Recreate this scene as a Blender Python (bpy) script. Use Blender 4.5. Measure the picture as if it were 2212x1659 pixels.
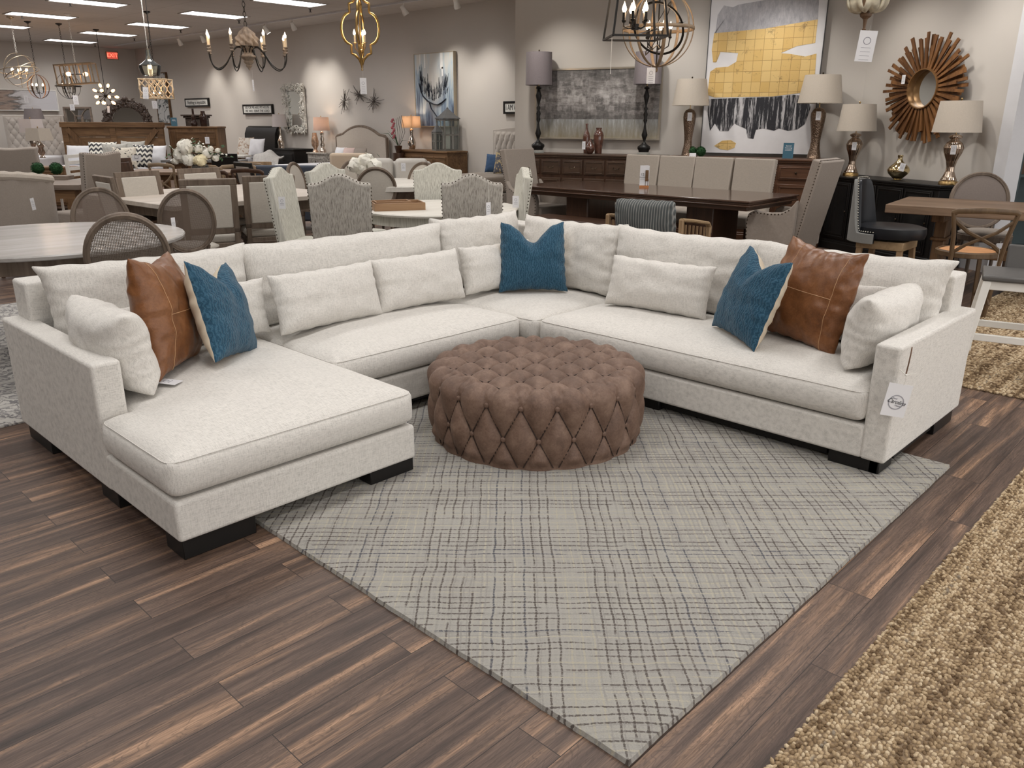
import bpy, bmesh, math, random
import numpy as np
from mathutils import Vector, Matrix, noise
PI = math.pi
rnd = random.Random(7)
S = bpy.context.scene
COL = S.collection
for _o in list(bpy.data.objects): bpy.data.objects.remove(_o)

# ---------------------------------------------------------------- camera
F_PX, CX, CY, H = 1727.0, 1106.0, 829.5, 1.475
PITCH, ROLL, AZ = math.radians(18.18), math.radians(0.2), math.radians(43.8)
_f = Vector((math.cos(AZ), math.sin(AZ), 0)); _up = Vector((0, 0, 1)); _r = Vector((math.sin(AZ), -math.cos(AZ), 0))
CW = _f*math.cos(PITCH) - _up*math.sin(PITCH)
_cu = _f*math.sin(PITCH) + _up*math.cos(PITCH)
CR = _r*math.cos(ROLL) + _cu*math.sin(ROLL)
CU = -_r*math.sin(ROLL) + _cu*math.cos(ROLL)
CC = Vector((0, 0, H))
cam_d = bpy.data.cameras.new('camera'); cam_d.sensor_width = 36; cam_d.lens = F_PX*36/2212; cam_d.clip_start = .05
cam = bpy.data.objects.new('camera', cam_d); COL.objects.link(cam)
M = Matrix((CR, CU, -CW)).transposed().to_4x4(); M.translation = CC
cam.matrix_world = M
S.camera = cam
HC = 3.45                                      # ceiling height

# ---------------------------------------------------------------- light, exposure
S.view_settings.view_transform = 'Standard'; S.view_settings.look = 'None'; S.view_settings.gamma = 1
S.view_settings.exposure = 0.50
try: S.view_settings.use_curve_mapping = False
except Exception: pass
S.cycles.use_denoising = True
S.cycles.max_bounces = 8; S.cycles.diffuse_bounces = 4; S.cycles.transparent_max_bounces = 12
S.cycles.sample_clamp_indirect = 6
w = bpy.data.worlds.new('world'); S.world = w; w.use_nodes = True
w.node_tree.nodes['Background'].inputs[0].default_value = (.80, .78, .76, 1)
w.node_tree.nodes['Background'].inputs[1].default_value = 1.45
LIGHT_W, SPOT_W = 15.0, 48.0
TROFFERS = []
for ix in range(-1, 4):
    for iy in range(-2, 9):
        x, y = (3.60 if iy % 2 else 3.65) + (ix-1)*2.35 + 0.0, 2.75 + iy*2.68
        if x > 10 or (iy == 2 and x > 8): continue
        TROFFERS.append((x + 0.05, y))
for (x, y) in TROFFERS:
    ld = bpy.data.lights.new('ceiling_panel_light', 'AREA'); ld.shape = 'RECTANGLE'; ld.size = 1.15; ld.size_y = .5
    ld.energy = LIGHT_W; ld.color = (1.0, .98, .962); ld.spread = math.radians(150)
    lo = bpy.data.objects.new('ceiling_panel_light', ld); COL.objects.link(lo); lo.location = (x, y, HC-.03)

# ---------------------------------------------------------------- point helpers (a pixel's ray met with a real plane)
def ray(x, y): return CW + CR*((x-CX)/F_PX) - CU*((y-CY)/F_PX)
def G(x, y, z=0.0):
    d = ray(x, y); t = (z-H)/d.z; p = CC + d*t; return Vector((p.x, p.y, z))
def D(px, z, s):                               # column px, height z, at s pixels per metre
    d = F_PX/s; q = CC + CW*d + CR*((px-CX)/s); t = (z-q.z)/CU.z; p = q + CU*t; return Vector((p.x, p.y, z))
def ONP(x, y, p0, n):
    d = ray(x, y); t = (p0-CC).dot(n)/d.dot(n); return CC + d*t
def rz_to(p, q): return math.atan2(q[1]-p[1], q[0]-p[0]) - PI/2     # local +y looks from p at q

# ---------------------------------------------------------------- materials
def _nt(name):
    m = bpy.data.materials.new(name); m.use_nodes = True; nt = m.node_tree
    return m, nt, nt.nodes['Principled BSDF']
def c4(c): return (c[0], c[1], c[2], 1)
def N(nt, t, **kw):
    n = nt.nodes.new(t)
    for k, v in kw.items(): setattr(n, k, v)
    return n
def coords(nt, scale=(1, 1, 1), rot=(0, 0, 0), kind='Object'):
    tc = N(nt, 'ShaderNodeTexCoord'); mp = N(nt, 'ShaderNodeMapping')
    mp.inputs['Scale'].default_value = scale; mp.inputs['Rotation'].default_value = rot
    nt.links.new(tc.outputs[kind], mp.inputs[0]); return mp.outputs[0]
def noise_t(nt, vec, scale, detail=3, rough=.5, dist=0):
    n = N(nt, 'ShaderNodeTexNoise'); n.inputs['Scale'].default_value = scale; n.inputs['Detail'].default_value = detail
    n.inputs['Roughness'].default_value = rough; n.inputs['Distortion'].default_value = dist
    if vec is not None: nt.links.new(vec, n.inputs['Vector'])
    return n.outputs['Fac']
def ramp(nt, fac, stops, interp='LINEAR'):
    r = N(nt, 'ShaderNodeValToRGB'); r.color_ramp.interpolation = interp
    e = r.color_ramp.elements
    while len(e) < len(stops): e.new(.5)
    for i, (p, c) in enumerate(stops): e[i].position = p; e[i].color = c4(c) if not isinstance(c, (int, float)) else (c, c, c, 1)
    nt.links.new(fac, r.inputs[0]); return r.outputs[0]
def mixc(nt, f, a, b, mode='MIX'):
    n = N(nt, 'ShaderNodeMix', data_type='RGBA', blend_type=mode)
    for s, v in ((n.inputs[0], f), (n.inputs[6], a), (n.inputs[7], b)):
        if hasattr(v, 'links') or isinstance(v, bpy.types.NodeSocket): nt.links.new(v, s)
        elif isinstance(v, (int, float)): s.default_value = v
        else: s.default_value = c4(v)
    return n.outputs[2]
def math_(nt, op, a, b=None, c=None, clamp=False):
    n = N(nt, 'ShaderNodeMath', operation=op); n.use_clamp = clamp
    for i, v in enumerate((a, b, c)):
        if v is None: continue
        if isinstance(v, (int, float)): n.inputs[i].default_value = v
        else: nt.links.new(v, n.inputs[i])
    return n.outputs[0]
def bump(nt, bs, h, strength=.3, dist=.01):
    b = N(nt, 'ShaderNodeBump'); b.inputs['Strength'].default_value = strength; b.inputs['Distance'].default_value = dist
    nt.links.new(h, b.inputs['Height']); nt.links.new(b.outputs[0], bs.inputs['Normal'])
_mats = {}
def plain(name, col, rough=.6, metal=0.0, emit=0, spec=.5, var=.06, vs=8, sheen=0, coat=0):
    if name in _mats: return _mats[name]
    m, nt, bs = _nt(name)
    v = coords(nt); n = noise_t(nt, v, vs, 3)
    lo = tuple(max(0, c*(1-var)) for c in col); hi = tuple(min(1, c*(1+var)) for c in col)
    nt.links.new(ramp(nt, n, [(.3, lo), (.7, hi)]), bs.inputs['Base Color'])
    bs.inputs['Roughness'].default_value = rough; bs.inputs['Metallic'].default_value = metal
    bs.inputs['Specular IOR Level'].default_value = spec
    if coat: bs.inputs['Coat Weight'].default_value = coat; bs.inputs['Coat Roughness'].default_value = .12
    if sheen: bs.inputs['Sheen Weight'].default_value = sheen
    if emit: bs.inputs['Emission Color'].default_value = c4(col); bs.inputs['Emission Strength'].default_value = emit
    _mats[name] = m; return m
def linen(name, col, dark=.72, sc=1.0, bumps=.35, contrast=1.0, rough=.92):
    """plain woven cloth: slubs crossing in two directions, three ways round so every face shows both"""
    if name in _mats: return _mats[name]
    m, nt, bs = _nt(name)
    a = noise_t(nt, coords(nt, (260*sc, 26*sc, 30*sc)), 1, 3, .6)
    b = noise_t(nt, coords(nt, (24*sc, 260*sc, 240*sc)), 1, 3, .6)
    g = noise_t(nt, coords(nt), 260*sc, 2, .6)
    s = math_(nt, 'ADD', math_(nt, 'MULTIPLY', a, .42), math_(nt, 'ADD', math_(nt, 'MULTIPLY', b, .42), math_(nt, 'MULTIPLY', g, .16)))
    d = .13/contrast
    big = noise_t(nt, coords(nt), 2.2, 2)
    c1 = ramp(nt, s, [(.5-d, tuple(c*dark for c in col)), (.5, tuple(c*.95 for c in col)), (.5+d, tuple(min(1, c*1.08) for c in col))])
    c2 = mixc(nt, ramp(nt, big, [(.3, 0.0), (.7, .35)]), c1, tuple(c*.9 for c in col), 'MIX')
    nt.links.new(c2, bs.inputs['Base Color']); bs.inputs['Roughness'].default_value = rough
    bs.inputs['Specular IOR Level'].default_value = .2; bs.inputs['Sheen Weight'].default_value = .12
    wr = noise_t(nt, coords(nt), 9, 3, .55, .6)
    h = math_(nt, 'ADD', s, math_(nt, 'MULTIPLY', wr, .6))
    bump(nt, bs, h, bumps, .004)
    _mats[name] = m; return m
def streak(name, col, col2, axis='z', sc=1.0):
    """cloth woven with long uneven threads running up the chair"""
    if name in _mats: return _mats[name]
    m, nt, bs = _nt(name)
    s = {'z': (150*sc, 150*sc, 5*sc)}[axis]
    a = noise_t(nt, coords(nt, s), 1, 4, .7)
    nt.links.new(ramp(nt, a, [(.36, col2), (.5, col), (.66, tuple(min(1, c*1.2) for c in col))]), bs.inputs['Base Color'])
    bs.inputs['Roughness'].default_value = .95; bs.inputs['Specular IOR Level'].default_value = .15
    bump(nt, bs, a, .3, .003)
    _mats[name] = m; return m
def wood(name, c1, c2, axis='x', sc=1.0, rough=.5, plank=0, coat=0, dark=None):
    if name in _mats: return _mats[name]
    m, nt, bs = _nt(name)
    k = {'x': (1.6, 22, 22), 'y': (22, 1.6, 22), 'z': (22, 22, 1.6)}[axis]
    v = coords(nt, tuple(q*sc for q in k))
    a = noise_t(nt, v, 1, 5, .65, .8); b = noise_t(nt, coords(nt, tuple(q*sc*.25 for q in k)), 1, 2, .5, .4)
    s = math_(nt, 'ADD', math_(nt, 'MULTIPLY', a, .6), math_(nt, 'MULTIPLY', b, .4))
    st = [(.34, c1), (.62, c2)] if dark is None else [(.28, dark), (.42, c1), (.66, c2)]
    nt.links.new(ramp(nt, s, st), bs.inputs['Base Color'])
    bs.inputs['Roughness'].default_value = rough; bs.inputs['Specular IOR Level'].default_value = .4
    if coat: bs.inputs['Coat Weight'].default_value = coat; bs.inputs['Coat Roughness'].default_value = .18
    bump(nt, bs, a, .15, .003)
    _mats[name] = m; return m
def glass(name, col=(.9, .95, .93), rough=.03, ior=1.3, alpha=.25):
    """thin clear glass: mostly see-through with a glossy skin"""
    if name in _mats: return _mats[name]
    m, nt, bs = _nt(name)
    nt.nodes.remove(bs); tr = N(nt, 'ShaderNodeBsdfTransparent'); tr.inputs[0].default_value = c4(col); gl = N(nt, 'ShaderNodeBsdfGlossy'); gl.inputs['Roughness'].default_value = rough
    df = N(nt, 'ShaderNodeBsdfDiffuse'); df.inputs[0].default_value = c4(tuple(c*.6 for c in col)); m0 = N(nt, 'ShaderNodeMixShader'); m0.inputs[0].default_value = alpha*.35
    nt.links.new(tr.outputs[0], m0.inputs[1]); nt.links.new(df.outputs[0], m0.inputs[2])
    fr = N(nt, 'ShaderNodeFresnel'); fr.inputs[0].default_value = ior; mx = N(nt, 'ShaderNodeMixShader'); nt.links.new(fr.outputs[0], mx.inputs[0]); nt.links.new(m0.outputs[0], mx.inputs[1]); nt.links.new(gl.outputs[0], mx.inputs[2])
    nt.links.new(mx.outputs[0], nt.nodes['Material Output'].inputs[0])
    _mats[name] = m; return m
def glow(name, col, strength):
    if name in _mats: return _mats[name]
    m, nt, bs = _nt(name)
    bs.inputs['Base Color'].default_value = (.8, .8, .8, 1)
    bs.inputs['Emission Color'].default_value = c4(col); bs.inputs['Emission Strength'].default_value = strength
    _mats[name] = m; return m

# ---------------------------------------------------------------- mesh builder
class B:
    def __init__(s, mat=None): s.bm = bmesh.new(); s.M = mat or Matrix.Identity(4)
    def _add(s, vs, fs, M=None):
        T = s.M @ M if M is not None else s.M
        v = [s.bm.verts.new(T @ Vector(p)) for p in vs]
        for f in fs:
            try: s.bm.faces.new([v[i] for i in f])
            except ValueError: pass
        return s
    def box(s, c, d, rz=0, ry=0, rx=0, taper=1.0):
        x, y, z = d[0]/2, d[1]/2, d[2]/2; t = taper
        vs = [(-x*t, -y*t, -z), (x*t, -y*t, -z), (x*t, y*t, -z), (-x*t, y*t, -z), (-x, -y, z), (x, -y, z), (x, y, z), (-x, y, z)]
        M = Matrix.Translation(c) @ Matrix.Rotation(rz, 4, 'Z') @ Matrix.Rotation(ry, 4, 'Y') @ Matrix.Rotation(rx, 4, 'X')
        return s._add(vs, [(3, 2, 1, 0), (4, 5, 6, 7), (0, 1, 5, 4), (1, 2, 6, 5), (2, 3, 7, 6), (3, 0, 4, 7)], M)
    def bx(s, x0, x1, y0, y1, z0, z1): return s.box(((x0+x1)/2, (y0+y1)/2, (z0+z1)/2), (x1-x0, y1-y0, z1-z0))
    def bar(s, a, b, w, d=None, up=(0, 0, 1)):
        a, b = Vector(a), Vector(b); d = d or w; z = (b-a).normalized(); u = Vector(up)
        if abs(z.dot(u)) > .98: u = Vector((0, 1, 0))
        x = u.cross(z).normalized(); y = z.cross(x)
        R = Matrix((x, y, z)).transposed().to_4x4(); R.translation = (a+b)/2
        L = (b-a).length/2
        vs = [(i*w/2, j*d/2, k*L) for k in (-1, 1) for (i, j) in ((-1, -1), (1, -1), (1, 1), (-1, 1))]
        return s._add(vs, [(3, 2, 1, 0), (4, 5, 6, 7), (0, 1, 5, 4), (1, 2, 6, 5), (2, 3, 7, 6), (3, 0, 4, 7)], R)
    def lathe(s, prof, c=(0, 0, 0), n=24, M=None, cap=True):
        vs, fs = [], []
        for (r, z) in prof:
            for k in range(n): vs.append((r*math.cos(2*PI*k/n), r*math.sin(2*PI*k/n), z))
        for i in range(len(prof)-1):
            for k in range(n): a, b = i*n+k, i*n+(k+1) % n; fs.append((a, b, b+n, a+n))
        if cap:
            if prof[0][0] > 1e-4: fs.append(tuple(range(n-1, -1, -1)))
            if prof[-1][0] > 1e-4: fs.append(tuple((len(prof)-1)*n+k for k in range(n)))
        T = Matrix.Translation(c)
        return s._add(vs, fs, T @ M if M is not None else T)
    def cyl(s, a, b, r0, r1=None, n=12):
        a, b = Vector(a), Vector(b); r1 = r0 if r1 is None else r1; L = (b-a).length
        q = (b-a).to_track_quat('Z', 'Y').to_matrix().to_4x4(); q.translation = a
        return s.lathe([(r0, 0), (r1, L)], n=n, M=q)
    def ball(s, c, r, n=12, sc=(1, 1, 1)):
        m = max(4, n//2); pr = [(max(1e-5, math.sin(PI*i/m)), -math.cos(PI*i/m)) for i in range(m+1)]
        M = Matrix.Diagonal((r*sc[0], r*sc[1], r*sc[2], 1))
        return s.lathe(pr, c, n, M, cap=False)
    def tube(s, pts, r, n=8, closed=False, flat=None):
        P = [Vector(p) for p in pts]; m = len(P); vs, fs = [], []
        rr = r if isinstance(r, (list, tuple)) else [r]*m
        prev = None
        for i in range(m):
            if closed: t = P[(i+1) % m]-P[i-1]
            else: t = P[min(i+1, m-1)]-P[max(i-1, 0)]
            if t.length < 1e-9: t = Vector((0, 0, 1))
            t.normalize()
            if prev is None:
                u = Vector((0, 0, 1)) if abs(t.z) < .9 else Vector((1, 0, 0))
                x = u.cross(t).normalized()
            else:
                x = (prev - t*prev.dot(t))
                x = x.normalized() if x.length > 1e-6 else Vector((1, 0, 0))
            prev = x; y = t.cross(x)
            for k in range(n):
                a = 2*PI*(k+.5)/n; fx, fy = (1, 1) if flat is None else flat
                vs.append(P[i] + x*(math.cos(a)*rr[i]*fx) + y*(math.sin(a)*rr[i]*fy))
        for i in range(m if closed else m-1):
            for k in range(n):
                a, b = i*n+k, i*n+(k+1) % n; c, d = ((i+1) % m)*n+(k+1) % n, ((i+1) % m)*n+k; fs.append((a, b, c, d))
        if not closed: fs.append(tuple(range(n-1, -1, -1))); fs.append(tuple((m-1)*n+k for k in range(n)))
        return s._add([tuple(v) for v in vs], fs)
    def prism(s, poly, z0, z1, M=None):
        n = len(poly); vs = [(x, y, z0) for x, y in poly]+[(x, y, z1) for x, y in poly]
        fs = [tuple(range(n-1, -1, -1)), tuple(range(n, 2*n))]+[(i, (i+1) % n, n+(i+1) % n, n+i) for i in range(n)]
        return s._add(vs, fs, M)
    def grid(s, fn, nu, nv, closed_u=False, M=None):
        vs, fs = [], []
        for j in range(nv+1):
            for i in range(nu+(0 if closed_u else 1)): vs.append(fn(i/nu, j/nv))
        w = nu if closed_u else nu+1
        for j in range(nv):
            for i in range(nu):
                a, b = j*w+i, j*w+((i+1) % w if closed_u else i+1); fs.append((a, b, b+w, a+w))
        return s._add(vs, fs, M)
    def obj(s, name, mat, parent=None, smooth=True, bevel=0, seg=2, sub=0, loc=None, rz=0, label=None, weld=0, ang=35, solid=0):
        if weld: bmesh.ops.remove_doubles(s.bm, verts=s.bm.verts, dist=weld)
        bmesh.ops.recalc_face_normals(s.bm, faces=s.bm.faces)
        me = bpy.data.meshes.new(name); s.bm.to_mesh(me); s.bm.free()
        if mat is not None: me.materials.append(mat)
        o = bpy.data.objects.new(name, me); COL.objects.link(o)
        if parent is not None: o.parent = parent
        if loc is not None: o.location = loc
        if rz: o.rotation_euler.z = rz
        if smooth:
            for p in me.polygons: p.use_smooth = True
            try: me.set_sharp_from_angle(angle=math.radians(ang))
            except Exception: pass
        if solid:
            q = o.modifiers.new('thickness', 'SOLIDIFY'); q.thickness = solid; q.offset = 0
        if bevel:
            q = o.modifiers.new('bevel', 'BEVEL'); q.width = bevel; q.segments = seg; q.limit_method = 'ANGLE'; q.angle_limit = math.radians(40); q.harden_normals = False
        if sub:
            q = o.modifiers.new('sub', 'SUBSURF'); q.levels = sub; q.render_levels = sub
        if label: o['label'] = label
        return o
def thing(name, label, cat, loc=(0, 0, 0), rz=0, group=None):
    o = bpy.data.objects.new(name, None); COL.objects.link(o); o.empty_display_size = .1
    o.location = loc; o.rotation_euler = (0, 0, rz); o['label'] = label; o['category'] = cat
    if group: o['group'] = group
    return o
def tag(o, label, cat, group=None):
    o['label'] = label; o['category'] = cat
    if group: o['group'] = group
    return o
def struct(o): o['kind'] = 'structure'; return o
def dup(root, loc, rz, label=None, group=None):
    r = root.copy(); COL.objects.link(r); r.location = loc; r.rotation_euler = (0, 0, rz)
    if label: r['label'] = label
    if group: r['group'] = group
    for ch in list(root.children):
        c = ch.copy(); COL.objects.link(c); c.parent = r
        for g in list(ch.children):
            d = g.copy(); COL.objects.link(d); d.parent = c
    return r
def put(root, spots, group=None):
    """spots: (loc, rz, label); the first moves the built thing, the rest are copies with their parts"""
    out = []
    for i, (loc, rz, lb) in enumerate(spots):
        if i == 0:
            root.location = loc; root.rotation_euler = (0, 0, rz); root['label'] = lb; o = root
        else: o = dup(root, loc, rz, lb)
        if group: o['group'] = group
        out.append(o)
    return out
def text(name, body, size, mat, parent, loc, rot, ext=.0006, shear=0, sx=1.0, align='CENTER'):
    cu = bpy.data.curves.new(name, 'FONT'); cu.body = body; cu.size = size; cu.extrude = ext; cu.shear = shear
    cu.align_x = align; cu.align_y = 'CENTER'; cu.materials.append(mat)
    tmp = bpy.data.objects.new(name, cu); me = bpy.data.meshes.new_from_object(tmp); bpy.data.objects.remove(tmp); me.name = name
    o = bpy.data.objects.new(name, me); COL.objects.link(o); o.parent = parent; o.location = loc; o.rotation_euler = rot; o.scale = (sx, 1, 1)
    return o
# ---------------------------------------------------------------- shared materials
LINEN = linen('natural_linen', (.68, .652, .608), dark=.70, sc=1.5, bumps=.45, contrast=1.2)
LINEN2 = linen('natural_linen_pillow', (.685, .656, .612), dark=.73, sc=1.5, bumps=.5, contrast=1.2)
TAUPE = linen('taupe_upholstery', (.33, .285, .245), dark=.85, sc=1.5, bumps=.2)
BEIGE = linen('beige_upholstery', (.47, .415, .355), dark=.85, sc=1.3, bumps=.2)
PALE = linen('pale_upholstery', (.56, .52, .46), dark=.85, sc=1.3, bumps=.2)
GREYST = streak('grey_streaked_cloth', (.40, .375, .335), (.22, .20, .175))
PALEST = streak('pale_streaked_cloth', (.56, .55, .49), (.40, .385, .33))
BLACKW = plain('black_wood', (.009, .008, .0075), .4, spec=.3)
DARKW = wood('dark_walnut', (.035, .017, .010), (.085, .042, .024), rough=.38, coat=.25)
DARKWZ = wood('dark_walnut_upright', (.035, .017, .010), (.085, .042, .024), 'z', rough=.38, coat=.2)
RUSTW = wood('rustic_brown_wood', (.11, .058, .026), (.22, .125, .06), rough=.5, dark=(.05, .026, .012))
RUSTWZ = wood('rustic_brown_wood_upright', (.11, .058, .026), (.22, .125, .06), 'z', rough=.5, dark=(.05, .026, .012))
GREYW = wood('weathered_grey_brown_wood', (.125, .092, .068), (.22, .17, .13), 'z', rough=.6, dark=(.07, .05, .035))
GREYWX = wood('weathered_grey_brown_board', (.15, .115, .09), (.27, .22, .18), 'x', rough=.55, dark=(.09, .07, .05))
WASHW = wood('whitewashed_wood', (.58, .55, .49), (.70, .67, .61), 'x', rough=.55)
LIMEW = wood('pale_limed_wood', (.40, .35, .30), (.56, .50, .44), 'x', rough=.5)
STONEW = wood('grey_white_swirled_top', (.36, .34, .32), (.55, .53, .51), 'x', sc=.5, rough=.25, coat=.3)
NAIL = plain('dark_nailheads', (.06, .045, .03), .3, .9)
BRASS = plain('aged_brass', (.45, .31, .14), .3, 1.0, var=.15)
BLACKM = plain('black_metal', (.02, .018, .016), .4, .6)
WHITE = plain('white_card', (.78, .78, .80), .45, var=.01)
WHITEP = plain('white_paint', (.76, .74, .69), .5, var=.04)
INK = plain('black_ink', (.015, .015, .018), .5, var=0)
GREYINK = plain('grey_ink', (.22, .22, .26), .5, var=0)
STRING = plain('white_string', (.75, .73, .68), .8)
WALLC = plain('greige_wall_paint', (.53, .495, .455), .85, spec=.2, var=.012, vs=1.5)
TRIMC = plain('white_trim_paint', (.62, .62, .64), .5, var=.02)
CEILC = plain('ceiling_tile', (.42, .40, .375), .9, spec=.1, var=.03, vs=3)
SHADEB = linen('beige_lampshade', (.52, .46, .39), dark=.93, sc=1.5, bumps=.05)
SHADEW = linen('white_lampshade', (.72, .68, .68), dark=.95, sc=1.5, bumps=.05)
SHADEG = linen('mauve_grey_lampshade', (.235, .205, .215), dark=.8, sc=1.5, bumps=.05)
BULB = glow('flame_bulb_glow', (1.0, .72, .46), 9)
AMBER = glow('amber_bulb_glow', (1.0, .48, .16), 5)
CANDLE = plain('ivory_candle_sleeve', (.62, .50, .34), .5)
GREENB = plain('dark_green_moss', (.012, .06, .015), .9, var=.6, vs=60)

# ---------------------------------------------------------------- room shell
def floor_mat():
    m, nt, bs = _nt('walnut_plank_floor')
    v = coords(nt)
    br = N(nt, 'ShaderNodeTexBrick'); br.offset = .37; br.offset_frequency = 2; br.squash = 1
    nt.links.new(v, br.inputs['Vector'])
    br.inputs['Color1'].default_value = (0, 0, 0, 1); br.inputs['Color2'].default_value = (1, 1, 1, 1); br.inputs['Mortar'].default_value = (.5, .5, .5, 1)
    br.inputs['Scale'].default_value = 1; br.inputs['Mortar Size'].default_value = .0012; br.inputs['Mortar Smooth'].default_value = 0
    br.inputs['Bias'].default_value = 0; br.inputs['Brick Width'].default_value = 1.22; br.inputs['Row Height'].default_value = .143
    rndv = br.outputs['Color']
    sep = math_(nt, 'MULTIPLY', rndv, 37.0)
    def n4(scale, sc, det, rough, dist, off=0):
        n = N(nt, 'ShaderNodeTexNoise', noise_dimensions='4D'); n.inputs['Scale'].default_value = sc; n.inputs['Detail'].default_value = det
        n.inputs['Roughness'].default_value = rough; n.inputs['Distortion'].default_value = dist
        nt.links.new(coords(nt, scale), n.inputs['Vector']); nt.links.new(math_(nt, 'ADD', sep, off), n.inputs['W']); return n.outputs['Fac']
    broad = n4((.9, 16, 1), 1, 3, .55, .9)           # broad dark and light bands along a board
    fine = n4((7, 240, 1), 1, 4, .75, .5, 5)
    knots = n4((2.6, 13, 1), 1, 2, .5, 2.6, 11)
    rings = math_(nt, 'SINE', math_(nt, 'MULTIPLY', knots, 75.0))
    base = ramp(nt, broad, [(.26, (.044, .029, .023)), (.42, (.098, .064, .050)), (.53, (.158, .104, .077)), (.60, (.24, .150, .10)), (.68, (.44, .275, .175))])
    c = mixc(nt, .8, base, ramp(nt, fine, [(.34, (.34, .31, .29)), (.60, (1.15, 1.15, 1.15))]), 'MULTIPLY')
    c = mixc(nt, ramp(nt, rings, [(.0, 0.0), (.55, .0), (1.0, .42)]), c, (.05, .034, .026))
    c = mixc(nt, .5, c, ramp(nt, rndv, [(0, (.62, .6, .6)), (1, (1.0, 1.0, 1.0))]), 'MULTIPLY')
    c = mixc(nt, br.outputs['Fac'], c, (.02, .013, .01))
    nt.links.new(c, bs.inputs['Base Color'])
    bs.inputs['Roughness'].default_value = .42; bs.inputs['Specular IOR Level'].default_value = .4
    bump(nt, bs, math_(nt, 'SUBTRACT', fine, math_(nt, 'MULTIPLY', br.outputs['Fac'], 3.0)), .12, .003)
    return m
XW = 10.62                                     # long wall
YF = 25.6                                      # far wall
struct(B().bx(-6, 14, -5, 28, -.1, 0).obj('floor', floor_mat(), smooth=False))
def ceil_mat():
    m, nt, bs = _nt('ceiling_grid')
    v = coords(nt, (1, 1, 1))
    br = N(nt, 'ShaderNodeTexBrick'); br.offset = 0; nt.links.new(v, br.inputs['Vector'])
    br.inputs['Scale'].default_value = 1; br.inputs['Brick Width'].default_value = 1.2; br.inputs['Row Height'].default_value = .61; br.inputs['Mortar Size'].default_value = .012
    br.inputs['Color1'].default_value = (.55, .515, .48, 1); br.inputs['Color2'].default_value = (.53, .495, .46, 1); br.inputs['Mortar'].default_value = (.45, .42, .39, 1)
    nt.links.new(br.outputs['Color'], bs.inputs['Base Color']); bs.inputs['Roughness'].default_value = .9; bs.inputs['Specular IOR Level'].default_value = .1
    return m
struct(B().bx(-6, 14, -5, 28, HC, HC+.1).obj('ceiling', ceil_mat(), smooth=False))
struct(B().bx(XW, XW+.15, 6.0, YF+.15, 0, HC).obj('wall_right', WALLC, smooth=False))
struct(B().bx(-6, XW, YF, YF+.15, 0, HC).obj('wall_far', WALLC, smooth=False))
struct(B().bx(13.4, 13.55, -5, 8, 0, HC).obj('wall_end', WALLC, smooth=False))
struct(B().bx(-6.15, -6, -5, YF+.15, 0, HC).obj('wall_left', WALLC, smooth=False))
# bump-out wall in two leaves meeting at a shallow corner
WA0 = Vector((9.045, 8.46, 0)); WC = Vector((10.372, 4.069, 0)); dB = Vector((.466, .885, 0)).normalized(); WB1 = WC - dB*2.035
dA = (WC-WA0).normalized()
nA = Vector((-dA.y, dA.x, 0)); nB = Vector((dB.y, -dB.x, 0))
if (CC-WA0).dot(nA) < 0: nA = -nA
if (CC-WC).dot(nB) < 0: nB = -nB
def wall_leaf(name, a, b, n, t=.14, z0=0, z1=HC, mat=WALLC):
    m_ = (a+b)/2-n*t/2; L_ = (b-a).length
    return struct(B().bx(-L_/2, L_/2, -t/2, t/2, z0, z1).obj(name, mat, smooth=False, loc=(m_.x, m_.y, 0), rz=math.atan2(b.y-a.y, b.x-a.x)))
wall_leaf('wall_front', WA0, WC, nA); wall_leaf('wall_side', WC+nB*0, WB1, nB)
wall_leaf('wall_return', WA0, WA0+Vector((1.55, .45, 0)), Vector((.28, -.96, 0)))
wall_leaf('baseboard_front', WA0+nA*.015, WC+nA*.015, nA, .015, 0, .14, TRIMC)
wall_leaf('baseboard_side', WC+nB*.015, WB1+nB*.015, nB, .015, 0, .14, TRIMC)
wall_leaf('trim_1', WB1+nB*.03, WB1-dB*.14+nB*.03, nB, .2, 0, HC, TRIMC)
struct(B().bx(XW-.015, XW, 8.9, YF, 0, .14).obj('baseboard_right', TRIMC, smooth=False))
struct(B().bx(-6, XW-.015, YF-.015, YF, 0, .14).obj('baseboard_far', TRIMC, smooth=False))

# ceiling troffers, four of them in the picture's near rows; the grid carries on over the whole room
LENS = glow('troffer_lens', (1.0, .97, .98), 3.2)
troffer = thing('ceiling_light', 'recessed rectangular fluorescent ceiling panel', 'ceiling light', (0, 0, HC), 0, 'fluorescent panels in the ceiling')
fr = B()
for (x, y, a, b) in ((0, .285, 1.22, .03), (0, -.285, 1.22, .03), (.595, 0, .03, .54), (-.595, 0, .03, .54)): fr.box((x, y, -.006), (a, b, .014))
fr.obj('frame', CEILC, troffer, smooth=False)
B().box((0, 0, -.004), (1.16, .54, .006)).obj('diffuser', LENS, troffer, smooth=False)
names = {}
vis = [t for t in TROFFERS]
first = True
WHERE = {}
def proj(p):
    v = Vector(p)-CC; zc = v.dot(CW)
    if zc < .1: return None
    return CX+F_PX*v.dot(CR)/zc, CY-F_PX*v.dot(CU)/zc
for (x, y) in TROFFERS:
    q = proj((x, y, HC)); 
    if q is None or not (-60 < q[0] < 2260 and -40 < q[1] < 400): continue
    lb = 'lit fluorescent ceiling panel, %s from the far wall %s' % (['first', 'second', 'third', 'fourth', 'fifth', 'sixth', 'seventh'][max(0, int((YF-y)/2.68))], {0: 'above the left of the room', 1: 'in the row along the middle', 2: 'in the row nearest the long wall', 3: 'against the long wall'}[max(0, min(3, int((x+.5)/2.5)))])
    if first: troffer.location = (x, y, HC); troffer['label'] = lb; first = False
    else: dup(troffer, (x, y, HC), 0, lb)
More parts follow.
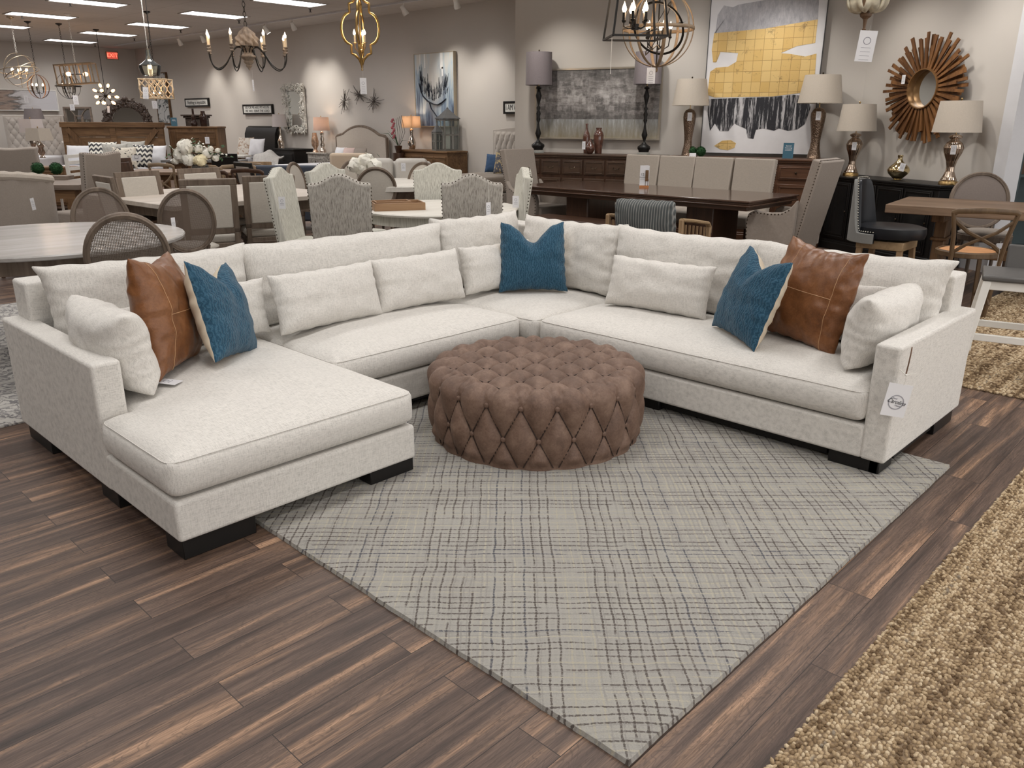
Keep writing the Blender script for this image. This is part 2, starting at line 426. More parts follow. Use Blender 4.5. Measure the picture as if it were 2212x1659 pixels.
# ---------------------------------------------------------------- rugs
def rug_mat():
    m, nt, bs = _nt('plaid_wool')
    tc = N(nt, 'ShaderNodeTexCoord'); wob = N(nt, 'ShaderNodeTexNoise'); wob.inputs['Scale'].default_value = 5; wob.inputs['Detail'].default_value = 3
    nt.links.new(tc.outputs['Object'], wob.inputs['Vector'])
    sub = N(nt, 'ShaderNodeVectorMath', operation='SUBTRACT'); nt.links.new(wob.outputs['Color'], sub.inputs[0]); sub.inputs[1].default_value = (.5, .5, .5)
    sc = N(nt, 'ShaderNodeVectorMath', operation='SCALE'); nt.links.new(sub.outputs[0], sc.inputs[0]); sc.inputs['Scale'].default_value = .028
    add = N(nt, 'ShaderNodeVectorMath', operation='ADD'); nt.links.new(tc.outputs['Object'], add.inputs[0]); nt.links.new(sc.outputs[0], add.inputs[1])
    fz = N(nt, 'ShaderNodeTexNoise'); fz.inputs['Scale'].default_value = 160; nt.links.new(tc.outputs['Object'], fz.inputs['Vector'])
    sub2 = N(nt, 'ShaderNodeVectorMath', operation='SUBTRACT'); nt.links.new(fz.outputs['Color'], sub2.inputs[0]); sub2.inputs[1].default_value = (.5, .5, .5)
    sc2 = N(nt, 'ShaderNodeVectorMath', operation='SCALE'); nt.links.new(sub2.outputs[0], sc2.inputs[0]); sc2.inputs['Scale'].default_value = .007
    add2 = N(nt, 'ShaderNodeVectorMath', operation='ADD'); nt.links.new(add.outputs[0], add2.inputs[0]); nt.links.new(sc2.outputs[0], add2.inputs[1])
    mp = N(nt, 'ShaderNodeMapping'); mp.inputs['Rotation'].default_value = (0, 0, math.radians(46.2)); nt.links.new(add2.outputs[0], mp.inputs[0])
    sx = N(nt, 'ShaderNodeSeparateXYZ'); nt.links.new(mp.outputs[0], sx.inputs[0])
    col = mixc(nt, noise_t(nt, tc.outputs['Object'], 230, 3, .7), (.42, .40, .36), (.76, .73, .66))
    big = noise_t(nt, tc.outputs['Object'], 4, 2)
    col = mixc(nt, ramp(nt, big, [(.35, 0.0), (.65, .35)]), col, (.42, .385, .36))
    for (ax, period, width, seed) in ((0, .034, .085, 1.3), (1, .030, .095, 7.7), (0, .0170, .15, 3.1), (1, .0150, .15, 9.9)):
        u = math_(nt, 'DIVIDE', sx.outputs[ax], period); idx = math_(nt, 'FLOOR', u); fr = math_(nt, 'FRACT', u)
        wn = N(nt, 'ShaderNodeTexWhiteNoise', noise_dimensions='2D'); cb = N(nt, 'ShaderNodeCombineXYZ'); nt.links.new(idx, cb.inputs[0]); cb.inputs[1].default_value = seed
        nt.links.new(cb.outputs[0], wn.inputs['Vector'])
        d = math_(nt, 'ABSOLUTE', math_(nt, 'SUBTRACT', fr, .5)); line = math_(nt, 'LESS_THAN', d, width)
        along = N(nt, 'ShaderNodeTexNoise', noise_dimensions='2D'); along.inputs['Scale'].default_value = 1; along.inputs['Detail'].default_value = 3
        cb2 = N(nt, 'ShaderNodeCombineXYZ'); nt.links.new(math_(nt, 'MULTIPLY', sx.outputs[1-ax], 7.0), cb2.inputs[0]); nt.links.new(math_(nt, 'MULTIPLY', idx, 3.7), cb2.inputs[1])
        nt.links.new(cb2.outputs[0], along.inputs['Vector'])
        brk = ramp(nt, along.outputs['Fac'], [(.36, 0.15), (.42, 1.0)])
        if period > .02:
            lc = ramp(nt, wn.outputs['Value'], [(0, (.10, .072, .058)), (.42, (.16, .125, .105)), (.56, (.085, .09, .12)), (.66, (.66, .61, .48)), (.85, (.70, .65, .52))], 'CONSTANT'); amt = .85
        else:
            lc = ramp(nt, wn.outputs['Value'], [(0, (.62, .585, .50)), (.35, (.40, .37, .34)), (.6, (.60, .57, .52))], 'CONSTANT'); amt = .5
        col = mixc(nt, math_(nt, 'MULTIPLY', math_(nt, 'MULTIPLY', line, brk), amt), col, lc)
    nt.links.new(col, bs.inputs['Base Color']); bs.inputs['Roughness'].default_value = 1; bs.inputs['Specular IOR Level'].default_value = .05
    bs.inputs['Sheen Weight'].default_value = .15
    bump(nt, bs, noise_t(nt, tc.outputs['Object'], 260, 4, .8), .9, .012)
    return m
# plaid rug, its near corner towards the viewer
rx0, rx1, ry0, ry1 = 1.31, 3.75, .862, 3.92
b = B()
def rugpt(nx, ny, W, L, t, seed):
    def f(u, v):
        k0 = .0035; q = lambda s_, D_: (k0/D_ if 1e-6 < s_ < 1/100 else (1-k0/D_ if 1-1/100 < s_ < 1-1e-6 else s_))
        u, v = q(u, W), q(v, L); x, y = (u-.5)*W, (v-.5)*L
        e = min(min(u, 1-u)*W, min(v, 1-v)*L)
        z = t*min(1, e/.004)
        wob = noise.noise(Vector((x*6+seed, y*6, 0)))*.006+noise.noise(Vector((x*40+seed, y*40, 3)))*.003
        k = .7
        return (x+wob*k, y+wob*k, z)
    return f
b.grid(rugpt(0, 0, rx1-rx0, ry1-ry0, .016, 2), 120, 150)
rug = tag(b.obj('area_rug', rug_mat(), loc=((rx0+rx1)/2, (ry0+ry1)/2, .001), solid=0), 'grey plaid wool rug laid cornerwise under the ottoman', 'rug')

# jute rug: rows of chunky knots
def knots_mesh(name, mat, x0, x1, y0, y1, dx, dy, rz, rad, test=None, seed=5, z0=.008):
    rr = np.random.RandomState(seed)
    bmk = bmesh.new(); bmesh.ops.create_icosphere(bmk, subdivisions=1, radius=1)
    base = np.array([v.co[:] for v in bmk.verts]); faces = np.array([[v.index for v in f.verts] for f in bmk.faces]); bmk.free()
    xs = np.arange(x0, x1, dx); ys = np.arange(y0, y1, dy); X, Y = np.meshgrid(xs, ys); X = X + (np.arange(len(ys)) % 2)[:, None]*dx/2
    P = np.stack([X.ravel(), Y.ravel()], 1)
    if test is not None: P = P[test(P)]
    n = len(P); P = P + rr.uniform(-.25, .25, P.shape)*np.array([dx, dy])
    sc = np.stack([dx*.62*rr.uniform(.7, 1.25, n), dy*.60*rr.uniform(.75, 1.2, n), rad*rr.uniform(.7, 1.4, n)], 1)
    ang = rr.uniform(-.9, .9, n); ca, sa = np.cos(ang), np.sin(ang); tilt = rr.uniform(-.5, .5, n)
    V = base[None]*sc[:, None]
    V[:, :, 2] += V[:, :, 0]*np.tan(tilt)[:, None]*.8
    x = V[:, :, 0]*ca[:, None]-V[:, :, 1]*sa[:, None]; y = V[:, :, 0]*sa[:, None]+V[:, :, 1]*ca[:, None]
    V = np.stack([x+P[:, 0, None], y+P[:, 1, None], V[:, :, 2]+z0+rr.uniform(-.002, .002, n)[:, None]], 2).reshape(-1, 3)
    Fa = (faces[None]+(np.arange(n)*len(base))[:, None, None]).reshape(-1, 3)
    me = bpy.data.meshes.new(name); me.vertices.add(len(V)); me.vertices.foreach_set('co', V.astype(np.float32).ravel())
    me.loops.add(Fa.size); me.loops.foreach_set('vertex_index', Fa.astype(np.int32).ravel())
    me.polygons.add(len(Fa)); me.polygons.foreach_set('loop_start', np.arange(0, Fa.size, 3, dtype=np.int32))
    me.polygons.foreach_set('use_smooth', np.ones(len(Fa), dtype=bool))
    me.update(calc_edges=True); me.materials.append(mat)
    o = bpy.data.objects.new(name, me); COL.objects.link(o); o.rotation_euler.z = rz
    return o
def jute_mat():
    m, nt, bs = _nt('jute_knots')
    g = N(nt, 'ShaderNodeNewGeometry'); tc = N(nt, 'ShaderNodeTexCoord')
    band = N(nt, 'ShaderNodeTexNoise', noise_dimensions='1D'); band.inputs['Scale'].default_value = 14; band.inputs['Detail'].default_value = 2
    sx = N(nt, 'ShaderNodeSeparateXYZ'); nt.links.new(tc.outputs['Object'], sx.inputs[0]); nt.links.new(sx.outputs[1], band.inputs['W'])
    v = math_(nt, 'ADD', math_(nt, 'MULTIPLY', g.outputs['Random Per Island'], .75), math_(nt, 'MULTIPLY', math_(nt, 'SUBTRACT', band.outputs['Fac'], .5), 1.3))
    fib = noise_t(nt, coords(nt, (60, 380, 380)), 1, 3, .7)
    c = ramp(nt, v, [(0, (.17, .11, .06)), (.22, (.37, .265, .155)), (.5, (.53, .40, .25)), (.74, (.72, .59, .41)), (.9, (.60, .47, .30)), (1, (.30, .25, .19))])
    c = mixc(nt, .6, c, ramp(nt, fib, [(.3, (.55, .5, .45)), (.65, (1.1, 1.1, 1.1))]), 'MULTIPLY')
    nt.links.new(c, bs.inputs['Base Color']); bs.inputs['Roughness'].default_value = .8; bs.inputs['Specular IOR Level'].default_value = .2
    bump(nt, bs, fib, .8, .004)
    return m
JUTE = jute_mat()
JBACK = plain('jute_backing', (.20, .14, .085), .95)
jr = thing('jute_rug', 'chunky braided natural jute rug in the near right corner', 'rug', (0, 0, 0))
B().bx(.9, 5.2, -2.0, .612, .001, .009).obj('backing', JBACK, jr, smooth=False)
# the knots only where the picture can reach
def jt(P):
    d = (P[:, 0]*CW.x+P[:, 1]*CW.y-H*CW.z); pxx = CX+F_PX*(P[:, 0]*CR.x+P[:, 1]*CR.y-H*CR.z)/d; pyy = CY-F_PX*(P[:, 0]*CU.x+P[:, 1]*CU.y-H*CU.z)/d
    return (d > .2) & (pxx < 2400) & (pyy < 1850) & (pxx > 1300)
k = knots_mesh('braided_pile', JUTE, .9, 5.2, -2.0, .622, .0150, .0105, 0, .0072, jt); k.parent = jr; k['kind'] = 'stuff'

SEAM = plain('pale_seam_thread', (.42, .24, .12), .6)
# ---------------------------------------------------------------- cushions and pillows
def poly_dist(px, py, poly):
    best = 9
    n = len(poly)
    for i in range(n):
        ax, ay = poly[i]; bx_, by = poly[(i+1) % n]
        dx, dy = bx_-ax, by-ay; t = max(0, min(1, ((px-ax)*dx+(py-ay)*dy)/(dx*dx+dy*dy+1e-12)))
        best = min(best, math.hypot(px-ax-t*dx, py-ay-t*dy))
    return best
def seat_cushion(rects, outline, z0, z1, crown, mat, parent, seed=1, corner=.05, name='seat_cushion'):
    """rects: union of grid rectangles; the top crowns away from the outline, the rim rolls over"""
    st = .035
    xs = sorted({r[0] for r in rects} | {r[1] for r in rects}); ys = sorted({r[2] for r in rects} | {r[3] for r in rects})
    def div(v):
        out = []
        for a, c in zip(v, v[1:]):
            n = max(1, round((c-a)/st)); out += [a+(c-a)*i/n for i in range(n)]
        return out+[v[-1]]
    X, Y = div(xs), div(ys)
    inside = lambda x, y: any(r[0]-1e-6 <= x <= r[1]+1e-6 and r[2]-1e-6 <= y <= r[3]+1e-6 for r in rects)
    bm = bmesh.new(); V = {}
    cx = sum(p[0] for p in outline)/len(outline); cy = sum(p[1] for p in outline)/len(outline)
    def vert(i, j, lay):
        key = (i, j, lay)
        if key in V: return V[key]
        x, y = X[i], Y[j]; e = poly_dist(x, y, outline)
        # roll-over of the rim: quarter ellipse over the outer 3 cm
        t = min(1, e/.030); roll = math.sqrt(max(0, 1-(1-t)**2))
        c = min(1, e/.42); c = math.sin(c*PI/2)
        nz = noise.noise(Vector((x*3+seed*7, y*3, seed)))*.006*c+noise.noise(Vector((x*9+seed*3, y*9, seed)))*.0025
        if lay == 1: z = z1-.016*(1-roll)+crown*c+nz
        else: z = z0+.02*(1-roll)
        V[key] = bm.verts.new((x, y, z)); return V[key]
    cells = set()
    for i in range(len(X)-1):
        for j in range(len(Y)-1):
            if inside((X[i]+X[i+1])/2, (Y[j]+Y[j+1])/2): cells.add((i, j))
    edges = {}
    for (i, j) in cells:
        q = [(i, j), (i+1, j), (i+1, j+1), (i, j+1)]
        bm.faces.new([vert(a, c, 1) for a, c in q]); bm.faces.new([vert(a, c, 0) for a, c in reversed(q)])
        for k in range(4):
            e = (q[k], q[(k+1) % 4])
            if (e[1], e[0]) in edges: del edges[(e[1], e[0])]
            else: edges[e] = 1
    H4 = [0, .2, .5, .8, 1]
    W = {}
    def side(pt, h):
        if h == 0: return vert(pt[0], pt[1], 0)
        if h == 4: return vert(pt[0], pt[1], 1)
        key = (pt, h)
        if key in W: return W[key]
        a, c = vert(pt[0], pt[1], 0).co, vert(pt[0], pt[1], 1).co; t = H4[h]
        x, y = X[pt[0]], Y[pt[1]]
        # push outwards
        ox, oy = 0, 0
        for (ex, ey) in ((1, 0), (-1, 0), (0, 1), (0, -1)):
            if not inside(x+ex*.01, y+ey*.01): ox += ex; oy += ey
        l = math.hypot(ox, oy) or 1; k = .016*math.sin(PI*t)+.002
        if abs(ox)+abs(oy) > 1: k = -.004
        W[key] = bm.verts.new((x+ox/l*k, y+oy/l*k, a.z+(c.z-a.z)*t)); return W[key]
    for (p, q) in edges:
        for h in range(4): bm.faces.new([side(q, h), side(p, h), side(p, h+1), side(q, h+1)])
    bb = B(); bb.bm.free(); bb.bm = bm
    o = bb.obj(name, mat, parent, ang=80, sub=1)
    # welt seams round the top and the bottom edge
    path = []
    n = len(outline)
    for i in range(n):
        a, c, d = Vector(outline[i-1]), Vector(outline[i]), Vector(outline[(i+1) % n])
        u = (a-c).normalized(); v = (d-c).normalized()
        for t in (0, .25, .5, .75, 1): path.append(tuple((c+u*(corner*(1-t)**2)+v*(corner*t**2))))
    def dense(pp):
        out = []
        for a, c in zip(pp, pp[1:]+pp[:1]):
            m = max(1, int(math.dist(a, c)/.04)); out += [(a[0]+(c[0]-a[0])*k/m, a[1]+(c[1]-a[1])*k/m) for k in range(m)]
        return out
    cc = Vector((cx, cy))
    pts = []
    for (x, y) in dense(path):
        pts.append((x, y, z1-.018+.0015*noise.noise(Vector((x*8, y*8, 1)))))
    sb = B(); sb.tube([(p[0]+(.004 if p[0] > cx else -.004)*0, p[1], p[2]) for p in pts], .0019, 6, closed=True)
    sb.obj('welt', mat, o, ang=180)
    return o
def pillow(name, w, h, T, mat, parent=None, pinch=.07, chop=0, seed=0, wr=1.0, nu=30, plump=.55, corner=.035, sag=0, box=0, loc=None, rz=0, seams=()):
    """a stuffed pillow standing in its own x-z plane: width w, height h, thickness T, pointed corners, puckered edges"""
    rs = random.Random(seed); ph = [rs.uniform(0, 6.28) for _ in range(8)]
    def shape(u, v, side):
        U, V = u*2-1, v*2-1
        px = w/2*U*(1-pinch*(1-V*V)); pz = h/2*V*(1-pinch*(1-U*U)*h/w*.8 - pinch*.35*(1-U*U))
        ed = (1-U**2)*(1-V**2); ear = 1+corner*(U*V)**6; px *= ear; pz *= ear
        ths = (max(0, 1-abs(U)**2.6)*max(0, 1-abs(V)**2.6))**plump
        y = side*T/2*ths
        if box: y += side*box*min(1, ed*30)
        # puckers that run in from the side edges
        k = math.exp(-((1-abs(U))/.20)**2); y += side*wr*.006*k*(math.sin(V*17+ph[0]+U*2)+.6*math.sin(V*31+ph[1]))*min(1, ed*8)
        k2 = math.exp(-((1-abs(V))/.16)**2); y += side*wr*.004*k2*(math.sin(U*15+ph[2])+.5*math.sin(U*29+ph[3]))*min(1, ed*8)
        y += side*wr*.010*noise.noise(Vector((U*2.2+seed, V*2.2, side*3)))*min(1, ed*4)
        y += side*wr*.005*noise.noise(Vector((U*6+seed, V*5, side*5)))*min(1, ed*4)
        px += .004*wr*math.sin(V*23+ph[4])*(abs(U)**8); pz += .003*wr*math.sin(U*19+ph[5])*(abs(V)**8)
        if chop:
            g = math.exp(-(U/.42)**2)*max(0, (V+1)/2)**2.2; pz -= chop*h*g
            px *= 1-.10*max(0, V)**2; y *= 1-.25*g*min(1, max(0, V)*1.5)
            y += side*.02*math.exp(-((abs(U)-.25)/.18)**2)*max(0, V)**2*ed*3
        if sag: pz -= sag*h*(1-U*U)*max(0, V)
        return (px, y, pz+h/2)
    b = B(); nv = max(12, int(nu*h/w))
    b.grid(lambda u, v: shape(u, v, 1), nu, nv); b.grid(lambda u, v: shape(u, v, -1), nu, nv)
    o = b.obj(name, mat, parent, weld=.0008, ang=180, sub=1, loc=loc, rz=rz)
    for ax_, k_, s0, s1 in seams:
        sb = B(); sb.tube([shape(*((k_, s0+(s1-s0)*i/24, -1) if ax_ == 'u' else (s0+(s1-s0)*i/24, k_, -1))) for i in range(25)], .0016, 5); sb.obj('seam', SEAM, o)
    return o

# ---------------------------------------------------------------- sectional sofa
sofa = thing('sectional_sofa', 'large U-shaped natural linen sectional sofa with chaise at left', 'sofa', (0, 0, 0))
LX0, LX1, LY0, BY = .975, 2.035, 2.53, 4.24      # chaise
RX0, RX1, RY0 = 3.385, 4.42, 1.03                # right-hand run
SF = 3.135                                       # seat front of the middle run
ZB, ZS, ZT = .078, .232, .395                    # base underside, base top, cushion rim
def soft(bm_, name, parent=sofa, bev=.015, mat=LINEN): return bm_.obj(name, mat, parent, bevel=bev, seg=4)
soft(B().bx(LX0+.004, LX1, LY0, BY-.19, ZB, ZS), 'base')
soft(B().bx(LX1+.004, RX0, SF, BY-.19, ZB, ZS), 'base')
soft(B().bx(RX0+.004, RX1-.19, 3.02, BY-.19, ZB, ZS-.004), 'base')
soft(B().bx(RX0, RX1-.19, RY0+.10, 3.018, ZB, ZS), 'base')
def bent_arm(x0, x1, y0, y1, zt):
    b = B(); b.bx(x0, x1, y0, y1, ZB, zt); return b
soft(bent_arm(LX0, LX0+.112, 3.13, BY, .6), 'arm')
soft(bent_arm(RX0-.004, RX1, RY0, RY0+.108, .6), 'arm')
soft(B().bx(LX0+.07, 2.034, BY-.19, BY-.004, ZB, .775), 'back_frame'); soft(B().bx(2.036, RX0-.001, BY-.19, BY, ZB, .775), 'back_frame')
soft(B().bx(RX0+.001, RX1, BY-.19, BY, ZB, .775), 'back_frame')
soft(B().bx(RX1-.19, RX1, 3.021, BY-.191, ZB, .775), 'back_frame'); soft(B().bx(RX1-.19, RX1-.004, RY0+.07, 3.019, ZB, .775), 'back_frame')
yb, xb = BY-.20, RX1-.20
seat_cushion([(LX0, LX0+.118, LY0, 3.118), (LX0+.118, LX1-.004, LY0, 3.118), (LX0+.118, LX1-.004, 3.118, yb)],
             [(LX0, LY0), (LX1-.004, LY0), (LX1-.004, yb), (LX0+.118, yb), (LX0+.118, 3.118), (LX0, 3.118)], ZS+.002, ZT, .040, LINEN, sofa, 1)
seat_cushion([(LX1+.004, 3.335, SF-.005, yb)], [(LX1+.004, SF-.005), (3.335, SF-.005), (3.335, yb), (LX1+.004, yb)], ZS+.002, ZT, .045, LINEN, sofa, 2)
seat_cushion([(3.345, xb, 3.028, yb)], [(3.345, 3.028), (xb, 3.028), (xb, yb), (3.345, yb)], ZS+.002, ZT, .035, LINEN, sofa, 3)
seat_cushion([(RX0-.015, xb, RY0+.112, 3.018)], [(RX0-.015, RY0+.112), (xb, RY0+.112), (xb, 3.018), (RX0-.015, 3.018)], ZS+.002, ZT, .045, LINEN, sofa, 4)
def back_cushion(cx, cy, w, h, rz, lean, seed, T=.25, z=.40):
    o = pillow('back_cushion', w, h, T, LINEN, sofa, pinch=.045, seed=seed, wr=1.5, nu=44, plump=.36, corner=.06)
    o.location = (cx, cy, z); o.rotation_euler = (lean, 0, rz); return o
L = math.radians(9)
back_cushion(1.575, 3.89, 1.00, .465, 0, -L, 1); back_cushion(2.73, 3.89, 1.44, .465, 0, -L, 2)
back_cushion(3.80, 3.93, .79, .475, 0, -L, 3, z=.405)
back_cushion(4.09, 3.42, .86, .465, -PI/2, -L, 4); back_cushion(4.09, 2.545, 1.02, .465, -PI/2, -L, 5); back_cushion(4.09, 1.60, 1.02, .465, -PI/2, -L, 6)
def leg(x0, x1, y0, y1, z0=0.0): B().bx(x0, x1, y0, y1, z0, ZB+.002).obj('leg', BLACKW, sofa, bevel=.003, seg=1)
leg(LX0+.02, LX0+.30, LY0+.02, LY0+.16); leg(1.80, LX1-.005, LY0+.015, LY0+.10, .018); leg(LX0+.02, LX0+.09, 3.9, BY-.02); leg(LX0+.02, LX0+.09, 3.12, 3.3)
leg(2.1, 2.3, SF+.03, SF+.10, .018); leg(3.1, 3.35, SF+.03, SF+.10, .018); leg(2.3, 3.1, SF+.06, SF+.10, .04)
leg(3.405, 3.46, 1.06, 1.28, .0175); leg(RX0+.035, RX0+.095, 2.2, 3.0, .018); leg(RX0+.02, 3.56, 1.055, 1.10, .0175); leg(4.12, RX1-.02, 1.05, 1.12); leg(3.6, 4.1, 1.06, 1.10, .03)
leg(RX0+.06, RX0+.12, 1.3, 2.2, .03)

# ---------------------------------------------------------------- tufted ottoman
def leather_mat(name, c1, c2, c3, rough, cr=.5):
    m, nt, bs = _nt(name); v = coords(nt)
    a = noise_t(nt, v, 9, 4, .6, .6); f = noise_t(nt, v, 55, 4, .75, 1.2)
    s = math_(nt, 'ADD', math_(nt, 'MULTIPLY', a, .6), math_(nt, 'MULTIPLY', f, .4))
    nt.links.new(ramp(nt, s, [(.36, c1), (.5, c2), (.64, c3)]), bs.inputs['Base Color'])
    bs.inputs['Roughness'].default_value = rough; bs.inputs['Specular IOR Level'].default_value = .45
    vo = N(nt, 'ShaderNodeTexVoronoi', feature='DISTANCE_TO_EDGE'); vo.inputs['Scale'].default_value = 220; nt.links.new(v, vo.inputs['Vector'])
    bump(nt, bs, math_(nt, 'ADD', math_(nt, 'MULTIPLY', vo.outputs['Distance'], .8), f), .22, .003)
    return m
SUEDE = leather_mat('brown_suede_leather', (.098, .056, .038), (.150, .090, .063), (.215, .138, .099), .6)
OR, OH = .497, .335
def otto():
    root = thing('tufted_ottoman', 'round brown suede ottoman tufted with buttons all over', 'ottoman', (2.765, 2.49, .017), math.radians(-46.2))
    A, BB = .158, .100          # button pitch on the top
    NT, HZ = 20, .148          # buttons round the side, row pitch
    def puff(p, q):
        s = abs(math.sin(PI*p)*math.sin(PI*q)); return s**.5
    dth = 2*PI/NT
    rows = [.285, .137, -.011]
    rc = .045
    nr, nt_ = 110, 360
    def f(u, v):
        th = u*2*PI
        # v: 0 top centre .. .55 rim start .. .68 rim end .. 1 bottom
        if v < .56: r = (OR-rc)*(v/.56); z = OH; nx, nz = 0, 1; kind = 0
        elif v < .66:
            a = (v-.56)/.10*PI/2; r = OR-rc+rc*math.sin(a); z = OH-rc+rc*math.cos(a); nx, nz = math.sin(a), math.cos(a); kind = a/(PI/2)
        else: r = OR; z = (OH-rc)*(1-(v-.66)/.34); nx, nz = 1, 0; kind = 1
        x, y = r*math.cos(th), r*math.sin(th)
        pt = puff(x/A+y/(2*BB), x/A-y/(2*BB))
        zz = (z-rows[1])/(HZ*2)
        ps = puff(th/dth+zz+.0, th/dth-zz)
        k = max(0, min(1, (r-.415)/.04)) if kind < 1 else 1
        k = k*k*(3-2*k)
        pv = pt*(1-k)+ps*k
        amp = .038
        if z < .05: amp *= max(.35, z/.05)
        d = pv*amp-.004
        n = noise.noise(Vector((x*14, y*14, z*14)))*.003
        d += n
        return (x+nx*math.cos(th)*d, y+nx*math.sin(th)*d, z+nz*d)
    b = B(); b.grid(f, nt_, nr, closed_u=True)
    b.obj('cover', SUEDE, root, weld=.0004, ang=180)
    B().lathe([(OR-.012, -.001), (OR-.006, .008), (OR-.012, .02)], n=64).obj('plinth', BLACKW, root)
    # folds: the shade in every crease put in as a dark line
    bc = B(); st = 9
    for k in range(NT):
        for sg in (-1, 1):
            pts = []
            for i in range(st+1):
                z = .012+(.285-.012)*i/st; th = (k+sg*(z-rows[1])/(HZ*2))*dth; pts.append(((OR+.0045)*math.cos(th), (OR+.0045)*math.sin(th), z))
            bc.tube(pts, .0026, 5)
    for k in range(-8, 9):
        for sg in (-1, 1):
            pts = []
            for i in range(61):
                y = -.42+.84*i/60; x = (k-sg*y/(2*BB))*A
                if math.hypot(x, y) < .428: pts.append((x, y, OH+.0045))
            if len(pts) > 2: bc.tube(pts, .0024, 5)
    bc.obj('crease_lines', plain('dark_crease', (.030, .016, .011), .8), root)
    bt = B(); bt.lathe([(.0001, .007), (.007, .0062), (.0115, .002), (.0125, -.003)], n=14)
    base = bt.obj('button', SUEDE, root)
    spots = []
    for j in range(-6, 7):
        for i in range(-5, 6):
            x = (i+(.5 if j % 2 else 0))*A; y = j*BB
            if math.hypot(x, y) < .425: spots.append(((x, y, OH+.005), (0, 0, 0)))
    for rI, z in enumerate(rows[:2]):
        for k in range(NT):
            th = (k+(.5 if rI == 0 else 0))*dth; 
            spots.append(((math.cos(th)*(OR+.005), math.sin(th)*(OR+.005), z), (0, PI/2, th)))
    for i, (p, r) in enumerate(spots[:98]):
        o = base if i == 0 else base.copy()
        if i: COL.objects.link(o); o.parent = root
        o.location = p; o.rotation_euler = r
    return root
otto()

# ---------------------------------------------------------------- throw pillows
def throw(name, label, mat, w, h, T, loc, yaw, lean=0, roll=0, group=None, cat='pillow', **kw):
    o = pillow(name, w, h, T, mat, **kw); tag(o, label, cat, group)
    o.location = loc; o.rotation_euler = (lean, roll, yaw); return o
def blue_mat():
    m, nt, bs = _nt('blue_textured_cotton'); v = coords(nt)
    n = noise_t(nt, v, 14, 4, .6, 1.2); wv = N(nt, 'ShaderNodeTexWave'); wv.inputs['Scale'].default_value = 22; wv.inputs['Distortion'].default_value = 9; wv.inputs['Detail'].default_value = 3; wv.inputs['Detail Scale'].default_value = 2.2
    nt.links.new(v, wv.inputs['Vector'])
    fine = noise_t(nt, v, 320, 2)
    s = math_(nt, 'ADD', math_(nt, 'MULTIPLY', wv.outputs['Fac'], .35), math_(nt, 'ADD', math_(nt, 'MULTIPLY', n, .35), math_(nt, 'MULTIPLY', fine, .3)))
    nt.links.new(ramp(nt, s, [(.3, (.018, .058, .10)), (.55, (.030, .090, .145)), (.75, (.052, .125, .185))]), bs.inputs['Base Color'])
    bs.inputs['Roughness'].default_value = .9; bs.inputs['Sheen Weight'].default_value = .15; bs.inputs['Specular IOR Level'].default_value = .15
    bump(nt, bs, s, .6, .010); return m
BLUE = blue_mat()
TAN = leather_mat('tan_leather', (.115, .042, .014), (.175, .068, .024), (.235, .100, .040), .30)
CREAM = plain('cream_cotton_reverse', (.60, .52, .40), .9)
zs = .428
def half_back(o, mat, side=1):
    """the reverse of the pillow in another cloth: faces whose normal looks to the back"""
    me = o.data; me.materials.append(mat)
    for p in me.polygons:
        if p.center.y*side > .0: p.material_index = 1
g1 = 'long linen lumbar pillows along the backs'
LP = dict(wr=1.3, plump=.40, pinch=.05)
throw('lumbar_pillow', 'linen lumbar pillow leaning on the chaise arm, left of the tan leather pillow', LINEN2, .57, .35, .23, (1.195, 3.42, zs-.005), PI/2, -.20, 0, g1, seed=11, **LP)
throw('lumbar_pillow', 'linen lumbar pillow mostly hidden behind the left tan leather pillow', LINEN2, .50, .25, .13, (1.47, 3.70, zs), 0, -.12, 0, g1, seed=12, pinch=.06)
throw('lumbar_pillow', 'linen lumbar pillow with one corner showing behind the blue pillow on the chaise', LINEN2, .50, .29, .13, (1.80, 3.70, zs), 0, -.12, 0, g1, seed=19, pinch=.06)
throw('lumbar_pillow', 'left one of two linen lumbar pillows side by side on the middle seat', LINEN2, .67, .32, .18, (2.36, 3.585, zs), .03, -.28, 0, g1, seed=13, **LP)
throw('lumbar_pillow', 'right one of two linen lumbar pillows side by side on the middle seat', LINEN2, .66, .32, .18, (3.00, 3.60, zs), -.02, -.28, 0, g1, seed=14, **LP)
throw('lumbar_pillow', 'linen lumbar pillow in the corner, half covered by a blue pillow', LINEN2, .62, .31, .17, (3.68, 3.62, zs), -.06, -.26, 0, g1, seed=15, **LP)
throw('lumbar_pillow', 'linen lumbar pillow standing alone on the right-hand run', LINEN2, .68, .31, .18, (3.82, 2.54, zs), -PI/2+.06, -.28, 0, g1, seed=16, **LP)
throw('lumbar_pillow', 'linen lumbar pillow hidden behind the blue and leather pillows at right', LINEN2, .70, .31, .14, (3.92, 1.66, zs), -PI/2, -.12, 0, g1, seed=17)
throw('lumbar_pillow', 'linen lumbar pillow leaning on the right-hand arm', LINEN2, .60, .34, .22, (3.78, 1.29, zs-.005), PI, -.20, 0, g1, seed=18, **LP)
o = throw('leather_pillow', 'tan leather pillow on the chaise, beside the lumbar pillow at the arm', TAN, .50, .50, .20, (1.435, 3.43, zs), math.radians(48), -.16, math.radians(5), None, seed=21, wr=1.3, pinch=.05, chop=.04, plump=.5, corner=.08, seams=(('u', .16, .03, .97), ('v', .50, .16, .97)))
o = throw('blue_pillow', 'blue textured pillow on the chaise with a dented top and cream back', BLUE, .46, .46, .17, (1.69, 3.385, zs), math.radians(39), -.30, math.radians(10), None, seed=22, wr=1.0, chop=.20, pinch=.06); half_back(o, CREAM)
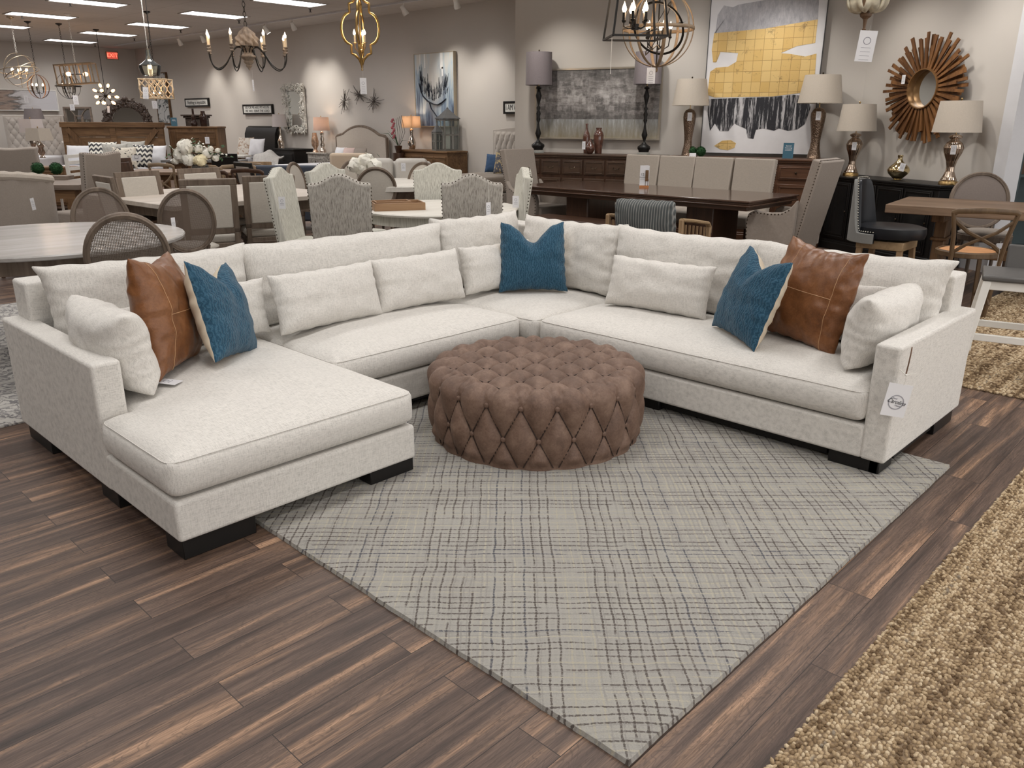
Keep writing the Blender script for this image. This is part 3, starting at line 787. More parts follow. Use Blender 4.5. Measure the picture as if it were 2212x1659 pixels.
o = throw('blue_pillow', 'blue textured pillow in the corner of the sectional, top dented deep', BLUE, .45, .45, .19, (3.76, 3.42, zs), math.radians(-42), -.24, 0, None, seed=23, wr=1.0, chop=.26, pinch=.06); half_back(o, CREAM)
o = throw('blue_pillow', 'blue textured pillow leaning against the right-hand leather pillow', BLUE, .44, .46, .17, (3.62, 1.92, zs), math.radians(-122), -.34, math.radians(4), None, seed=24, wr=1.0, chop=.16, pinch=.06); half_back(o, CREAM)
o = throw('leather_pillow', 'tan leather pillow on the right-hand run, behind the blue pillow', TAN, .50, .50, .18, (3.76, 1.66, zs), math.radians(-108), -.26, math.radians(4), None, seed=25, wr=1.3, pinch=.05, chop=.02, plump=.5, corner=.08, seams=(('u', .86, .03, .97), ('v', .52, .25, .86), ('u', .25, .1, .97)))
# ================================================================ furniture kinds
def legs4(root, sx, sy, h, mat, r0=.022, r1=.014, turned=True, y0=0, splay=0):
    for (i, j) in ((-1, 1), (1, 1), (-1, -1), (1, -1)):
        x, y = i*sx, y0+j*sy
        if turned: B().lathe([(r1, 0), (r1*1.1, .03), (r1*1.25, h*.5), (r0*.95, h*.78), (r0*.7, h*.82), (r0*1.15, h*.86), (r0*1.1, h)], (x, y, 0), 12).obj('leg', mat, root)
        else: B().bar((x+i*splay, y+j*splay, 0), (x, y, h), r1*2, r1*2).obj('leg', mat, root, smooth=False)
def ring(b, cx, cz, y, ra, rb, w, d, n=44, tilt=0, M=None, a0=0, a1=2*PI):
    """flat moulded ring in the x-z plane"""
    def f(u, v):
        a = a0+(a1-a0)*u; c = v*2*PI
        e = w/2*max(-1, min(1, 1.25*math.cos(c))); q = d/2*max(-1, min(1, 1.25*math.sin(c)))
        return (cx+(ra+e)*math.cos(a), y+q, cz+(rb+e)*math.sin(a))
    b.grid(f, n, 12, closed_u=(a1-a0 > 6.2), M=M)
def cane_mat(name, col, cover, sc=110):
    m, nt, bs = _nt(name); v = coords(nt, (1, 1, 1)); sx = N(nt, 'ShaderNodeSeparateXYZ'); nt.links.new(v, sx.inputs[0])
    def ln(a, w): return math_(nt, 'LESS_THAN', math_(nt, 'ABSOLUTE', math_(nt, 'SUBTRACT', math_(nt, 'FRACT', math_(nt, 'MULTIPLY', a, sc)), .5)), w)
    a = ln(sx.outputs[0], cover); b = ln(sx.outputs[2], cover)
    al = math_(nt, 'MAXIMUM', a, b); nt.links.new(al, bs.inputs['Alpha']); bs.inputs['Base Color'].default_value = c4(col); bs.inputs['Roughness'].default_value = .6
    return m
CANE = cane_mat('dark_cane_mesh', (.13, .105, .085), .22, 120)
CANE2 = cane_mat('brown_cane_mesh', (.15, .11, .085), .30, 210)
def nails(b, pts, r=.0055, step=.028):
    P = [Vector(p) for p in pts]; acc = 0
    for a, c in zip(P, P[1:]):
        L = (c-a).length; t = -acc
        while t <= L:
            if t >= 0: b.ball(tuple(a+(c-a)*(t/L)), r, 6)
            t += step
        acc = L-(t-step)
def fabric_box(root, name, x0, x1, y0, y1, z0, z1, mat, bev=.02, M=None):
    return B(M).bx(x0, x1, y0, y1, z0, z1).obj(name, mat, root, bevel=bev, seg=3)
def round_back_chair(label, wood_m, back_m, seat_m, group=None, ov=(.215, .245), zc=.70, upholstered=False, w=.036):
    r = thing('round_back_chair', label, 'chair', (0, 0, 0), 0, group)
    lean = Matrix.Translation((0, -.235, .45)) @ Matrix.Rotation(math.radians(10), 4, 'X')
    b = B(lean); ring(b, 0, zc-.45, 0, ov[0], ov[1], w, .032); ring(b, 0, zc-.45, -.004, ov[0]+.006, ov[1]+.006, .010, .046)
    b.obj('back_frame', wood_m, r, ang=180)
    b = B(lean)
    if upholstered:
        for sgn in (-1, 1): b.grid(lambda u, v: ((ov[0]-.012)*v*math.cos(2*PI*u), sgn*(.006+.016*math.cos(v*PI/2)**.8), zc-.45+(ov[1]-.012)*v*math.sin(2*PI*u)), 36, 6, closed_u=True)
    else: b.grid(lambda u, v: ((ov[0]-.012)*v*math.cos(2*PI*u), 0, zc-.45+(ov[1]-.012)*v*math.sin(2*PI*u)), 36, 4, closed_u=True)
    b.obj('back_panel', back_m, r, ang=180)
    for sx in (-1, 1): B(lean).tube([(sx*.135, 0, -.07), (sx*.13, 0, -.02), (sx*.145, 0, .05)], .016, 8).obj('back_post', wood_m, r)
    b = B(); b.grid(lambda u, v: (.235*v*math.cos(2*PI*u)*(1-.05*math.sin(2*PI*u)), .22*v*math.sin(2*PI*u), .485-.035*v**4), 32, 8, closed_u=True)
    b.obj('seat', seat_m, r, ang=180, solid=.02)
    b = B(); b.lathe([(.215, .385), (.235, .39), (.24, .44), (.225, .452)], n=32); b.obj('seat_rail', wood_m, r)
    legs4(r, .165, .155, .40, wood_m); return r
def square_back_chair(label, wood_m, back_m, seat_m, group=None, ht=.98):
    r = thing('square_back_chair', label, 'chair', (0, 0, 0), 0, group)
    lean = Matrix.Translation((0, -.22, .45)) @ Matrix.Rotation(math.radians(9), 4, 'X'); h = ht-.45
    b = B(lean)
    b.bx(-.235, .235, -.018, .018, h-.055, h); b.bx(-.235, -.180, -.018, .018, .06, h-.05); b.bx(.180, .235, -.018, .018, .06, h-.05); b.bx(-.235, .235, -.018, .018, .06, .115)
    b.obj('back_frame', wood_m, r, bevel=.006)
    B(lean).bx(-.182, .182, -.022, .022, .112, h-.052).obj('back_panel', back_m, r, bevel=.012, seg=3)
    for sx in (-1, 1): B(lean).bx(sx*.208-.022, sx*.208+.022, -.02, .02, -.08, .07).obj('back_post', wood_m, r, bevel=.004)
    fabric_box(r, 'seat', -.235, .235, -.20, .235, .42, .49, seat_m, .03)
    b = B(); b.bx(-.235, .235, -.225, .24, .36, .424); b.bx(-.24, .24, -.23, .245, .38, .388); b.obj('seat_rail', wood_m, r, bevel=.005)
    legs4(r, .20, .19, .37, wood_m); return r
def parsons_chair(label, mat, group=None, w=.50, ht=1.10, camel=.07, thick=.085, nail=True, seat_m=None, wing=0, arms=False, lean_deg=8, leg_m=None, backdown=.30, side_nails=True):
    """upholstered dining chair with a tall slab back, nailheads round its edge"""
    r = thing('upholstered_dining_chair', label, 'chair', (0, 0, 0), 0, group)
    zl = .45; lean = Matrix.Translation((0, -.24, zl)) @ Matrix.Rotation(math.radians(lean_deg), 4, 'X')
    out = []; n = 22; hs = ht-zl-camel
    for i in range(n+1):
        u = -1+2*i/n; c = 0 if not camel else camel*(.5+.5*math.cos(PI*min(1, abs(u)/.82)))
        out.append((u*w/2*(1.0), hs+c))
    poly = [(-w/2*.94, -backdown+.12)]+out+[(w/2*.94, -backdown+.12)]
    R = Matrix(((1, 0, 0, 0), (0, 0, -1, 0), (0, 1, 0, 0), (0, 0, 0, 1)))
    b = B(lean); b.prism(poly, -thick/2, thick/2, R); b.obj('backrest', mat, r, bevel=.016, seg=3)
    if nail:
        b = B(lean)
        e = .016
        path = [(poly[0][0]-.001, -thick/2+.004, poly[0][1]+.03), (-w/2-.001, -thick/2+.004, hs)]
        for sx in (-1, 1):
            nails(b, [(sx*(w/2*.94+.002), thick/2*-.62, poly[0][1]+.03), (sx*(w/2+.002), thick/2*-.62, hs-.02)])
        nails(b, [(x, -thick/2*.62, z+.002) for x, z in out])
        b.obj('nailheads', NAIL, r)
    fabric_box(r, 'seat', -w/2+.005, w/2-.005, -.22, .25, .34, .485, seat_m or mat, .03)
    if arms:
        for sx in (-1, 1):
            pr = [(-.25, .30), (.20, .30), (.225, .36), (.235, .56), (.215, .625), (.16, .655), (.0, .645), (-.12, .655), (-.20, .70), (-.26, .78)]
            Rm = Matrix(((0, 0, 1, 0), (1, 0, 0, 0), (0, 1, 0, 0), (0, 0, 0, 1)))
            x0 = sx*(w/2+.028)
            B().prism(pr, x0-.032, x0+.032, Rm).obj('arm', mat, r, bevel=.014, seg=3)
            b = B(); nails(b, [(x0+sx*.030, y, z) for (y, z) in [(-.24, .315), (.195, .315), (.215, .37), (.222, .55), (.205, .61), (.15, .638), (.0, .63), (-.12, .638), (-.21, .69)]], .0075, .036); b.obj('nailheads', NAIL, r)
    legs4(r, w/2-.05, .19, .345, leg_m or GREYW, .024, .016, turned=False); return r
def face(p, q): return rz_to(p, q)
def tip(px, py, z): return G(px, py, z)
def spot(px, py, z, look, back=.30):
    """floor point of a chair whose top edge is seen at the pixel; look = floor point it faces"""
    p = G(px, py, z); d = Vector((look[0]-p.x, look[1]-p.y, 0)).normalized(); q = p + d*back
    return (q.x, q.y, 0), face((q.x, q.y), look)

# ---------------------------------------------------------------- near left: round table, cane chairs
tc = (1.65, 5.73)
t = thing('round_dining_table', 'round grey dining table with a swirled top behind the chaise', 'table', (tc[0], tc[1], 0))
B().lathe([(.0001, .76), (.83, .76), (.835, .752), (.83, .735), (.805, .73), (.805, .728)], n=72).obj('tabletop', STONEW, t)
B().lathe([(.745, .728), (.745, .64), (.73, .64), (.73, .728)], n=64, cap=False).obj('apron', GREYW, t)
B().lathe([(.30, 0), (.30, .05), (.12, .10), (.09, .25), (.15, .40), (.10, .55), (.24, .66), (.24, .73)], n=24).obj('pedestal', GREYW, t)
cc = round_back_chair('x', GREYW, CANE, BEIGE, ov=(.205, .235), zc=.755)
g = 'oval-backed cane chairs by the round grey table'
sp = []
for (px, py, look, lb) in ((262, 455, (2.35, 6.3), 'dark mesh cane-back chair pushed against the near side of the round grey table'),
                           ):
    l, rz = spot(px, py, 1.0, look, .24); sp.append((l, rz, lb))
put(cc, sp, g)
cc2 = round_back_chair('x', GREYW, CANE2, PALE, ov=(.205, .25), zc=.70)
sp = []
for (px, py, look, lb) in ((208, 408, (1.3, 4.3), 'see-through oval cane chair at the far side of the round grey table'),
                           (396, 409, (3.7, 8.3), 'see-through oval cane chair between the round grey table and the sofa back')):
    l, rz = spot(px, py, .95, look, .27); sp.append((l, rz, lb))
put(cc2, sp, g)
# patterned rug under that group
def floral():
    m, nt, bs = _nt('faded_floral_rug'); v = coords(nt)
    a = noise_t(nt, v, 7, 3, .6, 2.5); nt.links.new(ramp(nt, a, [(.44, (.42, .40, .37)), (.48, (.14, .135, .135)), (.53, (.20, .19, .19)), (.56, (.45, .43, .40))]), bs.inputs['Base Color']); bs.inputs['Roughness'].default_value = 1; return m
FLORAL = floral()
tag(B().bx(-1.5, 3.0, 4.45, 7.6, .001, .010).obj('floral_rug', FLORAL, smooth=False), 'faded grey floral rug under the round grey table', 'rug')
tag(B().bx(3.4, 6.2, 4.5, 6.9, .001, .010).obj('floral_rug', FLORAL, smooth=False), 'faded grey floral rug under the round white table', 'rug')

# square-backed chairs and the limed rectangular table
a0, a1, a2 = G(256, 409, .76), G(400, 440, .76), G(585, 417, .76)
tcx, tcy = 4.15, 7.95
ux = (Vector((a2.x, a2.y))-Vector((a1.x, a1.y))); 
t = thing('rectangular_dining_table', 'pale limed rectangular table holding the vase of white flowers', 'table', (3.98, 8.05, 0), math.radians(3))
B().bx(-.95, .95, -.92, .92, .715, .76).obj('tabletop', LIMEW, t, bevel=.006)
B().bx(-.84, .84, -.82, .82, .62, .715).obj('apron', GREYW, t)
for (i, j) in ((-1, -1), (1, -1), (1, 1), (-1, 1)): B().lathe([(.035, 0), (.03, .1), (.05, .5), (.04, .58), (.055, .64), (.055, .70)], (i*.78, j*.76, 0), 12).obj('leg', GREYW, t)
sq = square_back_chair('x', GREYW, PALE, PALE, ht=1.0)
g = 'square-backed upholstered chairs round the limed table'
sp = []
for (px, py, z, look, lb) in ((447, 384, 1.0, (3.9, 8.3), 'square-back chair seen from behind, below the vase of white flowers'),
                              (578, 377, 1.0, (4.6, 8.6), 'square-back chair seen from behind, with a cushion seat, left of the leaning nailhead chair'),
                              (300, 369, 1.0, (3.6, 6.5), 'square-back chair facing the viewer beyond the limed table, left side'),
                              (433, 362, 1.0, (4.1, 6.5), 'square-back chair half hidden behind the vase of white flowers'),
                              (232, 378, 1.0, (4.6, 7.8), 'square-back chair seen edge-on at the left end of the limed table')):
    l, rz = spot(px, py, z, look, .26); sp.append((l, rz, lb))
put(sq, sp, g)

# ---------------------------------------------------------------- round white table, camel-back nailhead chairs
wt = (4.72, 5.42)
t = thing('round_dining_table', 'round whitewashed table with a wooden tray on it', 'table', (wt[0], wt[1], 0))
B().lathe([(.0001, .76), (.69, .76), (.70, .752), (.695, .738), (.66, .732)], n=72).obj('tabletop', WASHW, t)
B().lathe([(.63, .735), (.63, .65), (.615, .65), (.615, .735)], n=64, cap=False).obj('apron', PALEST, t)
B().lathe([(.28, 0), (.27, .05), (.11, .10), (.09, .25), (.14, .40), (.10, .55), (.22, .66), (.22, .73)], n=24).obj('pedestal', GREYW, t)
ca = parsons_chair('x', GREYST, w=.47, ht=1.10)
g = 'camel-backed nailhead chairs round the white table'
CB = []
for (px, py, look, mat_i, lb) in ((734, 372, (5.3, 7.4), 0, 'camel-back nailhead chair seen from behind at the near left of the white table'),
                                  (1018, 372, (6.4, 7.0), 0, 'camel-back nailhead chair seen from behind at the near right of the white table'),):
    l, rz = spot(px, py, 1.10, look, .20); CB.append((l, rz, lb))
put(ca, CB, g)
cb_ = parsons_chair('x', PALEST, w=.47, ht=1.10)
CB = []
for (px, py, look, lb) in ((628, 360, None, 'camel-back chair seen edge-on at the left end of the white table, tag on its side'),
                           (720, 351, wt, 'camel-back chair at the far left of the white table, behind another'),
                           (945, 351, wt, 'camel-back chair facing the viewer on the far side of the white table'),
                           (1104, 360, 0, 'camel-back chair seen from its side at the right end of the white table')):
    if not look: q_ = G(px, py, 1.10); look = (q_.x+(1 if look is None else -1)*CR.x-.14*CW.x, q_.y+(1 if look is None else -1)*CR.y-.14*CW.y)
    l, rz = spot(px, py, 1.10, look, .20); CB.append((l, rz, lb))
put(cb_, CB, g)
# tray on the white table
TRAYW = wood('tray_wood', (.22, .12, .06), (.36, .22, .12), 'x', rough=.5)
def tray(name, label, c, w, d, h, rz):
    t = thing(name, label, 'tray', c, rz, 'nested wooden trays on the white table')
    B().bx(-w/2, w/2, -d/2, d/2, 0, .008).obj('bottom', TRAYW, t)
    for (x0, x1, y0, y1) in ((-w/2, w/2, -d/2, -d/2+.012), (-w/2, w/2, d/2-.012, d/2), (-w/2, -w/2+.012, -d/2+.012, d/2-.012), (w/2-.012, w/2, -d/2+.012, d/2-.012)):
        B().bx(x0, x1, y0, y1, .008, h).obj('side', TRAYW, t, bevel=.002)
p = G(858, 451, .762)
tray('serving_tray', 'larger square wooden tray on the round white table', (p.x, p.y, .7605), .43, .30, .062, math.radians(-28))
p2 = G(850, 446, .775)
tray('serving_tray', 'smaller wooden tray nested inside the larger one', (p.x-.03, p.y+.03, .770), .30, .19, .060, math.radians(-28))

# ---------------------------------------------------------------- second white table with round-back chairs behind
t2 = (6.35, 8.05)
t = thing('round_dining_table', 'whitewashed table carrying a vase of white peonies', 'table', (t2[0], t2[1], 0))
B().lathe([(.0001, .76), (.74, .76), (.75, .75), (.745, .70), (.70, .695)], n=64).obj('tabletop', WASHW, t)
B().lathe([(.30, 0), (.30, .05), (.12, .1), (.1, .3), (.16, .5), (.24, .69)], n=20).obj('pedestal', GREYW, t)
ov = round_back_chair('x', DARKO if False else GREYW, PALE, PALE, ov=(.215, .235), zc=.735, upholstered=True, w=.04)
sp = []
for (px, py, look, lb) in ((642, 350, (6.3, 8.2), 'oval-back upholstered chair turned sideways, left of the peony table'),
                           (811, 360, (6.3, 8.4), 'oval-back upholstered chair seen from behind, right of the peony vase'),
                           (908, 350, (6.1, 8.0), 'oval-back upholstered chair at the right side of the peony table'),
                           (768, 345, (6.3, 7.9), 'oval-back upholstered chair behind the peony vase')):
    l, rz = spot(px, py, .98, look, .26); sp.append((l, rz, lb))
put(ov, sp, 'oval-back upholstered chairs round the peony table')
# ================================================================ things stood at a measured spot
def zat(p, py):
    lo, hi = -2.0, 6.0
    for _ in range(40):
        m_ = (lo+hi)/2
        if proj((p[0], p[1], m_))[1] > py: lo = m_
        else: hi = m_
    return lo
def sat(p, z): return F_PX/((Vector((p[0], p[1], z))-CC).dot(CW))
def prof(p, pts, z0=0.0):
    """half-widths and picture rows of a turned body standing at p -> (radius, height above z0)"""
    out = []
    for hw, py in pts:
        z = zat(p, py); out.append((max(hw, .01)/sat(p, z), z-z0))
    return out
def flip(pr):
    pr = sorted(pr, key=lambda q: q[1]); return pr
def price_tag(loc, rz, w=.045, h=.075, label='', tilt=0, string=None, lines=2, group='price tags', cat='price tag'):
    t = thing('price_tag', label, cat, loc, rz, group)
    B().bx(-w/2, w/2, -.0006, .0006, -h, 0).obj('card', WHITE, t, smooth=False)
    b = B()
    for k in range(lines): b.bx(-w*.28, w*.28, -.0014, -.0008, -h*(.55+.13*k)-.0012, -h*(.55+.13*k)+.0012)
    ring(b, 0, -h*.33, -.0011, w*.2, w*.2, w*.035, .0008, 20); b.obj('printing', GREYINK, t, smooth=False)
    if string: B().tube([(0, 0, 0), (.002, 0, string*.5), (0, 0, string)], .0009, 5).obj('string', STRING, t)
    t.rotation_euler = (0, tilt, rz); return t
TOCAM = lambda p: rz_to(p, (0, 0)) + PI       # local -y looks back to the viewer
def camrz(p): return math.atan2(-p[1], -p[0]) + PI/2
SILVER = plain('mercury_glass', (.62, .56, .50), .12, 1.0, var=.18, vs=30)
MERC = plain('bronzed_mercury_glass', (.50, .40, .32), .14, 1.0, var=.25, vs=24)
GOLDV = plain('gold_mercury_glass', (.70, .58, .34), .12, 1.0, var=.2, vs=30)
HAMMER = None
def hammer():
    m, nt, bs = _nt('hammered_bronze'); v = coords(nt); vo = N(nt, 'ShaderNodeTexVoronoi'); vo.inputs['Scale'].default_value = 70; nt.links.new(v, vo.inputs['Vector'])
    nt.links.new(ramp(nt, vo.outputs['Distance'], [(0, (.36, .27, .20)), (.6, (.20, .14, .10))]), bs.inputs['Base Color']); bs.inputs['Metallic'].default_value = .9; bs.inputs['Roughness'].default_value = .32
    bump(nt, bs, vo.outputs['Distance'], .7, .006); return m
HAMMER = hammer()
CLEAR = glass('clear_glass', (.93, .97, .96), .02, 1.45, .22)
SMOKE = glass('brown_smoked_glass', (.16, .09, .07), .04, 1.45, .78)
BROWNC = plain('glossy_brown_ceramic', (.10, .042, .028), .15, spec=.6, var=.3, vs=20, coat=.6)
def lamp(label, p, z0, body, shade, body_m, shade_m, group=None, lit=0, base=None, base_m=None, finial=5, fin_m=None, n=28, shade_n=None, neck=None, tagged=False, oval=1.0, fluted=0):
    """body: (half-width, row) top to bottom; shade: (top half-width, top row, bottom half-width, bottom row)"""
    t = thing('table_lamp', label, 'lamp', (p[0], p[1], z0), camrz(p), group)
    pr = flip(prof(p, body, z0)); pr = [(r, max(z, 0.0)) for r, z in pr]
    if fluted:
        zt = pr[-1][1]
        def fn(u, v):
            z = v*zt; r = pr[-1][0]
            for (r0, a), (r1, c) in zip(pr, pr[1:]):
                if a <= z <= c+1e-9: r = r0+(r1-r0)*((z-a)/max(1e-6, c-a)); break
            r *= 1+.045*math.cos(u*2*PI*fluted); return (r*math.cos(u*2*PI), r*math.sin(u*2*PI), z)
        b = B(); b.grid(fn, fluted*4, 60, closed_u=True); b.obj('lamp_body', body_m, t, ang=180)
    else: B().lathe(pr, n=n).obj('lamp_body', body_m, t, ang=60)
    if base:
        B().lathe([(r, max(0, z)) for r, z in flip(prof(p, base, z0))], n=n).obj('lamp_base', base_m or BRASS, t)
    (wt_, yt, wb, yb_) = shade; zt, zb = zat(p, yt)-z0, zat(p, yb_)-z0; rt, rb = wt_/sat(p, zt+z0), wb/sat(p, zb+z0)
    b = B(); m_ = shade_n or 40
    b.lathe([(rb, zb), (rb*.5+rt*.5, (zb+zt)/2), (rt, zt), (rt-.004, zt), (rb*.5+rt*.5-.004, (zb+zt)/2), (rb-.004, zb), (rb, zb)], n=m_, cap=False, M=Matrix.Diagonal((1, oval, 1, 1)))
    b.obj('lamp_shade', shade_m, t)
    zc = pr[-1][1]
    B().cyl((0, 0, zc-.01), (0, 0, zt+.005), .006, n=8).obj('rod', BRASS, t)
    b = B(); b.ball((0, 0, zt+.018), .011, 10, (1, 1, finial/5)); b.cyl((0, 0, zt-.004), (0, 0, zt+.012), .005, n=8); b.obj('finial', fin_m or BRASS, t)
    b = B()
    for k in range(3): a = k*2*PI/3; b.cyl((0, 0, zt-.012), (rt*math.cos(a)*.985, rt*oval*math.sin(a)*.985, zt-.012), .002, n=5)
    b.obj('spider', BRASS, t)
    if lit:
        b = B(); b.ball((0, 0, (zb+zt)/2-.01), .032, 12); b.obj('bulb', glow('lamp_bulb', (1, .72, .45), 6), t)
        ld = bpy.data.lights.new('lamp_light', 'POINT'); ld.energy = lit; ld.color = (1, .72, .5); ld.shadow_soft_size = .04
        lo = bpy.data.objects.new('lamp_light', ld); COL.objects.link(lo); lo.location = (p[0], p[1], z0+(zb+zt)/2+.03)
    return t
# ---------------------------------------------------------------- two sideboards against the front leaf of the wall
SBH = 1.05
def along(px, off, z, base=WA0, n=None, ref=200):
    """point over px on the plane standing `off` before the wall"""
    n = n or nA; q = base+n*off; p = ONP(px, ref, q, n)
    for _ in range(6): 
        y = proj((p.x, p.y, z))[1]; p = ONP(px, y, q, n)
    return Vector((p.x, p.y, z))
def rzw(n): return math.atan2(n.y, n.x) + PI/2       # local -y looks along n
def sideboard(name, label, pxl, pxr, h, depth, n, base, mat, matv, fronts, top_over=.03, cat='sideboard', foot=.09):
    a = along(pxl, depth+.03, h, base, n); c = along(pxr, depth+.03, h, base, n); W_ = (c-a).length-2*top_over; mid = (a+c)/2
    loc = mid - n*(depth/2+.0); t = thing(name, label, cat, (loc.x, loc.y, 0), rzw(n))
    d = depth-.05
    B().bx(-W_/2, W_/2, -d/2, d/2, foot, h-.05).obj('body', matv, t, bevel=.006)
    b = B(); b.bx(-W_/2-top_over, W_/2+top_over, -depth/2, depth/2, h-.028, h); b.bx(-W_/2-top_over*.5, W_/2+top_over*.5, -depth/2+.012, depth/2-.012, h-.052, h-.026); b.obj('top', mat, t, bevel=.008, seg=3)
    b = B(); b.bx(-W_/2-.02, W_/2+.02, -d/2-.02, d/2, 0, foot+.02); b.bx(-W_/2-.01, W_/2+.01, -d/2-.01, d/2, foot+.01, foot+.045); b.obj('plinth', mat, t, bevel=.01)
    return t, W_, d, mid
def panel(t, name, x0, x1, z0, z1, y, mat, pull=None, inset=.018, pm=None):
    b = B(); b.bx(x0, x1, y-.014, y, z0, z1); o = b.obj(name, mat, t, bevel=.004)
    b = B(); w_ = inset
    for (a, c, e, f) in ((x0+w_, x1-w_, z0+w_, z0+w_*1.5), (x0+w_, x1-w_, z1-w_*1.5, z1-w_), (x0+w_, x0+w_*1.5, z0+w_, z1-w_), (x1-w_*1.5, x1-w_, z0+w_, z1-w_)): b.bx(a, c, y-.022, y-.012, e, f)
    b.obj('moulding', mat, o, bevel=.003)
    if pull:
        xm, zm = (x0+x1)/2, (z0+z1)/2; b = B()
        if pull == 'bail': b.tube([(xm-.04, y-.016, zm+.01), (xm-.035, y-.034, zm-.008), (xm, y-.036, zm-.016), (xm+.035, y-.034, zm-.008), (xm+.04, y-.016, zm+.01)], .004, 6)
        elif pull == 'bar': b.tube([(xm-.06, y-.016, zm), (xm-.055, y-.036, zm), (xm+.055, y-.036, zm), (xm+.06, y-.016, zm)], .005, 6)
        elif pull == 'knob': b.ball((xm, y-.028, zm), .014, 10)
        elif pull == 'side': b.ball((x1-.03, y-.028, zm), .012, 10)
        b.obj('handle', pm or NAIL, o)
    return o
DW2 = wood('aged_dark_oak', (.045, .025, .016), (.095, .055, .034), 'x', rough=.45, coat=.2)
t, W_, d, mid = sideboard('sideboard', 'dark carved sideboard under the grey abstract painting', 1112, 1424, SBH, .52, nA, WA0, DW2, DARKWZ, None)
for k in range(6):
    x0 = -W_/2+.06+k*(W_-.12)/6; x1 = x0+(W_-.12)/6-.03
    panel(t, 'drawer', x0, x1, .78, .97, -d/2, DW2, 'bail'); panel(t, 'door', x0, x1, .18, .73, -d/2, DW2, 'side', .03)
SB2W = wood('red_brown_sideboard', (.060, .026, .013), (.125, .058, .030), 'x', rough=.42, coat=.2)
t, W_, d, mid = sideboard('sideboard', 'long red-brown sideboard under the gold abstract painting', 1431, 1789, SBH, .52, nA, WA0, SB2W, SB2W, None)
for k in range(4):
    x0 = -W_/2+.08+k*(W_-.16)/4; x1 = x0+(W_-.16)/4-.03
    panel(t, 'drawer', x0, x1, .80, .97, -d/2, SB2W, 'knob'); panel(t, 'door', x0, x1, .18, .75, -d/2, SB2W, 'side', .03)
# black glazed cabinet on the side leaf
t, W_, d, mid3 = sideboard('display_cabinet', 'black glass-doored cabinet under the sunburst mirror', 1781, 2032, .868, .46, nB, WC, BLACKW, BLACKW, None, cat='cabinet', foot=.07)
for k in range(4):
    x0 = -W_/2+.05+k*(W_-.10)/4; x1 = x0+(W_-.10)/4-.02
    o = panel(t, 'door', x0, x1, .14, .80, -d/2, BLACKW, 'side', .02, NAIL)
    B().bx(x0+.045, x1-.045, -d/2-.019, -d/2-.015, .19, .75).obj('pane', plain('dark_pane', (.010, .010, .010), .1, spec=.4), o, smooth=False)

# lamps and ornaments on them
def on(px, py, z, off, base=WA0, n=None): return along(px, off, z, base, n or nA)
g = 'tall turned black lamps with mauve-grey drum shades'
for (px, lb, sh) in ((1162, 'tall turned black lamp at the left end of the dark sideboard', (28, 113, 28.5, 184)), (1390, 'tall turned black lamp at the right end of the dark sideboard, behind the wooden orb', (28, 112, 29.5, 182))):
    p = on(px, 0, SBH, .26); yb = proj((p.x, p.y, SBH))[1]
    k0 = 322
    ys = [(2, 186), (7, 190), (2.5, 193), (4, 198), (6.5, 206), (4, 216), (1.8, 226), (4.5, 231), (2.5, 236), (5, 243), (3, 250), (4.5, 255), (1.8, 262), (3, 272), (6.5, 284), (4, 291), (2, 297), (6, 302), (13.5, 307), (14, 311), (11, 316), (11, 318.5)]
    sc = (yb-2-184)/(k0-184)
    body = [(h_, 184+(y-184)*sc) for h_, y in ys]
    t = lamp(lb, p, SBH, body, sh, BLACKW, SHADEG, g, finial=9, fin_m=NAIL, n=24)
    B().bx(-.085, .085, -.085, .085, 0.0005, .028).obj('acrylic_block', CLEAR, t, smooth=False)
g = 'hammered bronze vase lamps with beige shades'
for (px, lb, sh, b0) in ((1484, 'hammered bronze lamp left of the gold abstract painting', (31, 171, 39.5, 228), 235), (1757, 'hammered bronze lamp right of the gold abstract painting', (37, 162, 46, 223), 232)):
    p = on(px, 0, SBH, .33); yb = proj((p.x, p.y, SBH))[1]; k = 1.0 if px < 1600 else 1.16
    H_ = yb-b0
    body = [(3*k, b0), (9*k, b0+H_*.03), (13*k, b0+H_*.10), (13.5*k, b0+H_*.18), (12*k, b0+H_*.34), (9.5*k, b0+H_*.52), (8.2*k, b0+H_*.66), (9*k, b0+H_*.80), (11.5*k, b0+H_*.92), (12*k, b0+H_*.965), (12.5*k, b0+H_*.97), (12.5*k, b0+H_)]
    t = lamp(lb, p, SBH, body, sh, HAMMER, SHADEB, g, finial=6, fin_m=NAIL)
    q = p+Vector((-p.x, -p.y, 0)).normalized()*(14*k/sat(p, 1.3)+.004)
    price_tag((q.x, q.y, zat(p, b0+H_*.08)), camrz(p), .055, .10, 'white price tag on the hammered bronze lamp %s the gold painting' % ('left of' if px < 1600 else 'right of'))
g = 'fluted mercury glass lamps with beige shades'
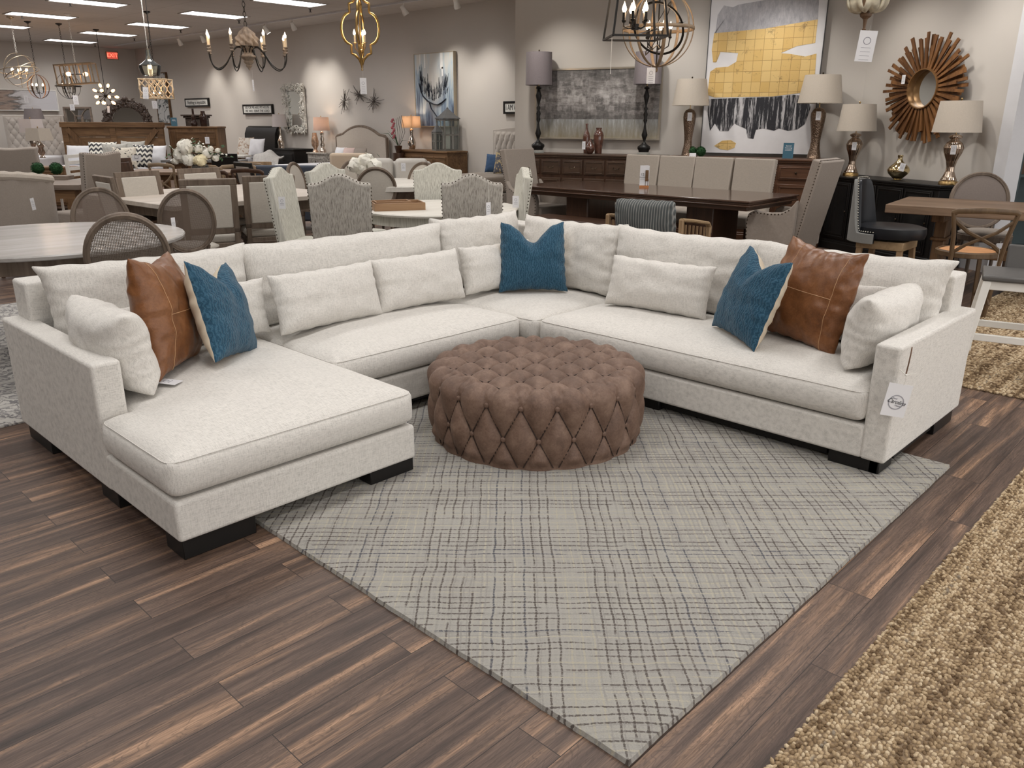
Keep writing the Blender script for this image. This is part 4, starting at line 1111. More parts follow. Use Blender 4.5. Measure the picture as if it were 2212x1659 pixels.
for (px, lb, sh, b0, k) in ((1837, 'smaller-looking mercury glass lamp at the left end of the black cabinet', (34, 225, 40.5, 283), 287, 1.0), (2047, 'mercury glass lamp at the right end of the black cabinet, below the sunburst mirror', (41, 218, 48.5, 286), 290, 1.2)):
    p = on(px, 0, .868, .29, WC, nB); yb = proj((p.x, p.y, .868))[1]; H_ = yb-b0
    body = [(3*k, b0), (10*k, b0+H_*.03), (11.5*k, b0+H_*.06), (7*k, b0+H_*.10), (7*k, b0+H_*.12), (13*k, b0+H_*.18), (16*k, b0+H_*.27), (14*k, b0+H_*.38), (9*k, b0+H_*.52), (6.5*k, b0+H_*.65), (7*k, b0+H_*.74), (10.5*k, b0+H_*.85), (14*k, b0+H_*.93)]
    base = [(15*k, b0+H_*.93), (15.5*k, b0+H_*.94), (15.5*k, b0+H_*.96), (15.8*k, b0+H_*.965), (15.8*k, b0+H_)]
    t = lamp(lb, p, .868, body, sh, MERC, SHADEB, g, base=base, base_m=BRASS, finial=6, fluted=16)
    q = p+Vector((-p.x, -p.y, 0)).normalized()*(16.5*k/sat(p, 1.0)+.004)
    price_tag((q.x, q.y, zat(p, b0+H_*.21)), camrz(p), .05, .092, 'white price tag on the mercury glass lamp %s' % ('at the left end of the black cabinet' if px < 1900 else 'below the sunburst mirror'))
# vases
def vase(name, label, p, z0, pts, mat, group=None, cat='vase', n=28, solid=0):
    b = B(); b.lathe([(r, max(0, z)) for r, z in flip(prof(p, pts, z0))], n=n, cap=True)
    o = b.obj(name, mat, loc=(p[0], p[1], z0+.0005), ang=60); return tag(o, label, cat, group)
g = 'glossy brown ceramic vases on the dark sideboard'
p = on(1266, 0, SBH, .27); vase('bottle_vase', 'tall narrow-necked brown bottle vase, left of three on the dark sideboard', p, SBH, [(2.6, 267), (3, 268), (2.4, 272), (2.8, 281), (6, 288), (7.8, 296), (7.2, 312), (5.5, proj(p)[1]-.5)], BROWNC, g)
p = on(1292, 0, SBH, .27); vase('jar_vase', 'broad-shouldered brown jar vase, right of three on the dark sideboard', p, SBH, [(6.5, 276), (6.5, 278), (5.5, 281), (9, 286), (11, 292), (10.5, 305), (8.5, 320), (7.5, proj(p)[1]-.5)], BROWNC, g)
p = on(1274, 0, SBH, .40); vase('round_vase', 'small round brown gourd vase in front of the bottle vase', p, SBH, [(3, 300), (2.5, 304), (5, 309), (10, 316), (11, 321), (9, 326), (5, proj(p)[1]-.3)], BROWNC, g)
price_tag((p.x-.10, p.y+.03, SBH+.17), camrz(p), .045, .105, 'white price tag hanging in front of the brown bottle vase')
p = on(1938, 0, .868, .25, WC, nB); vase('gold_vase', 'squat gold mercury glass vase between the two lamps on the black cabinet', p, .868, [(5.5, 335), (5.5, 338), (4.5, 341), (6, 347), (12, 354), (20, 361), (23, 368), (20, 375), (12, 383), (8, 387), (9, proj(p)[1]-.3)], GOLDV)
price_tag((p.x-.155, p.y-.095, zat(p, 351)), camrz(p), .055, .085, 'white price tag on the squat gold vase', tilt=.2)
# topiaries and cards on the second sideboard
def fuzz(name, label, c, r, group=None):
    rs = random.Random(int(c[0]*100)); b = B()
    b.ball((0, 0, r), r*.93, 20)
    for k in range(420):
        z = rs.uniform(-1, 1); a = rs.uniform(0, 2*PI); q = math.sqrt(1-z*z); dv = Vector((q*math.cos(a), q*math.sin(a), z)); pt = dv*r*rs.uniform(.9, 1.04)
        s_ = r*.10; u = dv.orthogonal().normalized().lerp(dv.cross(dv.orthogonal()).normalized(), rs.random()).normalized()
        v0 = pt+Vector((0, 0, r)); b._add([tuple(v0-u*s_), tuple(v0+u*s_), tuple(v0+dv*s_*1.6)], [(0, 1, 2)])
    return tag(b.obj(name, GREENB, loc=c, smooth=False), label, 'topiary', group)
p = on(1495, 0, SBH, .34); fuzz('boxwood_ball', 'left boxwood ball at the foot of the hammered lamp on the sideboard', (p.x, p.y, SBH+.001), .058, 'boxwood balls on the red-brown sideboard')
p = on(1513, 0, SBH, .36); fuzz('boxwood_ball', 'right boxwood ball on the sideboard, nearest the gold painting', (p.x, p.y, SBH+.001), .060, 'boxwood balls on the red-brown sideboard')
def card(name, label, p, w, h, mat, lean=0, cat='card', writing=None, tm=None, wsz=.02, rz=None, t=.003):
    o = thing(name, label, cat, p, camrz(p) if rz is None else rz)
    B(Matrix.Rotation(lean, 4, 'X')).bx(-w/2, w/2, -t/2, t/2, 0, h).obj('card', mat, o, smooth=False)
    if writing:
        for k, (body, zz, sz) in enumerate(writing):
            e = text('lettering', body, sz, tm or INK, o, (0, -t/2-.0008+math.sin(lean)*0, zz), (PI/2+lean, 0, 0))
            e.location = (0, (-t/2-.0008)*math.cos(lean)-zz*math.sin(lean), zz*math.cos(lean)+(-t/2-.0008)*math.sin(lean))
    return o
p = on(1496, 0, SBH, .46); card('price_card', 'small white card in front of the boxwood balls', (p.x, p.y, SBH+.001), .085, .045, WHITE, -.2, 'card')
BLUEC = plain('blue_display_card', (.035, .115, .17), .45)
p = on(1701, 0, SBH, .38); card('sign_card', 'blue display card leaning at the foot of the gold painting', (p.x, p.y, SBH+.001), .125, .185, BLUEC, -.12, 'sign', [('Special\nfinancing\navailable', .125, .024)], WHITE)

# ---------------------------------------------------------------- paintings on the front leaf
def wall_pic(name, label, corners, n, off, frame_m, canvas_m, t=.045, fw=.02, lean=0, cat='painting', base=WA0):
    """corners: TL and BR pixels on the plane `off` before the wall"""
    q = base+n*off; a = ONP(*corners[0], q, n); c = ONP(*corners[1], q, n)
    w_ = math.hypot(c.x-a.x, c.y-a.y); h_ = a.z-c.z; mid = (a+c)/2
    o = thing(name, label, cat, (mid.x, mid.y, c.z), rzw(n))
    if lean: o.rotation_euler = (-lean, 0, rzw(n))
    b = B()
    for (x0, x1, z0, z1) in ((-w_/2, w_/2, 0, fw), (-w_/2, w_/2, h_-fw, h_), (-w_/2, -w_/2+fw, fw, h_-fw), (w_/2-fw, w_/2, fw, h_-fw)): b.bx(x0, x1, -t/2, t/2, z0, z1)
    b.obj('frame', frame_m, o, smooth=False)
    c_ = B().bx(-w_/2+fw*.9, w_/2-fw*.9, -t/2+.010, t/2-.006, fw*.9, h_-fw*.9).obj('canvas', canvas_m, o, smooth=False)
    return o, w_, h_, -t/2+.010
def grey_abstract():
    m, nt, bs = _nt('grey_block_painting')
    tc = N(nt, 'ShaderNodeTexCoord'); sx = N(nt, 'ShaderNodeSeparateXYZ'); nt.links.new(tc.outputs['Generated'], sx.inputs[0])
    def br(w_, h_, off, seed):
        b = N(nt, 'ShaderNodeTexBrick'); b.offset = off; v = coords(nt, (1, 1, 1), kind='Object'); mp = N(nt, 'ShaderNodeMapping'); mp.inputs['Rotation'].default_value = (PI/2, 0, 0); mp.inputs['Location'].default_value = (seed, seed, 0); nt.links.new(v, mp.inputs[0])
        dn = N(nt, 'ShaderNodeTexNoise'); dn.inputs['Scale'].default_value = 12; nt.links.new(mp.outputs[0], dn.inputs['Vector'])
        sc = N(nt, 'ShaderNodeVectorMath', operation='SCALE'); nt.links.new(dn.outputs['Color'], sc.inputs[0]); sc.inputs['Scale'].default_value = .06
        ad = N(nt, 'ShaderNodeVectorMath', operation='ADD'); nt.links.new(mp.outputs[0], ad.inputs[0]); nt.links.new(sc.outputs[0], ad.inputs[1]); nt.links.new(ad.outputs[0], b.inputs['Vector'])
        b.inputs['Scale'].default_value = 1; b.inputs['Brick Width'].default_value = w_; b.inputs['Row Height'].default_value = h_; b.inputs['Mortar Size'].default_value = .004
        b.inputs['Color1'].default_value = (0, 0, 0, 1); b.inputs['Color2'].default_value = (1, 1, 1, 1); b.inputs['Mortar'].default_value = (.6, .6, .6, 1); return b.outputs['Color']
    b1, b2 = br(.13, .055, .4, .3), br(.045, .11, .3, 2.2); n1 = noise_t(nt, coords(nt, (4, 4, 14)), 1, 5, .7, .5); n2 = noise_t(nt, coords(nt, (30, 30, 4)), 1, 4, .7)
    s = math_(nt, 'ADD', math_(nt, 'ADD', math_(nt, 'MULTIPLY', b1, .16), math_(nt, 'MULTIPLY', b2, .14)), math_(nt, 'ADD', math_(nt, 'MULTIPLY', n1, .45), math_(nt, 'MULTIPLY', noise_t(nt, coords(nt), 26, 5, .75), .35)))
    vign = math_(nt, 'SUBTRACT', 1.0, math_(nt, 'MULTIPLY', math_(nt, 'ABSOLUTE', math_(nt, 'SUBTRACT', sx.outputs[2], .62)), .9))
    s = math_(nt, 'MULTIPLY', s, vign)
    up = ramp(nt, s, [(.25, (.055, .052, .05)), (.42, (.15, .14, .135)), (.56, (.33, .31, .30)), (.70, (.52, .50, .49))])
    lo = ramp(nt, n2, [(.3, (.19, .18, .15)), (.5, (.28, .285, .28)), (.68, (.44, .45, .46))])
    oc = mixc(nt, math_(nt, 'MULTIPLY', math_(nt, 'SUBTRACT', .26, sx.outputs[2], clamp=True), 2.6), lo, (.26, .21, .12))
    f = ramp(nt, math_(nt, 'ADD', sx.outputs[2], math_(nt, 'MULTIPLY', n2, .02)), [(.285, 0.0), (.292, 1.0)])
    nt.links.new(mixc(nt, f, oc, up), bs.inputs['Base Color']); bs.inputs['Roughness'].default_value = .6; bump(nt, bs, s, .5, .01); return m
CHAMP = plain('champagne_frame', (.55, .50, .42), .3, .7)
wall_pic('abstract_painting', 'wide grey abstract painting in a slim champagne frame', ((1158, 150), (1424, 303)), nA, .05, CHAMP, grey_abstract(), .05, .022)
def paint(name, c, **k): return plain(name, c, .55, var=k.get('var', .15), vs=k.get('vs', 10))
CANV = plain('white_canvas', (.66, .65, .66), .7, var=.03)
def gold_leaf():
    m, nt, bs = _nt('gold_leaf_squares'); v = coords(nt, kind='Object')
    mp = N(nt, 'ShaderNodeMapping'); mp.inputs['Rotation'].default_value = (PI/2, 0, 0); nt.links.new(v, mp.inputs[0])
    b = N(nt, 'ShaderNodeTexBrick'); b.offset = 0; nt.links.new(mp.outputs[0], b.inputs['Vector']); b.inputs['Scale'].default_value = 1; b.inputs['Brick Width'].default_value = .115; b.inputs['Row Height'].default_value = .125; b.inputs['Mortar Size'].default_value = .0025
    b.inputs['Color1'].default_value = (.62, .41, .14, 1); b.inputs['Color2'].default_value = (.72, .52, .22, 1); b.inputs['Mortar'].default_value = (.34, .21, .07, 1)
    n = noise_t(nt, coords(nt), 6, 6, .8, .6); nt.links.new(mixc(nt, ramp(nt, n, [(.56, 0.0), (.66, .75)]), b.outputs['Color'], (.20, .13, .06)), bs.inputs['Base Color'])
    bs.inputs['Roughness'].default_value = .45; bs.inputs['Metallic'].default_value = .15; return m
def streaks(name, a, c, kz=1.5, t0=.40, t1=.56):
    m, nt, bs = _nt(name); n = noise_t(nt, coords(nt, (26, 26, kz)), 1, 5, .75, .3)
    nt.links.new(ramp(nt, n, [(t0, a), (t1, c)]), bs.inputs['Base Color']); bs.inputs['Roughness'].default_value = .6; return m
o, w_, h_, yf = wall_pic('abstract_painting', 'tall leaning painting of grey, gold and black blocks on white', ((1537, -2), (1752, 335)), nA, .07, plain('black_and_white_frame', (.05, .05, .05), .4), CANV, .05, .008, 0)
tt = lambda pts: [((u-.5)*w_, v*h_) for u, v in pts]
R_ = Matrix(((1, 0, 0, 0), (0, 0, -1, 0), (0, 1, 0, 0), (0, 0, 0, 1)))
def daub(name, pts, mat, k=1): B(R_).prism(tt(pts), -yf, -yf+.002*k).obj(name, mat, o, smooth=False)
daub('grey_paint', [(.06, .78), (.07, .90), (.12, .955), (.20, .94), (.25, .955), (.5, .975), (.92, .985), (.93, .84), (.5, .80), (.05, .785)], streaks('grey_daubs', (.30, .30, .32), (.46, .45, .47), 9, .35, .65))
daub('gold_paint', [(.05, .785), (.50, .80), (.93, .84), (.93, .70), (.78, .685), (.65, .645), (.72, .64), (.86, .62), (.95, .635), (.96, .45), (.90, .40), (.62, .375), (.10, .372), (.03, .39), (.04, .54), (.09, .565), (.20, .57), (.27, .60), (.28, .655), (.12, .665), (.09, .60), (.06, .60), (.04, .68)], gold_leaf(), 1.5)
daub('black_paint', [(.03, .36), (.12, .365), (.6, .372), (.80, .385), (.93, .37), (.95, .30), (.92, .20), (.86, .165), (.78, .155), (.70, .17), (.66, .155), (.56, .17), (.50, .16), (.485, .10), (.43, .105), (.41, .165), (.30, .20), (.25, .15), (.17, .15), (.12, .20), (.08, .15), (.05, .25)], streaks('black_and_white_streaks', (.015, .015, .02), (.50, .49, .50), 2.2, .50, .60), 1.2)
daub('gold_drop', [(.13, .05), (.20, .085), (.28, .09), (.33, .07), (.32, .04), (.26, .022), (.19, .028)], gold_leaf(), 1.5)
# ---------------------------------------------------------------- sunburst mirror
SUNW = wood('teak_slats', (.10, .040, .012), (.24, .108, .036), 'z', rough=.5, dark=(.07, .03, .012)); SUNW.name = 'teak_slats'
pc = ONP(2004, 192, WC+nB*.07, nB)
t = thing('sunburst_mirror', 'round sunburst mirror of radiating teak slats above the black cabinet', 'mirror', (pc.x, pc.y, pc.z), rzw(nB))
rs = random.Random(3); R0 = 108/ sat(pc, pc.z)
for k in range(99):
    a = k*2*PI/99+rs.uniform(-.02, .02); L1 = R0*rs.uniform(.80, 1.0) if k % 2 else R0*rs.uniform(.90, 1.10); r0 = R0*.36; yy = -.012-.022*(k % 3)+rs.uniform(-.004, .004)
    b = B(Matrix.Rotation(a, 4, 'Y')); w0 = rs.uniform(.020, .030); w1 = rs.uniform(.026, .042)
    b.prism([(-w0/2, r0), (w0/2, r0), (w1/2, L1), (-w1/2, L1)], 0, .018, Matrix.Translation((0, yy, 0)) @ R_)
    b.obj('slat', SUNW, t, smooth=False)
b = B(); ring(b, 0, 0, -.045, R0*.37, R0*.37, .018, .085, 48); b.obj('rim', plain('bronze_rim', (.28, .15, .06), .35, .6), t, ang=60)
MIRR = plain('mirror_glass', (.80, .84, .83), .02, 1.0, var=0)
b = B(); b.lathe([(.0001, 0), (R0*.36, 0), (R0*.36, .004), (.0001, .004)], n=48, M=Matrix.Rotation(PI/2, 4, 'X')); b.obj('mirror_glass', MIRR, t, ang=40)
q = pc+Vector((-pc.x, -pc.y, 0)).normalized()*.10
ql = ONP(1953, 162, WC+nB*.17, nB); price_tag((ql.x, ql.y, ql.z), rzw(nB), .05, .095, 'white price tag on the left slats of the sunburst mirror')
# bookcase past the end of the wall
TEAL = plain('dark_teal_paint', (.035, .06, .065), .5, var=.2)
pb = CC+ray(2192, 262)*8.9+CR*.78
t = thing('bookcase', 'dark teal bookcase past the white trim at the right edge', 'bookcase', (pb.x, pb.y, 0), camrz(pb)+.5)
b = B(); b.bx(-.7, -.66, -.2, .2, 0, 2.3); b.bx(.66, .7, -.2, .2, 0, 2.3); b.bx(-.66, .66, .17, .2, 0, 2.3); b.obj('carcass', TEAL, t, smooth=False)
for z in (.08, .5, .9, 1.3, 1.7, 2.1): B().bx(-.66, .66, -.19, .17, z, z+.03).obj('shelf', TEAL, t, smooth=False)
cols = [plain('book_cloth_'+n, c, .7) for n, c in (('red', (.14, .03, .03)), ('brown', (.09, .05, .03)), ('green', (.03, .07, .05)), ('cream', (.35, .3, .22)))]
rs = random.Random(9); BK = []
fw = Vector((math.cos(t.rotation_euler.z), math.sin(t.rotation_euler.z), 0)); fd = Vector((-fw.y, fw.x, 0))
for z in (.93, 1.33, 1.73):
    x = -.64
    while x < .1:
        bw = rs.uniform(.02, .045); bh = rs.uniform(.2, .3)
        q = pb+fw*(x+bw/2)+fd*(-.06); o = B().bx(-bw/2, bw/2, -.09, .09, 0, bh).obj('book', (lambda m_: (BK.append(m_.name.split('_')[-1]), m_)[1])(rs.choice(cols)), loc=(q.x, q.y, z+.0305 if z > 0 else z), rz=t.rotation_euler.z, smooth=False)
        tag(o, '%s clothbound book upright on the %s shelf of the dark teal bookcase' % (BK[-1], {.93: 'lowest filled', 1.33: 'middle', 1.73: 'upper'}[z]), 'book', 'books in the teal bookcase'); o.location.z = z+.0005
        x += bw+.001
# ================================================================ right-hand dining groups
def AT0(px, py, s):
    d = F_PX/s; return CC + CW*d + CR*((px-CX)/s) - CU*((py-CY)/s)
tA, tB_, tC = G(1116, 399.5, .76), G(1620, 435.5, .76), G(1253, 390, .76)
ax = (tB_-tA); Lt = math.hypot(ax.x, ax.y); ang = math.atan2(ax.y, ax.x); nx_ = Vector((-math.sin(ang), math.cos(ang), 0))
wd = abs((tC-tA).dot(nx_)); wd = max(.95, min(wd, 1.15)); sgn = 1 if (tC-tA).dot(nx_) > 0 else -1
ctr = (tA+tB_)/2+nx_*sgn*wd/2
t = thing('dining_table', 'long polished dark walnut dining table with a booklet standing on it', 'table', (ctr.x, ctr.y, 0), ang)
GLOSSW = wood('polished_walnut', (.060, .032, .022), (.105, .060, .042), 'x', rough=.16, coat=.6)
b = B(); b.bx(-Lt/2, Lt/2, -wd/2, wd/2, .742, .76); b.obj('tabletop', GLOSSW, t, bevel=.005)
b = B(); b.bx(-Lt/2+.015, Lt/2-.015, -wd/2+.015, wd/2-.015, .716, .742); b.bx(-Lt/2+.004, Lt/2-.004, -wd/2+.004, wd/2-.004, .700, .717); b.bx(-Lt/2+.05, Lt/2-.05, -wd/2+.05, wd/2-.05, .66, .70); b.obj('apron', DARKW, t, bevel=.006)
for x in (-Lt*.27, Lt*.27):
    b = B(); b.bx(x-.16, x+.16, -.28, .28, .10, .66); b.bx(x-.22, x+.22, -.42, .42, 0, .11); b.obj('pedestal', DARKWZ, t, bevel=.02, seg=3)
B().bx(-Lt*.27, Lt*.27, -.05, .05, .18, .26).obj('stretcher', DARKW, t, bevel=.01)
dirx = Vector((math.cos(ang), math.sin(ang), 0)); side_far = nx_*sgn
sc_ = parsons_chair('x', BEIGE, w=.50, ht=1.08, camel=0, thick=.09, leg_m=DARKW)
sp = []
for (px, lb) in ((1361, 'beige nailhead side chair, farthest left of four behind the walnut table'), (1437, 'beige nailhead side chair behind the walnut table, second from the left'), (1517, 'beige nailhead side chair behind the walnut table, third from the left'), (1606, 'beige nailhead side chair behind the walnut table, nearest the tall host chair')):
    # stands beyond the far edge of the table
    q0 = ctr+side_far*(wd/2+.30); p = ONP(px, 342, q0, side_far)
    sp.append(((p.x, p.y, 0), rz_to((0, 0), (-side_far.x, -side_far.y)), lb))
put(sc_, sp, 'beige nailhead side chairs behind the walnut table')
ho = parsons_chair('x', TAUPE, w=.56, ht=1.16, camel=0, thick=.10, arms=True, leg_m=DARKW, lean_deg=12)
sp = []
eL, eR = ctr-dirx*(Lt/2), ctr+dirx*(Lt/2)
near, far_ = (eR, eL) if proj((eR.x, eR.y, .8))[0] > proj((eL.x, eL.y, .8))[0] else (eL, eR)
dn = (near-far_).normalized()
pR = G(1715, 345, 1.16); pL = G(1152, 324, 1.16)
sp = [((near.x+dn.x*.10, near.y+dn.y*.10, 0), rz_to((0, 0), (-dn.x, -dn.y)), 'tall nailhead armchair at the near end of the walnut table'),
      ((far_.x-dn.x*.12, far_.y-dn.y*.12, 0), rz_to((0, 0), (dn.x, dn.y)), 'tall nailhead armchair at the far left end of the walnut table')]
put(ho, sp, 'nailhead host armchairs at the ends of the walnut table')
# bench on the near side
a, c = G(1150, 459, .47), G(1345, 480, .47)
bd = (c-a).normalized(); L2 = 1.5; bc = ctr-side_far*(wd/2+.22)-dn*.15
t = thing('bench', 'dark wooden bench on the near side of the walnut table', 'bench', (bc.x, bc.y, 0), ang)
B().bx(-.80, .80, -.18, .18, .43, .47).obj('seat', DARKW, t, bevel=.008)
for x in (-.62, .62): B().bx(x-.06, x+.06, -.14, .14, 0, .43).obj('leg', DARKWZ, t, bevel=.008)
# booklet
p = G(1391, 405, .762)
t = thing('booklet', 'folded white booklet with a chair picture standing on the walnut table', 'booklet', (p.x, p.y, .7605), camrz(p))
hb = zat(p, 358)-.76; wb_ = 20/sat(p, .85)
B(Matrix.Rotation(-.06, 4, 'X')).bx(-wb_/2, wb_/2, -.001, .001, 0, hb).obj('front_page', WHITE, t, smooth=False)
B(Matrix.Rotation(.5, 4, 'Z') @ Matrix.Translation((.02, .05, 0))).bx(-wb_/2, wb_/2, -.001, .001, 0, hb).obj('back_page', WHITE, t, smooth=False)
ORW = plain('orange_brown_print', (.55, .22, .08), .5)
b = B(); b.bx(wb_*.08, wb_*.42, -.0035, -.0022, hb*.38, hb*.80); b.bx(wb_*.08, wb_*.45, -.0045, -.0032, hb*.30, hb*.40); b.bx(wb_*.10, wb_*.15, -.0045, -.0032, hb*.08, hb*.32); b.bx(wb_*.36, wb_*.41, -.0045, -.0032, hb*.08, hb*.32); b.obj('chair_picture', RUSTW, t, smooth=False)
B().bx(-wb_/2, wb_/2, -.0036, -.0024, 0, hb*.10).obj('floor_picture', ORW, t, smooth=False)
for (bdy, z, s_) in (('12', hb*.60, .040), ('Months', hb*.47, .022), ('special financing', hb*.38, .0075)): text('lettering', bdy, s_, INK, t, (-wb_*.22, -.006, z), (PI/2, 0, 0))
# striped armchair
STRIPE = None
def stripe_m():
    m, nt, bs = _nt('grey_corded_stripe'); sx = N(nt, 'ShaderNodeSeparateXYZ'); nt.links.new(coords(nt), sx.inputs[0])
    f = math_(nt, 'FRACT', math_(nt, 'MULTIPLY', sx.outputs[0], 46)); l = math_(nt, 'ABSOLUTE', math_(nt, 'SUBTRACT', f, .5))
    nt.links.new(ramp(nt, l, [(.0, (.25, .25, .235)), (.10, (.22, .22, .21)), (.17, (.085, .095, .095)), (.5, (.065, .073, .073))]), bs.inputs['Base Color']); bs.inputs['Roughness'].default_value = .95
    bump(nt, bs, l, .4, .004); return m
STRIPE = stripe_m()
OAK = wood('light_oak', (.24, .16, .085), (.36, .25, .14), 'x', rough=.5)
OAKZ = wood('light_oak_upright', (.20, .125, .065), (.32, .21, .115), 'z', rough=.5)
p = G(1400, 437, .86); look = p+Vector((p.x, p.y, 0)).normalized()+Vector((.36, -.35, 0))
t = thing('striped_armchair', 'oak armchair with a grey striped cushion back, behind the sofa', 'chair', (p.x, p.y, 0), rz_to(p, look))
o = pillow('back_cushion', .53, .50, .22, STRIPE, t, pinch=.02, seed=40, wr=1.2, plump=.33, corner=-.04); o.location = (0, .02, .40); o.rotation_euler = (math.radians(10), 0, 0)
fabric_box(t, 'seat', -.27, .27, .05, .58, .34, .44, STRIPE, .03)
B().bx(-.30, .30, -.02, .58, .29, .335).obj('seat_frame', OAK, t, bevel=.006)
for sx in (-1, 1):
    x = sx*.32
    B().tube([(x, -.06, .745), (x, .15, .72), (x, .42, .68), (x, .52, .665), (x, .56, .63), (x, .56, .58)], .02, 8, flat=(1.2, .8)).obj('armrest', OAK, t)
    B().bar((x, .56, .0), (x, .56, .64), .035, .04).obj('leg', OAKZ, t, bevel=.006); B().bar((x, -.07, 0), (x, -.06, .75), .035, .04).obj('leg', OAKZ, t, bevel=.006)
    for k in range(6): B().bar((x, .03+k*.085, .31), (x, .03+k*.085, .70-.012*k), .014, .014).obj('slat', OAKZ, t)
# leather swivel stool
SUEDEG = linen('grey_felt', (.20, .20, .19), dark=.9, sc=1.5, bumps=.1)
LEATHB = plain('black_leather', (.007, .008, .011), .36, spec=.35, var=.2)
p = G(1908, 484, .66)
t = thing('swivel_stool', 'black leather counter chair with grey felt sides beside the trestle table', 'chair', (p.x, p.y, 0), rz_to(p, p+Vector((CR.x-.95*CW.x, CR.y-.95*CW.y, 0))))
# wrap-around shell, seen from its left rear
def shell(u, v, r):
    a = PI*(.0+u)+PI; x = r*math.cos(a); y = (r*1.0)*math.sin(a)
    back = max(0, math.sin((u)*PI))
    q_ = max(0, min(1, (back-.50)/.42)); zt = .60+.42*q_*q_*(3-2*q_); zb = .52
    return (x, y+.02, zb+(zt-zb)*v)
for (r_, m_, nm) in ((.275, SUEDEG, 'outer_shell'), (.245, LEATHB, 'inner_shell')):
    b = B(); b.grid(lambda u, v: shell(u, v, r_), 40, 14); b.obj(nm, m_, t, ang=180, solid=.028, bevel=.008)
b = B(); pts = [shell(k/46, 1, .262) for k in range(47)]; nails(b, [(x, y, z+.014) for x, y, z in pts], .006, .022); b.obj('nailheads', plain('silver_nailheads', (.5, .48, .42), .3, 1.0), t)
b = B(); b.lathe([(.0001, .66), (.2, .66), (.245, .645), (.25, .60), (.24, .56), (.0001, .56)], (0, .06, 0), 32, Matrix.Diagonal((1, 1.15, 1, 1))); b.obj('seat', LEATHB, t, ang=60)
B().bx(-.19, .19, -.14, .24, .47, .54).obj('seat_base', OAK, t, bevel=.006)
for (i, j) in ((-1, -1), (1, -1), (1, 1), (-1, 1)): B().bar((i*.19, .05+j*.19, 0), (i*.16, .05+j*.16, .50), .045, .045).obj('leg', OAKZ, t, bevel=.005)
B().bx(-.17, .17, -.13, -.10, .17, .21).obj('stretcher', OAK, t, bevel=.004)
# trestle table
tl, tf = G(1913, 441, .78), G(1983, 420, .78); ex = G(2212, 458, .78)
dx_ = (ex-tl); dx_.z = 0; dx_.normalize(); fx = (tf-tl); fx.z = 0; wdt = 1.0
pn = Vector((-dx_.y, dx_.x, 0)); pn = pn if pn.dot(fx) > 0 else -pn
LT = 2.1; cT = tl+dx_*LT/2+pn*wdt/2
TREST = wood('driftwood_plank', (.14, .088, .055), (.26, .175, .115), 'x', rough=.5, dark=(.09, .055, .035))
t = thing('trestle_table', 'thick-topped driftwood trestle table at the right edge', 'table', (cT.x, cT.y, 0), math.atan2(dx_.y, dx_.x))
sy = 1 if Vector((-dx_.y, dx_.x, 0)).dot(pn) > 0 else -1
B().bx(-LT/2, LT/2, -wdt/2, wdt/2, .705, .78).obj('tabletop', TREST, t, bevel=.006)
for x in (-LT/2+.42, LT/2-.42):
    b = B(); b.bx(x-.055, x+.055, -.36, .36, .635, .705); b.bx(x-.06, x+.06, -.38, .38, 0, .08); b.bx(x-.05, x+.05, -.14, .14, .08, .64); b.bx(x-.07, x+.07, -.17, .17, .45, .48); b.obj('trestle', RUSTWZ, t, bevel=.01)
B().bx(-LT/2+.42, LT/2-.42, -.04, .04, .30, .40).obj('stretcher', RUSTW, t, bevel=.006)
# oval chair beyond the table, cross-back chair on the near side
oc = round_back_chair('tall oval-back chair beyond the driftwood trestle table', GREYW, linen('brown_grey_back', (.21, .175, .155), dark=.9, sc=1.4), TAUPE, ov=(.265, .265), zc=.74, upholstered=True)
pq = AT0(2152, 374, 226); oc.location = (pq.x, pq.y, 0); oc.rotation_euler.z = rz_to(pq, cT)
XW_ = wood('cross_back_wood', (.075, .045, .024), (.15, .095, .05), 'z', rough=.45)
RUSHS = wood('rush_seat', (.42, .19, .075), (.60, .30, .13), 'x', rough=.7, sc=2)
def cross_chair(label, seat_m, wm, kz=1.0, up=0.0):
    t = thing('cross_back_chair', label, 'chair')
    lean = Matrix.Translation((0, -.21, .46+up)) @ Matrix.Rotation(math.radians(9), 4, 'X') @ Matrix.Diagonal((1, 1, kz, 1))
    B(lean).tube([(-.225, .0, .40), (-.20, -.015, .425), (0, -.035, .44), (.20, -.015, .425), (.225, 0, .40)], .021, 10, flat=(.6, 1.25)).obj('top_rail', wm, t)
    for sx in (-1, 1):
        B(lean).tube([(sx*.16, .01, (-.46-up*.9)/kz), (sx*.175, 0, .0), (sx*.19, 0, .2), (sx*.222, 0, .41)], .017, 8).obj('back_post', wm, t)
        B(lean).tube([(sx*.20, -.005, .33), (sx*.10, -.02, .23), (0, -.024, .17), (-sx*.10, -.015, .10), (-sx*.17, .0, .02)], .013, 6, flat=(.5, 1.3)).obj('cross_slat', wm, t)
    b = B(); b.grid(lambda u, v: (.215*v*math.cos(2*PI*u), .01+.21*v*math.sin(2*PI*u), .475+up-.02*v**5), 32, 6, closed_u=True); b.obj('seat', seat_m, t, ang=180, solid=.012)
    b = B(); b.lathe([(.205, .43+up), (.225, .435+up), (.225, .462+up), (.21, .47+up)], (0, .01, 0), 32, cap=False); b.obj('seat_rail', wm, t, solid=.01)
    for sx in (-1, 1):
        B().bar((sx*.17, .19, 0), (sx*.15, .17, .44+up), .028, .028).obj('leg', wm, t)
        B().tube([(sx*.165, .18, .12), (sx*.14, .0, .30), (sx*.16, -.2, .12)], .008, 6).obj('brace', wm, t)
    return t
xc = cross_chair('cross-back chair with an orange rush seat beside the white stool', RUSHS, XW_, .80, .05)
p = G(2130, 450, .865)
xc.location = (p.x+.19, p.y+.12, 0); xc.rotation_euler.z = rz_to((p.x, p.y), (p.x+.86, p.y+.52))
